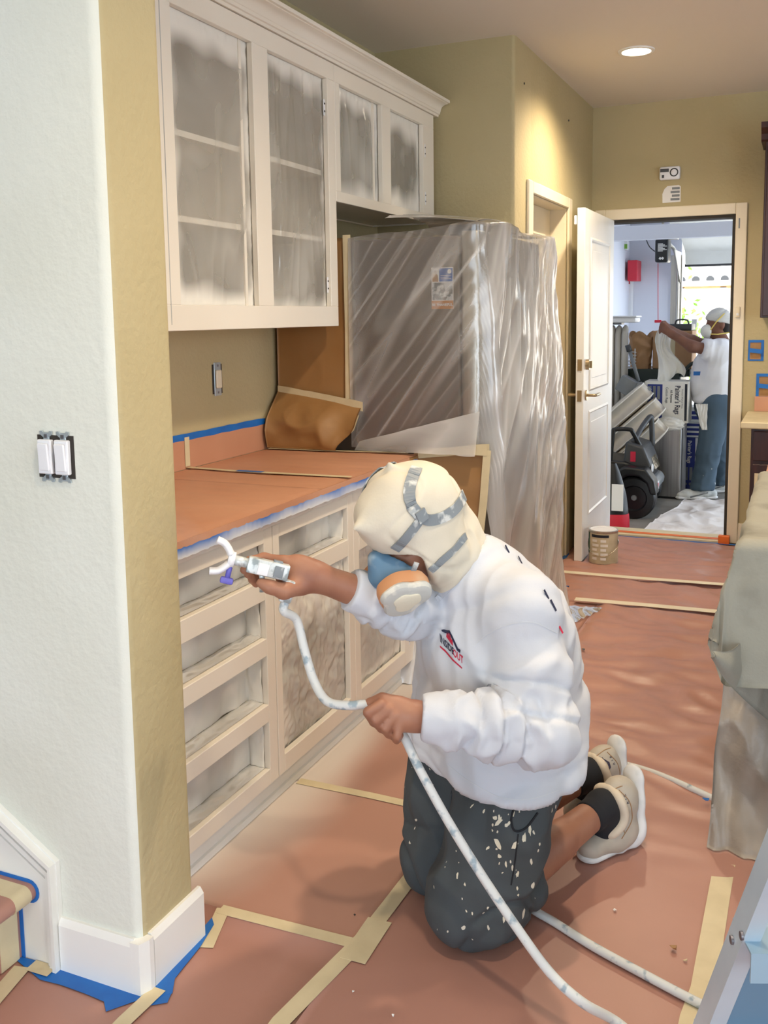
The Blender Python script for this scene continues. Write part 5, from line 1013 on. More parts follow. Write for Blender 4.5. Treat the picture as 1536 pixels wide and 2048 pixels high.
# ------------------------------------------------------------------ outside
struct(box('ground_outside', -20, 20, 14.0, 40, ZG-0.1, ZG-0.01, M['facade']))
HY = 22.0
t = thing('house', 'sunlit pale house across the driveway with a tiled eave', 'house', (0, HY, ZG))
box('wall', -10, 12, HY, HY+4, ZG, 2.02, M['facade'], t); box('fascia', -10.2, 12.2, HY-0.55, HY-0.5, 2.0, 2.11, M['facade'], t); box('soffit', -10.2, 12.2, HY-0.5, HY, 1.96, 2.02, M['cardboard'], t)
V = [(-10.2, HY-0.6, 2.10), (12.2, HY-0.6, 2.10), (12.2, HY+4, 3.3), (-10.2, HY+4, 3.3)]; V += [(a, b, c_-0.1) for a, b, c_ in V]; obj('roof', V, [[0, 1, 2, 3], [7, 6, 5, 4], [0, 4, 5, 1], [1, 5, 6, 2], [2, 6, 7, 3], [3, 7, 4, 0]], M['facade'], t)  # roof and tiles carry their overexposed glare as the pale wall colour
for k in range(28): 
    V, F = sweep_mesh([(-6+0.29*k, HY-0.68, 2.13), (-6+0.29*k, HY+0.6, 2.48)], circ(0.10, 8)); rt_ = obj('roof_tile', V, F, M['facade'], t, True); V, F = sweep_mesh([(-6+0.29*k, HY-0.69, 2.125), (-6+0.29*k, HY-0.675, 2.13)], [(a_*1.0, max(b_, -0.02)) for a_, b_ in circ(0.085, 12)]); obj('tile_hollow', V, F, M['dark_grey_plastic'], rt_)
for k in range(9): box('rafter_tail', -6+0.85*k, -5.88+0.85*k, HY-0.5, HY, 1.90, 1.98, M['facade'], t)
box('window_head', -1.95, 3.0, HY-0.03, HY, 1.35, 1.41, M['grey_plastic'], t); box('window_frame', -1.95, 3.0, HY-0.02, HY, 1.22, 1.27, M['grey_plastic'], t); box('wall_lamp', -2.35, -2.25, HY-0.12, HY, 1.05, 1.3, M['dark_grey_plastic'], t)
t = thing('shrub', 'bright green shrub outside by the garage opening', 'shrub', (-2.05, 16.5, ZG)); rs = np.random.RandomState(5); V = []; F = []
for k in range(420):
    c_ = np.array([-2.05, 16.5, 0.85])+rs.normal(size=3)*[0.22, 0.2, 0.42]; d = rs.normal(size=3); d /= np.linalg.norm(d); e = np.cross(d, rs.normal(size=3)); e /= np.linalg.norm(e); i0 = len(V); V += [c_-d*0.06, c_+e*0.03, c_+d*0.06, c_-e*0.03]; F.append([i0, i0+1, i0+2, i0+3])
o = obj('foliage', V, F, M['foliage'], t); o['kind'] = 'stuff'; tube('stem', [(-2.05, 16.5, ZG), (-2.03, 16.5, 0.9)], 0.02, M['kraft'], t, 6)
# ------------------------------------------------------------------ soft-body modelling: blended rounded cones meshed by surface nets
class Field:
    def __init__(s, lo, hi, h):
        s.lo = np.array(lo, float); s.h = h; s.n = np.ceil((np.array(hi)-s.lo)/h).astype(int)+1; s.F = np.full(tuple(s.n), 0.5, np.float32)
    def sub(s, lo, hi):
        a = np.clip(np.floor((np.array(lo)-s.lo)/s.h).astype(int), 0, s.n-1); b = np.clip(np.ceil((np.array(hi)-s.lo)/s.h).astype(int)+1, 1, s.n)
        if np.any(b <= a): return None
        ax = [s.lo[i]+s.h*np.arange(a[i], b[i]) for i in range(3)]
        return tuple(slice(a[i], b[i]) for i in range(3)), np.stack(np.meshgrid(*ax, indexing='ij'), -1)
    def put(s, lo, hi, fn, k, op='add'):
        r = s.sub(np.array(lo)-k-2*s.h, np.array(hi)+k+2*s.h)
        if r is None: return
        sl, P = r; d = fn(P); f = s.F[sl]
        if op == 'add':
            h = np.clip(0.5+0.5*(f-d)/max(k, 1e-6), 0, 1); s.F[sl] = f*(1-h)+d*h-k*h*(1-h)
        elif op == 'cut':
            d = -d; h = np.clip(0.5-0.5*(f-d)/max(k, 1e-6), 0, 1); s.F[sl] = f*(1-h)+d*h+k*h*(1-h)
    def cone(s, a, b, ra, rb, k=0.02, flat=None, op='add'):
        """rounded cone; flat=(axis, factor) squeezes the section along an axis"""
        a, b = np.array(a, float), np.array(b, float)
        if flat is not None: ax, fc = np.array(flat[0], float)/np.linalg.norm(flat[0]), flat[1]
        def fn(P):
            q = P-a; d = b-a
            if flat is not None:
                q = q+((1/fc-1)*(q@ax))[..., None]*ax; d = d+((1/fc-1)*(d@ax))*ax
            t = np.clip((q@d)/(d@d+1e-12), 0, 1); r = ra+(rb-ra)*t
            dd = np.linalg.norm(q-t[..., None]*d, axis=-1)-r
            return dd*(min(1.0, fc) if flat is not None else 1.0)
        m = max(ra, rb)*(max(1.0, flat[1]) if flat is not None else 1.0)
        s.put(np.minimum(a, b)-m, np.maximum(a, b)+m, fn, k, op)
    def chain(s, pts, rad, k=0.02, flat=None):
        for i in range(len(pts)-1): s.cone(pts[i], pts[i+1], rad[i], rad[i+1], k, flat)
    def ell(s, c, R, r, k=0.02, op='add', pw=2.0):
        c = np.array(c, float); R = np.array(R, float); r = np.array(r, float)
        def fn(P):
            q = (P-c)@R.T/r
            if pw != 2.0:
                k0 = (np.abs(q)**pw).sum(-1)**(1/pw)+1e-9; return (k0-1)*r.min()
            k0 = np.linalg.norm(q, axis=-1)+1e-9; k1 = np.linalg.norm(q/r, axis=-1)+1e-9; return k0*(k0-1)/k1
        m = r.max()*1.3; s.put(c-m, c+m, fn, k, op)
    def halfspace(s, p, n, k=0.002):                     # cut away everything on the n side of p
        n = np.array(n, float)/np.linalg.norm(n); s.put(s.lo, s.lo+s.h*s.n, lambda P: -((P-np.array(p))@n), k, 'cut')
    def mesh(s, smooth=1):
        F = s.F; S_ = F < 0
        c = sum(S_[i:F.shape[0]-1+i, j:F.shape[1]-1+j, k:F.shape[2]-1+k].astype(np.int8) for i in (0, 1) for j in (0, 1) for k in (0, 1))
        act = (c > 0) & (c < 8); cells = np.argwhere(act); idx = -np.ones(act.shape, np.int64); idx[act] = np.arange(len(cells))
        pos = np.zeros((len(cells), 3)); cnt = np.zeros(len(cells))
        cor = [np.array(q) for q in ((0, 0, 0), (1, 0, 0), (0, 1, 0), (1, 1, 0), (0, 0, 1), (1, 0, 1), (0, 1, 1), (1, 1, 1))]
        val = [F[tuple((cells+q).T)] for q in cor]
        for i in range(8):
            for j in range(i+1, 8):
                if np.abs(cor[i]-cor[j]).sum() != 1: continue
                m = (val[i] < 0) != (val[j] < 0); t = np.where(m, val[i]/(val[i]-val[j]+1e-12), 0)
                pos += np.where(m[:, None], cor[i]+t[:, None]*(cor[j]-cor[i]), 0); cnt += m
        V = s.lo+s.h*(cells+pos/cnt[:, None]); Q = []
        for ax in range(3):
            o1, o2 = [(1, 2), (2, 0), (0, 1)][ax]
            sl0 = [slice(1, -1)]*3; sl0[ax] = slice(0, -1); sl1 = [slice(1, -1)]*3; sl1[ax] = slice(1, None)
            a = S_[tuple(sl0)]; b = S_[tuple(sl1)]; ch = a != b; e = np.argwhere(ch); flip = a[ch]
            e = e+1; e[:, ax] -= 1
            def cell(d1, d2): q = e.copy(); q[:, o1] -= d1; q[:, o2] -= d2; return idx[tuple(q.T)]
            q = np.stack([cell(1, 1), cell(0, 1), cell(0, 0), cell(1, 0)], -1); q[~flip] = q[~flip][:, ::-1]; Q.append(q)
        Q = np.concatenate(Q); Q = Q[(Q >= 0).all(1)]
        for _ in range(smooth):
            A = np.zeros_like(V); n = np.zeros(len(V))
            for i in range(4):
                np.add.at(A, Q[:, i], V[Q[:, (i+1) % 4]]); np.add.at(n, Q[:, i], 1); np.add.at(A, Q[:, (i+1) % 4], V[Q[:, i]]); np.add.at(n, Q[:, (i+1) % 4], 1)
            V = V*0.5+0.5*A/np.maximum(n, 1)[:, None]
        return V, Q
def vnormals(V, Q):
    n = np.cross(V[Q[:, 2]]-V[Q[:, 0]], V[Q[:, 3]]-V[Q[:, 1]]); N = np.zeros_like(V)
    for i in range(4): np.add.at(N, Q[:, i], n)
    return N/(np.linalg.norm(N, axis=1)[:, None]+1e-12)
def seg_t(V, a, b):
    a, b = np.array(a), np.array(b); d = b-a; t = np.clip((V-a)@d/(d@d), 0, 1); return t, np.linalg.norm(V-(a+t[:, None]*d), axis=1)
def arm_folds(V, a, b, freq, amp, seed, reach=0.11, t0=0.0, t1=1.0, twist=1.2):
    a, b = np.array(a), np.array(b); t, dist = seg_t(V, a, b); d = (b-a)/np.linalg.norm(b-a); e1 = np.cross(d, (0.3, 0.2, 1.0)); e1 /= np.linalg.norm(e1); e2 = np.cross(d, e1)
    ph = np.arctan2((V-a)@e2, (V-a)@e1); L_ = np.linalg.norm(b-a)
    w = (1-sstep(reach*0.8, reach*1.25, dist))*sstep(t0-0.08, t0+0.08, t)*(1-sstep(t1-0.08, t1+0.12, t))
    s_ = t*L_*freq+0.45*np.sin(ph*twist+seed)
    return amp*w*ridge(np.stack([s_, np.cos(ph)*0.9+seed, np.sin(ph)*0.9], -1))
def crease(p, w=0.10): return np.exp(-(noise(p)/w)**2)
def bvh_of(o):
    me = o.data; off = WL[o.name]
    return BVHTree.FromPolygons([tuple(np.array(v.co)+off) for v in me.vertices], [tuple(p.vertices) for p in me.polygons])
def cast(bv, px, py):
    d = _ray(px, py); h = bv.ray_cast(Vector((0, 0, CAM_H)), Vector(d/np.linalg.norm(d))); return (np.array(h[0]), np.array(h[1])) if h[0] is not None else None
def ribbon(name, pts, nrm, wid, th, m, parent, lift=0.001):
    """flat band along surface points with surface normals"""
    P = np.array(pts, float); N = np.array(nrm, float); T = np.gradient(P, axis=0); T /= np.linalg.norm(T, axis=1)[:, None]+1e-12
    B = np.cross(N, T); B /= np.linalg.norm(B, axis=1)[:, None]+1e-12; P = P+N*lift; n = len(P); V = []
    for i in range(n): V += [P[i]-B[i]*wid/2, P[i]+B[i]*wid/2, P[i]+B[i]*wid/2+N[i]*th, P[i]-B[i]*wid/2+N[i]*th]
    F = [[4*i+j, 4*i+(j+1) % 4, 4*i+4+(j+1) % 4, 4*i+4+j] for i in range(n-1) for j in range(4)]+[[3, 2, 1, 0], [4*n-4, 4*n-3, 4*n-2, 4*n-1]]
    return obj(name, V, F, m, parent, False)
def wrap_text(name, bv, V, F, c, ux, uy, n, m, parent, lift=0.0012, sub=1):
    """lay a flat drawing on a curved surface: drawing plane at c with axes ux, uy, looked at along -n"""
    bm = bmesh.new(); bv_ = [bm.verts.new(v) for v in V]
    for f in F:
        try: bm.faces.new([bv_[i] for i in f])
        except ValueError: pass
    bmesh.ops.triangulate(bm, faces=bm.faces)
    if sub: bmesh.ops.subdivide_edges(bm, edges=bm.edges, cuts=sub, use_grid_fill=True)
    c, ux, uy, n = (np.array(q, float) for q in (c, ux, uy, n)); n = n/np.linalg.norm(n); out = []
    for v in bm.verts:
        p = c+ux*v.co.x+uy*v.co.y; h = bv.ray_cast(Vector(p+n*0.15), Vector(-n))
        out.append(np.array(h[0])+np.array(h[1])*lift if h[0] is not None else p)
    bm.verts.index_update(); fs = [[v.index for v in f.verts] for f in bm.faces]; bm.free(); return obj(name, out, fs, m, parent)
# ------------------------------------------------------------------ kneeling painter
mat('skin', S(164, 116, 92), 0.5, col2=S(148, 100, 80), nscale=14, nfac=(0.4, 0.7), bump=0.12, bscale=90, bdist=0.003, sss=0.08)
mat('shirt_white', S(206, 210, 218), 0.85, col2=S(198, 203, 213), nscale=5, bump=0.12, bscale=240, bdist=0.0015, sheen=0.1)
def splatter(name, col, dots, rough=0.85, scale=26, thr=0.12, bumpy=True):
    m = mat(name, col, rough, bump=0.15, bscale=200, bdist=0.0015); nt = m.node_tree; N = nt.nodes; L = nt.links; b = N['Principled BSDF']
    tc = N.new('ShaderNodeTexCoord'); mp = N.new('ShaderNodeMapping'); mp.inputs['Scale'].default_value = (1, 1, 0.55); L.new(tc.outputs['Object'], mp.inputs['Vector'])
    d = N.new('ShaderNodeTexNoise'); d.inputs['Scale'].default_value = 30; L.new(mp.outputs[0], d.inputs['Vector'])
    ad = N.new('ShaderNodeMixRGB'); ad.blend_type = 'ADD'; ad.inputs[0].default_value = 0.035; L.new(mp.outputs[0], ad.inputs[1]); L.new(d.outputs['Color'], ad.inputs[2])
    v = N.new('ShaderNodeTexVoronoi'); v.inputs['Scale'].default_value = scale; v.inputs['Randomness'].default_value = 1; L.new(ad.outputs[0], v.inputs['Vector'])
    n2 = N.new('ShaderNodeTexNoise'); n2.inputs['Scale'].default_value = 9; L.new(mp.outputs[0], n2.inputs['Vector'])
    mr = N.new('ShaderNodeMapRange'); mr.inputs[1].default_value = 0.42; mr.inputs[2].default_value = 0.75; mr.inputs[3].default_value = 0.0; mr.inputs[4].default_value = thr*2.2; L.new(n2.outputs[0], mr.inputs[0])
    lt = N.new('ShaderNodeMath'); lt.operation = 'LESS_THAN'; L.new(v.outputs['Distance'], lt.inputs[0]); L.new(mr.outputs[0], lt.inputs[1])
    n3 = N.new('ShaderNodeTexNoise'); n3.inputs['Scale'].default_value = 4; mx0 = N.new('ShaderNodeMix'); mx0.data_type = 'RGBA'; mx0.inputs[6].default_value = col; mx0.inputs[7].default_value = tuple(min(1, c*1.5) for c in col[:3])+(1,); L.new(n3.outputs[0], mx0.inputs[0])
    mx = N.new('ShaderNodeMix'); mx.data_type = 'RGBA'; mx.inputs[7].default_value = dots; L.new(mx0.outputs[2], mx.inputs[6]); L.new(lt.outputs[0], mx.inputs[0]); L.new(mx.outputs[2], b.inputs['Base Color']); return m
splatter('work_trousers', S(62, 68, 72), S(222, 216, 200), scale=34, thr=0.13)
mat('hood_cloth', S(220, 213, 196), 0.9, col2=S(206, 198, 180), nscale=6, bump=0.2, bscale=180, bdist=0.002)
mat('strap', S(128, 136, 142), 0.5, col2=S(205, 208, 206), nscale=30, nfac=(0.52, 0.62)); mat('mask_blue', S(92, 128, 156), 0.5, col2=S(176, 190, 196), nscale=16, nfac=(0.5, 0.7))
mat('mask_grey', S(196, 198, 194), 0.5, col2=S(226, 224, 214), nscale=25, nfac=(0.5, 0.6)); mat('filter_tan', S(206, 148, 104), 0.6, col2=S(220, 200, 172), nscale=8, nfac=(0.5, 0.75)); mat('filter_cream', S(222, 216, 196), 0.8, bump=0.4, bscale=60, bdist=0.004)
mat('sock_black', S(30, 32, 38), 0.9); mat('shoe_beige', S(190, 182, 168), 0.6, col2=S(172, 164, 150), nscale=10); mat('shoe_pad', S(214, 202, 182), 0.7); mat('shoe_white', S(222, 224, 224), 0.5, col2=S(190, 196, 198), nscale=14, nfac=(0.5, 0.7)); mat('shoe_ink', S(58, 52, 72), 0.6)
FD = np.array([-0.53, -0.85, 0]); FD /= np.linalg.norm(FD); LD = np.array([-FD[1], FD[0], 0]); LD = -np.array([FD[1], -FD[0], 0]); UZ = np.array([0, 0, 1.0])
if LD@_rt < 0: LD = -LD
HL = at(1035, 1500, 2.27); HR = HL-LD*0.19; KL = onz(955, 1812, 0.085); KR = onz(893, 1712, 0.085); AL = onz(1204, 1614, 0.135); AR = onz(1174, 1548, 0.135)
PC = (HL+HR)/2; NB = at(932, 1118, 2.25); CH = at(985, 1285, 2.27); SL = at(1038, 1222, 2.13); SR = at(866, 1190, 2.38)
EL = at(1088, 1462, 2.06); WL_ = at(826, 1432, 2.02); ER = at(822, 1222, 2.20); WR = at(628, 1152, 2.10)
HC = at(838, 1045, 2.17); FH = 0.80*FD-0.60*UZ; UH = 0.60*FD+0.80*UZ
def hd(f, l, u): return HC+FH*f+LD*l+UH*u
RH = np.stack([FH, LD, UH])
painter = thing('person', 'kneeling painter in white long-sleeve shirt, hood and respirator spraying the cabinets', 'person', (PC[0], PC[1], 0.0))
# ---- skin: one continuous body
B = Field((-1.40, 1.55, -0.02), (-0.15, 2.75, 1.22), 0.005)
B.chain([PC, CH-FD*0.01, NB-UZ*0.03], [0.115, 0.12, 0.06], 0.05, (FD, 0.8)); B.cone(SL, SR, 0.06, 0.06, 0.05)
B.cone(NB-UZ*0.03, hd(-0.03, 0, -0.08), 0.058, 0.055, 0.03)
B.ell(hd(-0.01, 0, 0.02), RH, (0.092, 0.074, 0.108), 0.02); B.ell(hd(0.045, 0, -0.045), RH, (0.066, 0.062, 0.066), 0.03)
B.cone(hd(0.085, 0, 0.005), hd(0.108, 0, -0.035), 0.012, 0.017, 0.015)                      # nose
for s_ in (-1, 1):
    B.ell(hd(0.076, s_*0.032, 0.0), RH, (0.02, 0.017, 0.012), 0.01, op='cut'); B.ell(hd(0.070, s_*0.032, 0.0), RH, (0.014, 0.014, 0.012), 0.004); B.ell(hd(-0.01, s_*0.076, -0.005), RH, (0.02, 0.008, 0.032), 0.008)
B.ell(hd(0.088, 0, -0.068), RH, (0.012, 0.026, 0.008), 0.008)
B.chain([SL, EL, WL_], [0.05, 0.042, 0.029], 0.03); B.chain([SR, ER, WR], [0.05, 0.043, 0.030], 0.03)
B.chain([HL, KL, AL], [0.075, 0.056, 0.037], 0.04); B.chain([HR, KR, AR], [0.075, 0.056, 0.037], 0.04)
B.cone(KL+(AL-KL)*0.22+UZ*0.012, KL+(AL-KL)*0.6+UZ*0.008, 0.054, 0.042, 0.03); B.cone(KR+(AR-KR)*0.22+UZ*0.012, KR+(AR-KR)*0.6+UZ*0.008, 0.054, 0.042, 0.03)
for A_ in (AL, AR): B.cone(A_, A_-UZ*0.09+FD*(-0.01), 0.034, 0.03, 0.02)
# left hand, closed on the hose
RI = np.array(_rt); DN = -np.array(_up); TC = -np.array(_fw)       # image right, image down, towards the camera
a_ = -RI*0.985-DN*0.06; a_ /= np.linalg.norm(a_)
hose_mid = WL_+a_*0.062+DN*0.012-TC*0.014
hr = RI*0.70+DN*0.62-TC*0.30; hr /= np.linalg.norm(hr)             # hose axis through the fist
B.cone(WL_, WL_+a_*0.035, 0.030, 0.033, 0.02, (TC, 0.8)); B.ell(WL_+a_*0.042-TC*0.004+DN*0.002, np.stack([a_, DN, TC]), (0.042, 0.036, 0.020), 0.012)
for i in range(4):
    k0 = at(762+13*i, 1408+11*i, 1.996+0.002*i)
    r_ = [0.0115, 0.0115, 0.011, 0.0098][i]; ln = [0.95, 1.05, 1.0, 0.85][i]
    p1 = at(736+14*i+1.8*i*i, 1424+16*i, 1.988+0.004*i); p2 = at(748+15*i, 1444+12*i, 2.020); p3 = at(768+12*i, 1436+10*i, 2.05)
    B.chain([k0, p1, p2, p3], [r_*1.0, r_*0.98, r_*0.92, r_*0.85], 0.0025)
t0 = at(800, 1409, 2.02); t1 = at(765, 1400, 2.02); t2 = at(738, 1407, 2.02)
B.chain([t0, t1, t2], [0.017, 0.014, 0.012], 0.010)
# right hand round the spray gun: fingers over the far side, thumb along the near side
gx = WR+(at(500, 1137, 2.06)-WR)*0.0; GA = at(600, 1152, 2.075); GB = at(470, 1122, 2.05); gd_ = (GB-GA)/np.linalg.norm(GB-GA)
gu = -DN-(-DN@gd_)*gd_; gu /= np.linalg.norm(gu); gs = np.cross(gd_, gu); gs = gs if gs@TC > 0 else -gs   # gun up (image), gun side towards camera
B.cone(WR, at(604, 1150, 2.10), 0.031, 0.036, 0.02, (TC, 0.75)); B.ell(at(592, 1148, 2.10), np.stack([gd_, gu, gs]), (0.048, 0.042, 0.024), 0.018)
for i in range(4):
    k0 = at(566-4*i, 1124+3*i, 2.095+0.012*i); p1 = at(528-3*i, 1116+9*i, 2.10+0.016*i); p2 = at(500+2*i, 1122+12*i, 2.085+0.018*i); p3 = at(488+8*i, 1140+9*i, 2.06+0.012*i)
    B.chain([k0, p1, p2, p3], [0.0135, 0.012, 0.011, 0.0095], 0.006); B.ell(k0, np.eye(3), (0.0145,)*3, 0.008)
B.chain([at(600, 1172, 2.085), at(568, 1182, 2.05), at(540, 1174, 2.035), at(522, 1166, 2.035)], [0.021, 0.017, 0.0135, 0.011], 0.012)
V, Q = B.mesh(1); body = obj('body', V, Q, M['skin'], painter, True)
# ---- shirt
S1 = Field((-1.10, 1.60, 0.14), (-0.28, 2.56, 1.05), 0.006)
lowc = PC+UZ*0.01
S1.cone(PC-UZ*0.16, PC, 0.178, 0.176, 0.04, (FD, 0.9)); S1.cone(HL-UZ*0.17+LD*0.004, HL+UZ*0.05, 0.152, 0.135, 0.05); S1.cone(HR-UZ*0.15, HR+UZ*0.05, 0.15, 0.13, 0.05); S1.cone(PC+FD*0.035-UZ*0.17, PC+FD*0.03, 0.165, 0.155, 0.05); S1.cone(HL+FD*0.035-UZ*0.2, HL+FD*0.03, 0.15, 0.14, 0.05)
S1.chain([lowc, (lowc+CH)/2, CH, NB-UZ*0.045], [0.172, 0.175, 0.168, 0.085], 0.05, (FD, 0.86)); S1.cone(lowc-FD*0.03, CH-FD*0.035, 0.15, 0.15, 0.06)
S1.cone(SL+UZ*0.0, CH+LD*0.05-FD*0.02, 0.085, 0.13, 0.05); S1.cone(SR, CH-LD*0.05, 0.08, 0.13, 0.05); S1.cone(NB-UZ*0.05, SL, 0.075, 0.075, 0.05); S1.cone(NB-UZ*0.05, SR, 0.075, 0.072, 0.05)
S1.cone(at(985, 1155, 2.28), at(1048, 1300, 2.26), 0.075, 0.095, 0.06)                    # rounded upper back
S1.cone(at(1100, 1400, 2.28), at(1095, 1500, 2.28), 0.075, 0.07, 0.05)
S1.chain([SL, SL+(EL-SL)*0.5, EL], [0.078, 0.076, 0.066], 0.030); S1.chain([EL, EL+(WL_-EL)*0.4, EL+(WL_-EL)*0.8, WL_-a_*0.016], [0.066, 0.062, 0.049, 0.045], 0.030)
wc_ = WR+(ER-WR)*0.36
S1.chain([SR, ER, wc_], [0.072, 0.062, 0.048], 0.025)
S1.cone(NB-UZ*0.0+FD*0.02, NB+UZ*0.005+FD*0.03+UZ*0.02, 0.072, 0.070, 0.02)
# openings: neck, cuffs, hem
S1.ell(NB+UZ*0.05+FD*0.035, np.eye(3), (0.072, 0.072, 0.06), 0.006, op='cut')
d_ = (wc_-ER)/np.linalg.norm(wc_-ER); S1.put(wc_-0.09, wc_+0.09, lambda P: -((P-wc_)@d_), 0.002, 'cut')
S1.put(WL_-0.09, WL_+0.09, lambda P: -((P-(WL_-a_*0.018))@a_), 0.002, 'cut')
h0, h1, h2 = at(886, 1508, 2.29), at(1045, 1606, 2.12), at(1142, 1556, 2.20); hn = np.cross(h1-h0, h2-h0); hn = hn if hn[2] < 0 else -hn; S1.halfspace(h1, hn)
V, Q = S1.mesh(1); N_ = vnormals(V, Q)
d = arm_folds(V, EL, WL_, 20, 0.013, 1.7, 0.085, 0.02, 0.78)+arm_folds(V, SL, EL, 11, 0.012, 4.2, 0.10, 0.45, 1.0)+arm_folds(V, ER, wc_, 24, 0.012, 2.2, 0.07, 0.0, 0.72)
sd = (V-CH)@LD; fd = (V-CH)@FD; z = V[:, 2]; arm = np.minimum(np.minimum(seg_t(V, EL, WL_)[1], seg_t(V, SL, EL)[1]), seg_t(V, ER, wc_)[1]); tw = sstep(0.075, 0.11, arm)
dia = z*0.9+0.7*sd+0.4*fd
d += tw*(0.010*ridge(np.stack([dia*8, (sd-z)*2.0, fd*2+3], -1))+0.007*ridge(np.stack([sd*16+z*3, z*2.2, fd*4+1], -1)))
waist = 1-sstep(0.30, 0.50, z); d += waist*tw*0.012*ridge(np.stack([z*26+sd*4+fd*3, sd*4, fd*4+8], -1))
tt, ds = seg_t(V, EL, WL_); d -= 0.011*(1-sstep(0.08, 0.11, ds))*crease(np.stack([tt*5.5+(V@LD)*3, V[:, 2]*5, V@FD*3+2], -1), 0.12)*(1-sstep(0.75, 0.9, tt))
tt, ds = seg_t(V, ER, wc_); d -= 0.010*(1-sstep(0.07, 0.10, ds))*crease(np.stack([tt*6+V[:, 2]*4, V@LD*6, V@FD*4], -1), 0.12)*(1-sstep(0.6, 0.8, tt))
tt, ds = seg_t(V, SL, EL); d -= 0.009*(1-sstep(0.09, 0.12, ds))*crease(np.stack([tt*3+(V@FD)*5, V[:, 2]*3, V@LD*4+5], -1), 0.10)*sstep(0.3, 0.6, tt)
d -= tw*0.009*crease(np.stack([dia*4.5, (sd-z)*1.6, fd*2+7], -1), 0.07)+waist*tw*0.010*crease(np.stack([z*11+sd*3, sd*4, fd*4], -1), 0.10)
d += 0.0015*fbm(V*24, 2)
shirt = obj('shirt', V+N_*d[:, None], Q, M['shirt_white'], painter, True); sbv = bvh_of(shirt)
# seams of the sleeve and hem edge
def cast_path(bv, pix, n=8): 
    out = [cast(bv, *q) for q in spline([(a, b, 0) for a, b in pix], n)[:, :2]]; out = [o for o in out if o]
    return np.array([o[0] for o in out]), np.array([o[1] for o in out])
mat('seam', S(206, 210, 216), 0.9)
P, N0 = cast_path(sbv, [(948, 1292), (975, 1268), (1018, 1249), (1066, 1245), (1114, 1266)]); ribbon('sleeve_seam', P, N0, 0.0022, 0.0008, M['seam'], shirt, 0.0003)
P, N0 = cast_path(sbv, [(896, 1530), (935, 1560), (1000, 1594), (1060, 1598), (1125, 1578)])
if len(P) > 4: ribbon('hem_stitch', P, N0, 0.0018, 0.0008, M['seam'], shirt, 0.0003)
P, N0 = cast_path(sbv, [(950, 1078), (946, 1098), (930, 1132), (905, 1168), (872, 1200)])
if len(P) > 4: ribbon('collar', P, N0, 0.014, 0.0025, M['shirt_white'], shirt, 0.0005)
P, N0 = cast_path(sbv, [(836, 1399), (832, 1420), (829, 1445), (828, 1470)])
if len(P) > 4: ribbon('cuff_seam', P, N0, 0.002, 0.001, M['seam'], shirt, 0.0002)
# chest print: house roof, INSIDE OUT lettering, underline
lc = cast(sbv, 901, 1302); lc_p, lc_n = lc if lc else (CH, FD)
px_m = 2.1/CAM_F
lx = (RI*0.84+DN*0.60)*px_m*1.0; ly = (-DN*1.0-RI*0.06)*px_m*1.12                  # print axes, one unit = one photo pixel
def lpoly(pts): return np.array([(x, y, 0) for x, y in pts]), [list(range(len(pts)))]
def lay(name, pts, m): V0, F0 = lpoly(pts); return wrap_text(name, sbv, V0, F0, lc_p, lx, ly, TC, m, shirt, 0.0012, 2)
lay('print_roof', [(-17, 22), (2, 39), (19, 19), (25, 20), (23, 13), (16, 13), (2, 32), (-16, 20)], M['logo_navy'])
lay('print_window', [(-7, 20), (7, 15), (7, 25), (-5, 29)], M['logo_red']); lay('print_gable', [(-3, 31), (4, 26), (2, 33)], M['logo_red'])
V0, F0 = text_mesh('INSIDE', 18, bold=0.5); V0[:, 0] *= 0.58; V0[:, 0] -= 7; V0[:, 1] += 5; wrap_text('print_word', sbv, V0, F0, lc_p, lx, ly, TC, M['logo_navy'], shirt, 0.0012, 0)
V0, F0 = text_mesh('OUT', 20, bold=0.5); V0[:, 0] *= 0.55; V0[:, 0] += 18; V0[:, 1] += 3; wrap_text('print_word', sbv, V0, F0, lc_p, lx, ly, TC, M['logo_red'], shirt, 0.0012, 0)
lay('print_underline', [(-24, -8), (-12, -7), (4, -10), (26, -12), (26, -15), (4, -14), (-12, -11), (-24, -11)], M['logo_red'])
for k, (x_, y_, m_) in enumerate(((1018, 1098, 'logo_navy'), (1044, 1120, 'logo_navy'), (1096, 1188, 'logo_navy'), (1109, 1208, 'logo_navy'), (1122, 1252, 'logo_red'))):
    h = cast(sbv, x_-3, y_+3)
    if h: ribbon('back_print', [h[0]-DN*0.012-RI*0.006, h[0], h[0]+DN*0.012+RI*0.006], [h[1]]*3, 0.006, 0.0008, M[m_], shirt)
# ---- trousers
T1 = Field((-1.12, 1.72, -0.005), (-0.28, 2.58, 0.60), 0.006)
T1.cone(HL, HR, 0.125, 0.125, 0.04); T1.cone(PC-FD*0.04, PC-FD*0.05+UZ*0.03, 0.14, 0.13, 0.04)
for H0, K0, A0_ in ((HL, KL, AL), (HR, KR, AR)):
    sh = (A0_-K0)/np.linalg.norm(A0_-K0); out_ = LD*0.012*(1 if H0 is HL else -1)
    T1.chain([H0, H0+(K0-H0)*0.5+FD*0.008+out_, K0+FD*0.015+UZ*0.02], [0.118, 0.110, 0.094], 0.03)
    T1.cone(K0+FD*0.02+UZ*0.008, K0+sh*0.06, 0.088, 0.082, 0.03); T1.cone(K0+sh*0.06+UZ*0.01, K0+sh*0.15+UZ*0.02, 0.082, 0.084, 0.02)
    e_ = K0+sh*0.135; T1.put(e_-0.15, e_+0.15, lambda P, e_=e_, sh=sh: np.maximum(-((P-e_)@sh), (P-e_)[..., 2]-0.16), 0.003, 'cut')
    T1.cone(K0+sh*0.10, K0+sh*0.22, 0.064, 0.066, 0.004, op='cut')
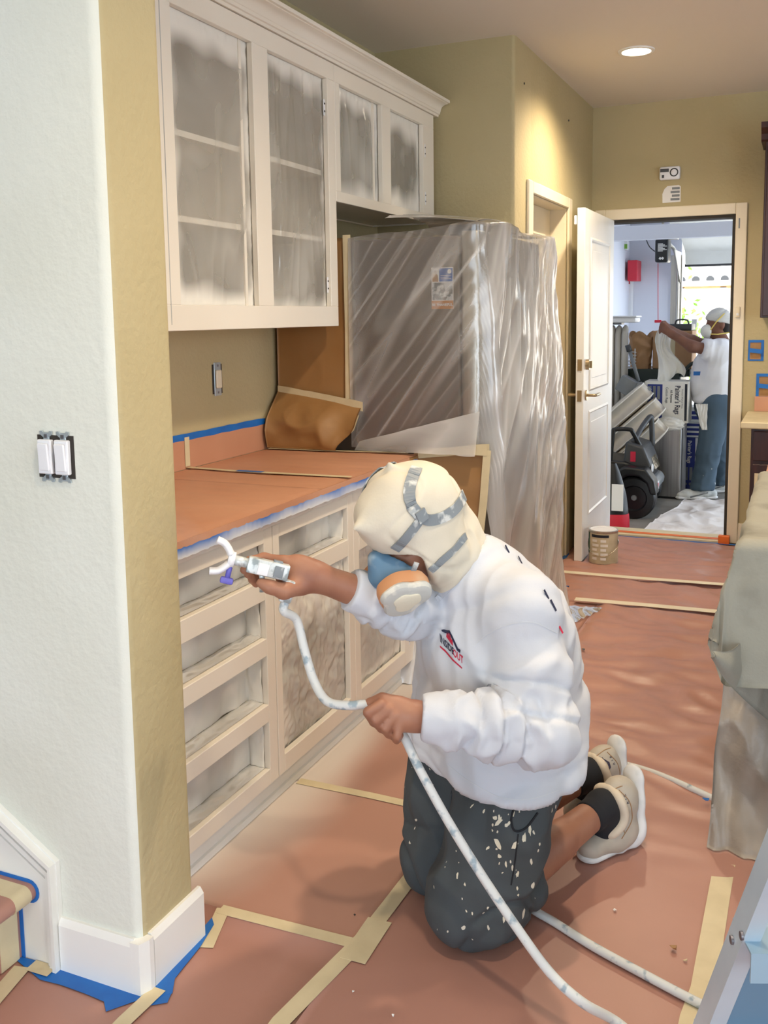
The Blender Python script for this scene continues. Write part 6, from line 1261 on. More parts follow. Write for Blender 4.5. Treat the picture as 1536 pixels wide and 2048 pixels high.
T1.halfspace((0, 0, 0.004), (0, 0, -1)); T1.halfspace(h1-hn/np.linalg.norm(hn)*0.018, -hn)
V, Q = T1.mesh(1); N_ = vnormals(V, Q)
d = 0
for H0, K0, A0_, sd_ in ((HL, KL, AL, 1.1), (HR, KR, AR, 5.3)): d = d+arm_folds(V, H0, K0, 8, 0.013, sd_, 0.13, 0.1, 0.95, 1.0)+arm_folds(V, K0, A0_, 16, 0.011, sd_+2, 0.1, 0.0, 0.5)
lat = (V-PC)@LD; d = d+0.010*ridge(np.stack([lat*9+V[:, 2]*3, V[:, 2]*2.5, ((V-PC)@FD)*6], -1))+0.0015*fbm(V*20, 2)-0.012*crease(np.stack([lat*4+V[:, 2]*2.5, V[:, 2]*2.2, ((V-PC)@FD)*3+9], -1), 0.08)-0.010*crease(np.stack([lat*3-V[:, 2]*6, V[:, 2]*3, ((V-PC)@FD)*6], -1), 0.08)*(1-sstep(0.15, 0.25, V[:, 2])); d *= sstep(0.0, 0.03, V[:, 2])
trousers = obj('trousers', V+N_*d[:, None], Q, M['work_trousers'], painter, True); tbv = bvh_of(trousers)
P, N0 = cast_path(tbv, [(1028, 1612), (1022, 1640), (1030, 1662), (1052, 1655), (1075, 1625)])
if len(P) > 4: ribbon('pocket_edge', P, N0, 0.004, 0.003, M['sock_black'], trousers, 0.0)
P, N0 = cast_path(tbv, [(1036, 1668), (1030, 1720), (1022, 1770)])
if len(P) > 4: ribbon('side_seam', P, N0, 0.003, 0.0015, M['sock_black'], trousers, 0.0)
rs = np.random.RandomState(11)
for k in range(58):                                     # dried paint splashes
    x_, y_ = rs.normal(985, 48), rs.uniform(1535, 1845)
    if k < 14: x_, y_ = rs.normal(1002, 26), rs.uniform(1610, 1720)
    h = cast(tbv, x_, y_)
    if h is None: continue
    sz = rs.uniform(1.2, 3.6)*(1.7 if k < 14 else 1.0); el = rs.uniform(1.0, 3.0); an = rs.normal(0, 0.5); pts = []
    for a in np.linspace(0, 6.283, 9, endpoint=False): rr = sz*rs.uniform(0.55, 1.15); u_, v_ = rr*math.cos(a), rr*el*math.sin(a); pts.append((u_*math.cos(an)-v_*math.sin(an), u_*math.sin(an)+v_*math.cos(an)))
    V0, F0 = lpoly(pts); wrap_text('paint_splash', tbv, V0, F0, h[0], RI*0.001, -DN*0.001, h[1]*0.6+TC*0.6, M['filter_cream'], trousers, 0.0007, 0)
# ---- shoes and socks
def shoe(A_, lbl, side):
    bk = -FD; dnv = -UZ*0.985+FD*0.12; dnv /= np.linalg.norm(dnv); bk = bk-(bk@dnv)*dnv; bk /= np.linalg.norm(bk); wv = LD*side
    def q(t, s_, w_=0.0): return A_+dnv*t+bk*s_*1.32+wv*w_*1.12
    R_ = np.stack([dnv, bk, wv]); sh = thing('x', None, None, (0, 0, 0)) if False else None
    lo, hi = A_-0.26, A_+0.26
    Fu = Field(lo, hi, 0.004)
    Fu.ell(q(-0.020, 0.048), R_, (0.054, 0.054, 0.043), 0.02); Fu.cone(q(0.0, 0.055), q(0.075, 0.058, 0.004), 0.043, 0.046, 0.02, (wv, 1.0)); Fu.cone(q(0.0, 0.03), q(0.06, 0.045), 0.040, 0.036, 0.02)
    tq = q(0.118, 0.035); toe = tq+FD*0.075; toe[2] = max(0.035, tq[2]); tq[2] = max(tq[2], 0.040)
    Fu.cone(q(0.07, 0.055, 0.004), tq, 0.042, 0.043, 0.02); Fu.cone(tq, toe, 0.041, 0.034, 0.02, (UZ, 0.85))
    Fu.cone(A_-dnv*0.0-bk*0.02, A_+bk*0.02+dnv*0.01, 0.040, 0.040, 0.01, op='cut')
    Fu.halfspace((0, 0, 0.006), (0, 0, -1))
    V, Q = Fu.mesh(1); N_ = vnormals(V, Q); d = 0.0022*ridge(np.stack([(V-A_)@dnv*22, (V-A_)@bk*14, (V-A_)@wv*6+side], -1))*sstep(0, .03, V[:, 2]); up = obj('shoe', V+N_*d[:, None], Q, M['shoe_beige'], painter, True); up['label'] = lbl
    Fp = Field(lo, hi, 0.004); rim = [q(-0.045, 0.02), q(-0.03, 0.018, 0.034), q(0.02, 0.030, 0.040), q(0.06, 0.012, 0.030), q(0.07, 0.005, 0), q(0.06, 0.012, -0.030), q(0.02, 0.030, -0.040), q(-0.03, 0.018, -0.034), q(-0.045, 0.02)]
    rim = spline(rim, 4); Fp.chain(rim, [0.0125]*len(rim), 0.004); V, Q = Fp.mesh(1); obj('collar', V, Q, M['shoe_pad'], up, True)
    Fs = Field(lo, hi, 0.004); pts = [q(-0.062, 0.088), q(0.0, 0.092), q(0.07, 0.097, 0.003), q(0.118, 0.085)]; pts[-1][2] = max(pts[-1][2], 0.03); fl = toe+FD*0.0; fl[2] = 0.014
    Fs.chain(pts, [0.036, 0.036, 0.040, 0.040], 0.012, (bk, 0.42)); bq = pts[-1]-UZ*0.0; Fs.cone(tq*[1, 1, 0]+[0, 0, 0.018], fl, 0.040, 0.036, 0.02, (UZ, 0.42)); Fs.cone(q(0.10, 0.092), tq*[1, 1, 0]+[0, 0, 0.02]-FD*0.02, 0.036, 0.036, 0.012, (bk+UZ*-0.6, 0.45))
    Fs.halfspace((0, 0, 0.004), (0, 0, -1)); V, Q = Fs.mesh(1); obj('sole', V, Q, M['shoe_white'], up, True)
    bv = bvh_of(up)
    ex, ey = (1238, 1606) if side > 0 else (1213, 1527); h = cast(bv, ex, ey)
    if h is not None:
        n_ = h[1]+TC*0.5; n_ /= np.linalg.norm(n_); e_x = -DN*0.93-RI*0.36; e_y = -RI*0.93+DN*0.36
        def lay2(nm, V0, F0): wrap_text(nm, bv, V0, F0, h[0], e_x*0.0017, e_y*0.0017, n_, M['shoe_ink'], up, 0.0010, 1)
        sw = [(-13, 3), (-8, -4), (0, -5), (14, 5), (1, -1), (-6, -1), (-9, 1)]; V0, F0 = lpoly([(a*1.1, b*1.2) for a, b in sw]); lay2('emblem', V0, F0)
        V0, F0 = text_mesh('NIKE', 8, bold=0.25); V0[:, 1] += 4; V0[:, 0] += 3; lay2('lettering', V0, F0)
        V0, F0 = text_mesh('A  I  R', 6, bold=0.1); V0[:, 1] -= 13; lay2('lettering', V0, F0)
    dx, dy = (0, 0) if side > 0 else (-24, -76)
    for pth in ([(1206, 1599), (1229, 1609), (1226, 1623), (1243, 1645), (1249, 1666)], [(1238, 1580), (1258, 1602), (1264, 1630), (1260, 1649), (1243, 1678)], [(1212, 1592), (1232, 1577), (1245, 1572)]):
        P, N0 = cast_path(bv, [(a+dx, b+dy) for a, b in pth])
        if len(P) > 6: ribbon('seam', P, N0, 0.0018, 0.001, M['kraft'], up, 0.0002)
    Fk = Field(lo, hi, 0.004); sk0 = A_+((KL-AL) if side > 0 else (KR-AR))*0.13; Fk.chain([sk0, A_, A_+dnv*0.03+bk*0.03], [0.043, 0.043, 0.042], 0.015); Fk.cone(A_, A_+dnv*0.075+bk*0.012, 0.040, 0.032, 0.015)
    ax = (sk0-A_)/np.linalg.norm(sk0-A_); Fk.put(sk0-0.08, sk0+0.08, lambda P: -((P-sk0)@ax), 0.002, 'cut'); V, Q = Fk.mesh(1); k_ = obj('sock', V, Q, M['sock_black'], painter, True); return up
shoe(AL, 'near beige running shoe with white sole', 1); shoe(AR, 'far beige running shoe with white sole', -1)
# ---- hood
Hd = Field(HC-0.30, HC+0.30, 0.0045)
Hd.ell(hd(-0.005, 0, 0.02), RH, (0.120, 0.094, 0.118), 0.03, pw=2.3); Hd.cone(hd(0.06, 0, 0.075), hd(0.01, 0, 0.09), 0.055, 0.055, 0.05, (LD, 1.25))
Hd.cone(hd(0.075, 0.01, 0.085), hd(0.138, 0.012, 0.118), 0.045, 0.006, 0.02); Hd.cone(hd(-0.005, 0.0, 0.095), hd(-0.022, 0.0, 0.163), 0.04, 0.005, 0.018)
Hd.cone(hd(0.02, 0, -0.05), hd(-0.02, 0, -0.10), 0.088, 0.084, 0.04); Hd.cone(hd(-0.02, 0, -0.09), NB+FD*0.045+UZ*0.0, 0.082, 0.078, 0.03)
Hd.ell(hd(0.118, 0.0, -0.030), RH, (0.066, 0.098, 0.048), 0.010, op='cut'); Hd.ell(hd(0.12, 0, -0.07), RH, (0.06, 0.07, 0.05), 0.012, op='cut')
V, Q = Hd.mesh(1); N_ = vnormals(V, Q); lo_ = (V-HC)@UH; fo = (V-HC)@FH; so = (V-HC)@LD
d = (1-sstep(-0.09, 0.0, lo_))*(0.007*ridge(np.stack([fo*14+so*5, lo_*4, so*9], -1))+0.004*ridge(np.stack([fo*26, lo_*9, so*14+3], -1)))+0.003*fbm(np.stack([fo, so, lo_], -1)*11, 2)
d += (1-sstep(-0.16, -0.10, lo_))*0.009*ridge(np.stack([lo_*34+fo*9, so*7, fo*5], -1))
d -= (1-sstep(-0.07, 0.0, lo_))*0.010*crease(np.stack([fo*7+lo_*2, lo_*3, so*5+2], -1), 0.09)+0.004*crease(np.stack([fo*5, lo_*5, so*5+7], -1), 0.06)
hood = obj('hood', V+N_*d[:, None], Q, M['hood_cloth'], painter, True); hbv = bvh_of(hood)
def mirror_l(P): P = np.array(P); return P-2*((P-HC)@LD)[..., None]*LD
def strap(pix, wid, nm='strap', mir=True):
    P, N0 = cast_path(hbv, pix)
    if len(P) < 3: return
    ribbon(nm, P, N0, wid, 0.003, M['strap'], resp)
    if mir: ribbon(nm, mirror_l(P), N0-2*(N0@LD)[:, None]*LD, wid, 0.003, M['strap'], resp)
resp = obj('respirator', *lathe_mesh([(0.0005, 0.0), (0.02, 0.0), (0.026, -0.006), (0.026, -0.02)], 20), M['mask_blue'], painter, True) if False else None
Fr = Field(HC-0.25, HC+0.25, 0.004); Fr.ell(hd(0.108, 0, -0.046), RH, (0.060, 0.056, 0.060), 0.02); Fr.cone(hd(0.152, 0, -0.020), hd(0.135, 0, 0.020), 0.026, 0.018, 0.02); Fr.cone(hd(0.14, 0, -0.06), hd(0.170, 0, -0.068), 0.030, 0.026, 0.015)
for s_ in (-1, 1): Fr.cone(hd(0.125, s_*0.035, -0.050), hd(0.142, s_*0.052, -0.054), 0.030, 0.028, 0.015)
Fr.ell(hd(0.056, 0, -0.036), RH, (0.066, 0.062, 0.08), 0.006, op='cut'); V, Q = Fr.mesh(1); resp = obj('respirator', V, Q, M['mask_blue'], painter, True); resp['label'] = 'blue half-face respirator with two filter cartridges'
def cartridge(s_):
    c = hd(0.148, 0.056, -0.050) if s_ > 0 else hd(0.138, -0.046, -0.070); n = FH*0.50+LD*s_*0.80-UH*0.34; n /= np.linalg.norm(n); e1 = FH-(FH@n)*n; e1 /= np.linalg.norm(e1); e2 = np.cross(n, e1)
    def shape(r, d, n_=40, sq=1.0, off=0.0):
        a = np.linspace(0, 2*math.pi, n_, endpoint=False); rr = r*(1+0.10*np.cos(3*(a+1.1))*sq-0.04*np.cos(6*(a+1.1))*sq); return [c+n*d+e1*(rr[i]*math.cos(a[i]))*1.08+e2*(rr[i]*math.sin(a[i]))*0.95 for i in range(n_)]
    def loft(nm, rings, m, parent):
        V = [v for r in rings for v in r]; k = 40; F = [[i*k+j, i*k+(j+1) % k, (i+1)*k+(j+1) % k, (i+1)*k+j] for i in range(len(rings)-1) for j in range(k)]+[list(range(k))[::-1], [(len(rings)-1)*k+j for j in range(k)]]
        return auto(obj(nm, V, F, m, parent), 35)
    cg = loft('cartridge', [shape(0.030, -0.020, sq=0.3), shape(0.052, -0.014, sq=0.4), shape(0.056, 0.0, sq=0.5), shape(0.053, 0.016, sq=0.7)], M['filter_tan'], resp)
    loft('retainer', [shape(0.052, 0.016), shape(0.054, 0.021), shape(0.050, 0.030), shape(0.044, 0.033), shape(0.030, 0.034)], M['mask_grey'], cg)
    loft('filter_pad', [shape(0.029, 0.033), shape(0.028, 0.0365), shape(0.024, 0.0385)], M['filter_cream'], cg)
cartridge(1); cartridge(-1)
strap([(833, 936), (823, 960), (818, 985), (822, 1010), (838, 1032)], 0.026); strap([(838, 1032), (858, 1040), (885, 1034), (908, 1019), (922, 1000), (930, 980)], 0.025)
strap([(842, 1036), (824, 1060), (806, 1082), (790, 1098)], 0.022); strap([(930, 1072), (908, 1098), (882, 1122), (862, 1140)], 0.016)
h = cast(hbv, 841, 1031)
if h: 
    e1 = RI*0.55+DN*0.83; e1 = e1-(e1@h[1])*h[1]; e1 /= np.linalg.norm(e1); ribbon('buckle', [h[0]-e1*0.013, h[0]+e1*0.013], [h[1]]*2, 0.026, 0.006, M['strap'], resp, 0.002)
P = [hd(0.092, 0.080, -0.012), hd(0.125, 0.070, -0.035), hd(0.155, 0.045, -0.055)]; ribbon('strap', P, [LD*0.9+FH*0.3]*3, 0.012, 0.003, M['strap'], resp); ribbon('strap', mirror_l(np.array(P)), [-LD*0.9+FH*0.3]*3, 0.012, 0.003, M['strap'], resp)
# ------------------------------------------------------------------ spray gun and hose
gun = thing('spray_gun', 'paint-coated airless spray gun with white tip guard in the outstretched hand', 'spray gun', at(530, 1142, 2.05))
mat('gun_metal', S(212, 218, 218), 0.4, metal=0.3, col2=S(150, 160, 162), nscale=40, nfac=(0.5, 0.6)); mat('tip_purple', S(104, 100, 190), 0.45)
def gp(a, b=0.0, c=0.0): return GA+gd_*a+gu*b+gs*c
def gbox(nm, a0, a1, b0, b1, c0, c1, m, parent, bev=0.003):
    bm = bmesh.new(); bbox_bm(bm, a0, a1, b0, b1, c0, c1, bev=bev, seg=2); bm.verts.ensure_lookup_table(); V = [gp(*v.co) for v in bm.verts]; bm.verts.index_update(); F = [[v.index for v in f.verts] for f in bm.faces]; bm.free()
    return auto(obj(nm, V, F, m, parent), 35)
bd = gbox('gun_body', 0.028, 0.118, -0.014, 0.020, 0.004, 0.034, M['gun_metal'], gun)
gbox('trigger_lock', 0.045, 0.065, 0.018, 0.024, 0.010, 0.028, M['strap'], bd, 0.001); gbox('body_rib', 0.072, 0.095, -0.012, 0.012, 0.033, 0.037, M['white_plastic'], bd, 0.001); gbox('body_rib', 0.040, 0.060, -0.010, 0.014, 0.033, 0.036, M['strap'], bd, 0.001)
gbox('handle', 0.006, 0.034, -0.062, -0.012, -0.004, 0.020, M['gun_metal'], gun, 0.006); V, F = sweep_mesh([gp(0.115, 0.004, 0.018), gp(0.150, 0.004, 0.018)], circ(0.011, 14)); obj('diffuser', V, F, M['gun_metal'], gun, True)
V, F = sweep_mesh([gp(0.072, -0.05, 0.012), gp(0.080, -0.02, 0.012), gp(0.085, -0.008, 0.014)], circ(0.006, 8)); obj('trigger', V, F, M['gun_metal'], gun, True)
V, F = sweep_mesh([gp(0.146, 0.004, 0.018), gp(0.160, 0.004, 0.018)], circ(0.017, 16)); tg = obj('tip_housing', V, F, M['white_plastic'], gun, True)
for s_ in (1, -1):
    path = spline([gp(0.156, 0.004+s_*0.010, 0.018), gp(0.166, 0.004+s_*0.022, 0.018), gp(0.176, 0.004+s_*0.030, 0.018), gp(0.192, 0.004+s_*0.034, 0.018)], 6); V, F = sweep_mesh(path, [(0.017*math.cos(a), 0.008*math.sin(a)) for a in np.linspace(0, 6.283, 12, endpoint=False)], up=gu); obj('guard_wing', V, F, M['white_plastic'], tg, True)
V, F = sweep_mesh([gp(0.152, 0.004, 0.018), gp(0.152, -0.036, 0.024)], circ(0.006, 10), up=gd_); tk = obj('tip_key', V, F, M['tip_purple'], tg, True); gbox('key_wing', 0.138, 0.166, -0.048, -0.034, 0.016, 0.032, M['tip_purple'], tk, 0.004)
mat('hose_white', S(212, 216, 216), 0.5, col2=S(150, 168, 180), nscale=38, nfac=(0.56, 0.66))
hb = gp(0.016, -0.080, 0.008)
def fz(x, y, z=0.0125): return onz(x, y, z)
hp_ = [gp(0.018, -0.058, 0.008), hb, at(593, 1240, 2.09), at(609, 1300, 2.09), at(628, 1362, 2.07), at(655, 1403, 2.04), at(700, 1411, 2.02), hose_mid-hr*0.05, hose_mid, hose_mid+hr*0.05, at(840, 1540, 2.02), at(895, 1640, 2.00), at(960, 1745, 1.98), at(1030, 1850, 1.95), at(1100, 1945, 1.92), at(1165, 2005, 1.90), fz(1235, 2045), fz(1330, 2120), fz(1450, 2150), fz(1520, 2110), fz(1480, 2045), fz(1395, 2005), fz(1300, 1955), fz(1190, 1895), fz(1110, 1845), fz(1058, 1812), fz(1020, 1760), fz(1005, 1680), fz(1010, 1610), fz(1060, 1555), fz(1140, 1527), fz(1220, 1524), fz(1300, 1543), fz(1390, 1580), fz(1470, 1618), fz(1540, 1650), fz(1620, 1690), fz(1760, 1740)]
hs = tube('paint_hose', spline(hp_, 9), 0.0098, M['hose_white'], None, 12); tag(hs, 'white paint-flecked spray hose looping from the gun across the floor', 'hose')
for x_, y_ in ((1478, 1622),): 
    q_ = fz(x_, y_, 0.022); o = box('hose_tape', q_[0]-0.011, q_[0]+0.011, q_[1]-0.006, q_[1]+0.006, 0.0215, 0.024, M['blue_tape']); tag(o, 'blue tape bit stuck on the hose by the island', 'tape')

# faint fan of sprayed paint leaving the tip
vm = bpy.data.materials.new('paint_mist'); vm.use_nodes = True; nt = vm.node_tree; N = nt.nodes; L = nt.links
for n_ in list(N):
    if n_.type != 'OUTPUT_MATERIAL': N.remove(n_)
pv = N.new('ShaderNodeVolumeScatter'); pv.inputs['Color'].default_value = (0.95, 0.95, 0.95, 1); tc = N.new('ShaderNodeTexCoord'); sx = N.new('ShaderNodeSeparateXYZ'); L.new(tc.outputs['Object'], sx.inputs[0])
def mth(op, a, b=None):
    n_ = N.new('ShaderNodeMath'); n_.operation = op
    for i_, v_ in enumerate((a, b)):
        if v_ is None: continue
        if isinstance(v_, (int, float)): n_.inputs[i_].default_value = v_
        else: L.new(v_, n_.inputs[i_])
    return n_.outputs[0]
ML = 0.20; xx = mth('ADD', mth('MULTIPLY', sx.outputs[0], 0.28), 0.010); yy = mth('ADD', mth('MULTIPLY', sx.outputs[0], 0.10), 0.006)
rr = mth('ADD', mth('POWER', mth('DIVIDE', sx.outputs[2], xx), 2.0), mth('POWER', mth('DIVIDE', sx.outputs[1], yy), 2.0)); den = mth('MULTIPLY', mth('MAXIMUM', mth('SUBTRACT', 1.0, rr), 0.0), mth('MULTIPLY', mth('SUBTRACT', 1.0, mth('DIVIDE', sx.outputs[0], ML)), 9.0))
L.new(den, pv.inputs['Density']); L.new(pv.outputs[0], [n_ for n_ in N if n_.type == 'OUTPUT_MATERIAL'][0].inputs['Volume'])
V = []; F = []; k = 16
for i_, x_ in enumerate(np.linspace(0.0, ML, 5)):
    for a in np.linspace(0, 2*math.pi, k, endpoint=False): V.append((x_, (0.10*x_+0.006)*math.cos(a), (0.28*x_+0.010)*math.sin(a)))
F = [[i_*k+j, i_*k+(j+1) % k, (i_+1)*k+(j+1) % k, (i_+1)*k+j] for i_ in range(4) for j in range(k)]+[list(range(k))[::-1], [4*k+j for j in range(k)]]
me = bpy.data.meshes.new('spray_mist'); me.from_pydata(V, [], F); me.materials.append(vm); mo = bpy.data.objects.new('spray_mist', me); COL.objects.link(mo)
md_ = (gd_+gu*0.30); md_ /= np.linalg.norm(md_); mz = gu-(gu@md_)*md_; mz /= np.linalg.norm(mz); my = np.cross(mz, md_); p_ = gp(0.165, 0.006, 0.018)
mo.matrix_world = Matrix(((md_[0], my[0], mz[0], p_[0]), (md_[1], my[1], mz[1], p_[1]), (md_[2], my[2], mz[2], p_[2]), (0, 0, 0, 1))); tag(mo, 'faint white paint mist fanning from the spray gun tip', 'paint mist', kind='stuff')
# ------------------------------------------------------------------ standing painter in the garage
D2 = 8.25
F2 = -np.array([_rt[0], _rt[1], 0]); F2 /= np.linalg.norm(F2); L2 = -np.array([_fw[0], _fw[1], 0]); L2 /= np.linalg.norm(L2)
def a2(x, y, d=0.0): return at(x, y, D2+d)
hip = a2(1427, 812); HLn, HRf = hip+L2*0.09, hip-L2*0.09
kN, aN = a2(1418, 902, -0.08), a2(1408, 968, -0.04); kF, aF = a2(1438, 900, 0.12), a2(1440, 958, 0.26)
nb2 = a2(1445, 686); sN = a2(1436, 703, -0.17); sF = a2(1438, 700, 0.19); ch2 = a2(1432, 735)
eN, wN = a2(1384, 693, -0.20), a2(1344, 668, -0.14); eF, wF = a2(1386, 682, 0.12), a2(1342, 660, 0.0)
hc2 = a2(1436, 650); R2 = np.stack([F2, L2, UZ])
p2 = thing('person', 'standing painter in the garage in white T-shirt, jeans and head wrap holding up a rag', 'person', (hip[0], hip[1], ZG))
mat('skin_tanned', S(134, 88, 68), 0.55, col2=S(118, 76, 60), nscale=12); splatter('jeans', S(66, 84, 100), S(206, 210, 210), scale=18, thr=0.10); mat('wrap_grey', S(216, 214, 210), 0.9, bump=0.5, bscale=30, bdist=0.01, stretch=(1, 1, 4)); mat('hair_dark', S(42, 36, 36), 0.8); mat('mask_white', S(240, 238, 232), 0.8); mat('strap_yellow', S(232, 206, 110), 0.6); mat('tee_white', S(236, 234, 238), 0.85)
Bq_ = Field((-1.45, 7.9, ZG-0.02), (-0.30, 9.1, 1.55), 0.009)
Bq_.chain([hip, ch2, nb2], [0.13, 0.14, 0.06], 0.05, (F2, 0.85)); Bq_.cone(sN, sF, 0.06, 0.06, 0.04); Bq_.cone(nb2, hc2-UZ*0.06, 0.058, 0.055, 0.03)
Bq_.ell(hc2+UZ*0.01, R2, (0.098, 0.075, 0.115), 0.02); Bq_.ell(hc2+F2*0.03-UZ*0.06, R2, (0.06, 0.055, 0.055), 0.03); Bq_.cone(hc2+F2*0.095+UZ*0.005, hc2+F2*0.115-UZ*0.03, 0.012, 0.016, 0.012)
for s_ in (-1, 1): Bq_.ell(hc2-F2*0.012+L2*s_*0.077, R2, (0.022, 0.01, 0.034), 0.01); Bq_.ell(hc2+F2*0.088+L2*s_*0.03+UZ*0.008, R2, (0.016, 0.016, 0.01), 0.01, op='cut')
Bq_.chain([sN, eN, wN], [0.055, 0.047, 0.032], 0.03); Bq_.chain([sF, eF, wF], [0.055, 0.047, 0.032], 0.03)
for w_, e_ in ((wN, eN), (wF, eF)):
    d_ = (w_-e_)/np.linalg.norm(w_-e_); Bq_.cone(w_, w_+d_*0.06, 0.033, 0.036, 0.02, (L2, 0.7)); 
    for i in range(4): k0 = w_+d_*0.075+UZ*(0.024-0.016*i); p1 = k0+d_*0.035-UZ*0.006; p3 = p1+d_*0.012-UZ*0.026; Bq_.chain([k0, p1, p3], [0.012, 0.011, 0.010], 0.006)
    Bq_.chain([w_+d_*0.03+UZ*0.02, w_+d_*0.075+UZ*0.040, w_+d_*0.11+UZ*0.030], [0.016, 0.013, 0.011], 0.01)
Bq_.chain([HLn, kN, aN], [0.085, 0.06, 0.04], 0.04); Bq_.chain([HRf, kF, aF], [0.085, 0.06, 0.04], 0.04)
V, Q = Bq_.mesh(1); obj('body', V, Q, M['skin_tanned'], p2, True)
Sh = Field((-1.25, 7.9, 0.55), (-0.30, 9.1, 1.45), 0.010); lw = a2(1427, 800)
Sh.chain([lw-UZ*0.02, a2(1430, 765), ch2, nb2-UZ*0.05], [0.175, 0.178, 0.170, 0.09], 0.05, (L2, 0.95)); Sh.cone(a2(1412, 770), a2(1424, 720), 0.11, 0.10, 0.05); Sh.cone(nb2-UZ*0.04, sN, 0.075, 0.085, 0.04); Sh.cone(nb2-UZ*0.04, sF, 0.075, 0.08, 0.04)
seN = sN+(eN-sN)*0.62; seF = sF+(eF-sF)*0.55; Sh.cone(sN, seN, 0.085, 0.085, 0.03); Sh.cone(sF, seF, 0.08, 0.08, 0.03); Sh.cone(sN, a2(1432, 745, -0.1), 0.08, 0.10, 0.05)
for s0, s1_ in ((sN, seN), (sF, seF)): d_ = (s1_-s0)/np.linalg.norm(s1_-s0); Sh.put(s1_-0.14, s1_+0.14, lambda P, s1_=s1_, d_=d_: -((P-s1_)@d_), 0.002, 'cut')
Sh.ell(nb2+UZ*0.045, np.eye(3), (0.07, 0.07, 0.06), 0.006, op='cut'); Sh.halfspace(a2(1427, 803), (0, 0, -1))
V, Q = Sh.mesh(1); N_ = vnormals(V, Q); fo = (V-hip)@F2; so = (V-hip)@L2; d = 0.010*ridge(np.stack([V[:, 2]*5+fo*5, so*5, fo*2-V[:, 2]*2], -1))+0.007*ridge(np.stack([fo*13+V[:, 2]*2, V[:, 2]*2, so*8], -1))
tee = obj('t_shirt', V+N_*d[:, None], Q, M['tee_white'], p2, True); tb = bvh_of(tee)
h = cast(tb, 1398, 747)
if h: ribbon('tape_patch', [h[0]-RI*0.05, h[0], h[0]+RI*0.05], [TC]*3, 0.034, 0.003, M['blue_tape'], tee, 0.008)
Je = Field((-1.25, 7.9, ZG), (-0.30, 9.1, 0.80), 0.010)
Je.cone(HLn, HRf, 0.13, 0.13, 0.04); Je.cone(hip-F2*0.03, hip-F2*0.03+UZ*0.05, 0.15, 0.14, 0.04)
for H0, K0, A0_ in ((HLn, kN, aN), (HRf, kF, aF)): 
    Je.chain([H0, K0, A0_-UZ*0.01+F2*0.01], [0.125, 0.092, 0.092], 0.03); Je.cone(A0_+F2*0.0, A0_-UZ*0.04+F2*0.015, 0.085, 0.098, 0.02); Je.put(A0_-0.2, A0_+0.2, lambda P, A0_=A0_: (P[..., 2]-(A0_[2]-0.045)), 0.002, 'cut')
V, Q = Je.mesh(1); N_ = vnormals(V, Q); d = 0
for H0, K0, A0_, s_ in ((HLn, kN, aN, 1.0), (HRf, kF, aF, 4.0)): d = d+arm_folds(V, H0, K0, 5, 0.008, s_, 0.15, 0.0, 1.0)+arm_folds(V, K0, A0_, 9, 0.010, s_+2, 0.13, 0.0, 1.0)
jeans = obj('jeans', V+N_*d[:, None], Q, M['jeans'], p2, True); jb = bvh_of(jeans)
n = 16; U, W = np.meshgrid(np.linspace(0, 1, n), np.linspace(0, 1, n), indexing='ij'); c0 = a2(1402, 808, -0.20); P = c0+RI*((U-0.5)*0.10*(1.0-0.55*(1-W)))[..., None]*1.0-UZ*((1-W)*0.22)[..., None]+RI*((1-W)*0.03)[..., None]+TC*(0.02*ridge(np.stack([U*4, W*2, U*0], -1)))[..., None]; gridmesh('pocket_rag', P, M['paper_white'], jeans, thick=0.002)
for A0_, s_ in ((aN, 1), (aF, -1)):
    Fs = Field(A0_-0.32, A0_+0.32, 0.008); b0 = np.array([A0_[0], A0_[1], ZG+0.045]); Fs.chain([b0-F2*0.07, b0+F2*0.06, b0+F2*0.15-UZ*0.005, b0+F2*0.20-UZ*0.012], [0.045, 0.046, 0.044, 0.034], 0.02); Fs.cone(b0, b0+UZ*0.06, 0.045, 0.045, 0.03); Fs.halfspace((0, 0, ZG+0.014), (0, 0, -1)); V, Q = Fs.mesh(1); so_ = obj('shoe', V, Q, M['shoe_white'], p2, True)
    Fs = Field(A0_-0.32, A0_+0.32, 0.008); b0[2] = ZG+0.018; Fs.chain([b0-F2*0.075, b0+F2*0.06, b0+F2*0.20], [0.048, 0.050, 0.044], 0.02, (UZ, 0.4)); V, Q = Fs.mesh(1); obj('sole', V, Q, M['white_plastic'], so_, True)
    path = spline([b0+F2*(-0.02+0.05*k)+L2*0.045*s_*(1 if s_ > 0 else -1)+UZ*(0.045-0.012*k) for k in range(4)], 4); V, F = sweep_mesh(path, circ(0.008, 6)); obj('stripe', V, F, M['grey_plastic'], so_, True)
Hw = Field(hc2-0.25, hc2+0.25, 0.008); Hw.ell(hc2+UZ*0.04-F2*0.005, R2, (0.112, 0.090, 0.105), 0.02); Hw.cone(hc2-F2*0.08+UZ*0.02, hc2-F2*0.15-UZ*0.01, 0.055, 0.03, 0.03)
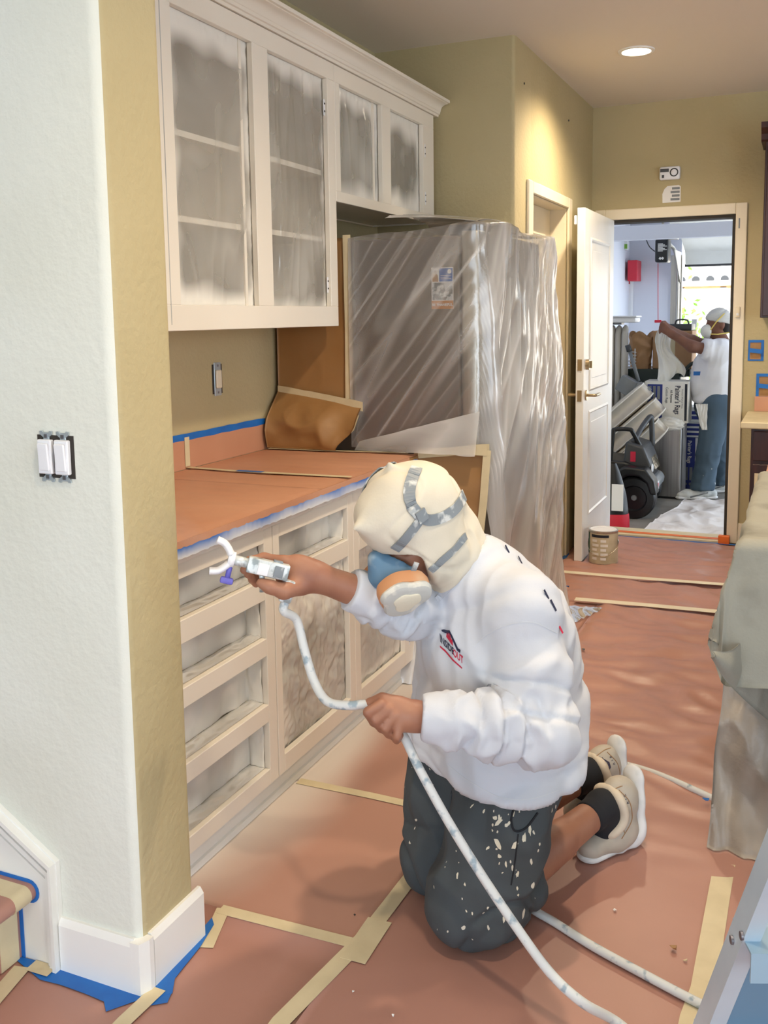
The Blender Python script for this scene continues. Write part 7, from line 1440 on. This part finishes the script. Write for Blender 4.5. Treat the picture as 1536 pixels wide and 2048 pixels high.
cn = UZ*-1.0+F2*0.25; cn /= np.linalg.norm(cn); Hw.halfspace(hc2+UZ*0.035+F2*0.04, cn); V, Q = Hw.mesh(1); N_ = vnormals(V, Q); q_ = V-hc2; d = 0.006*ridge(np.stack([(q_@UZ)*22+(q_@F2)*12, (q_@L2)*5, (q_@F2)*3], -1)); obj('head_wrap', V+N_*d[:, None], Q, M['wrap_grey'], p2, True)
Hr = Field(hc2-0.2, hc2+0.2, 0.008); Hr.ell(hc2-F2*0.045-UZ*0.01, R2, (0.066, 0.080, 0.075), 0.02); Hr.ell(hc2-F2*0.10-UZ*0.035, R2, (0.045, 0.04, 0.035), 0.02); V, Q = Hr.mesh(1); obj('hair', V, Q, M['hair_dark'], p2, True)
Mk = Field(hc2-0.25, hc2+0.25, 0.007); Mk.ell(hc2+F2*0.085-UZ*0.052, R2, (0.065, 0.062, 0.062), 0.01); Mk.ell(hc2+F2*0.03-UZ*0.05, R2, (0.06, 0.08, 0.10), 0.006, op='cut'); V, Q = Mk.mesh(1); mk = obj('dust_mask', V, Q, M['mask_white'], p2, True)
for s_ in (1, -1):
    P = [hc2+F2*0.085+L2*0.058*s_-UZ*0.04, hc2+F2*0.045+L2*0.086*s_+UZ*0.03, hc2-F2*0.02+L2*0.090*s_+UZ*0.10]; ribbon('mask_strap', P, [L2*s_]*3, 0.010, 0.003, M['strap_yellow'], mk, 0.006)
    P = [hc2+F2*0.085+L2*0.058*s_-UZ*0.075, hc2+F2*0.03+L2*0.072*s_-UZ*0.078, hc2-F2*0.07+L2*0.070*s_-UZ*0.065]; ribbon('mask_strap', P, [L2*s_]*3, 0.010, 0.003, M['strap_yellow'], mk, 0.010)
# rag he holds up
n = 36; U, W = np.meshgrid(np.linspace(0, 1, n), np.linspace(0, 1, n), indexing='ij'); c0 = a2(1322, 656, -0.02)
wdt = 0.07+0.16*(1-W)**0.8+0.03*np.sin(W*9); off = 0.05*(1-W)+0.025*np.sin(W*7)
P = c0+RI*((U-0.35)*wdt+off)[..., None]-UZ*((1-W)*0.44+0.05*np.sin(U*6)*(1-W))[..., None]+TC*(0.035*ridge(np.stack([U*3.2, W*1.4, U*0+6], -1)))[..., None]
o = gridmesh('rag', P, M['paper_white'], thick=0.003); tag(o, 'white rag held up in the standing painter\'s hands', 'rag')
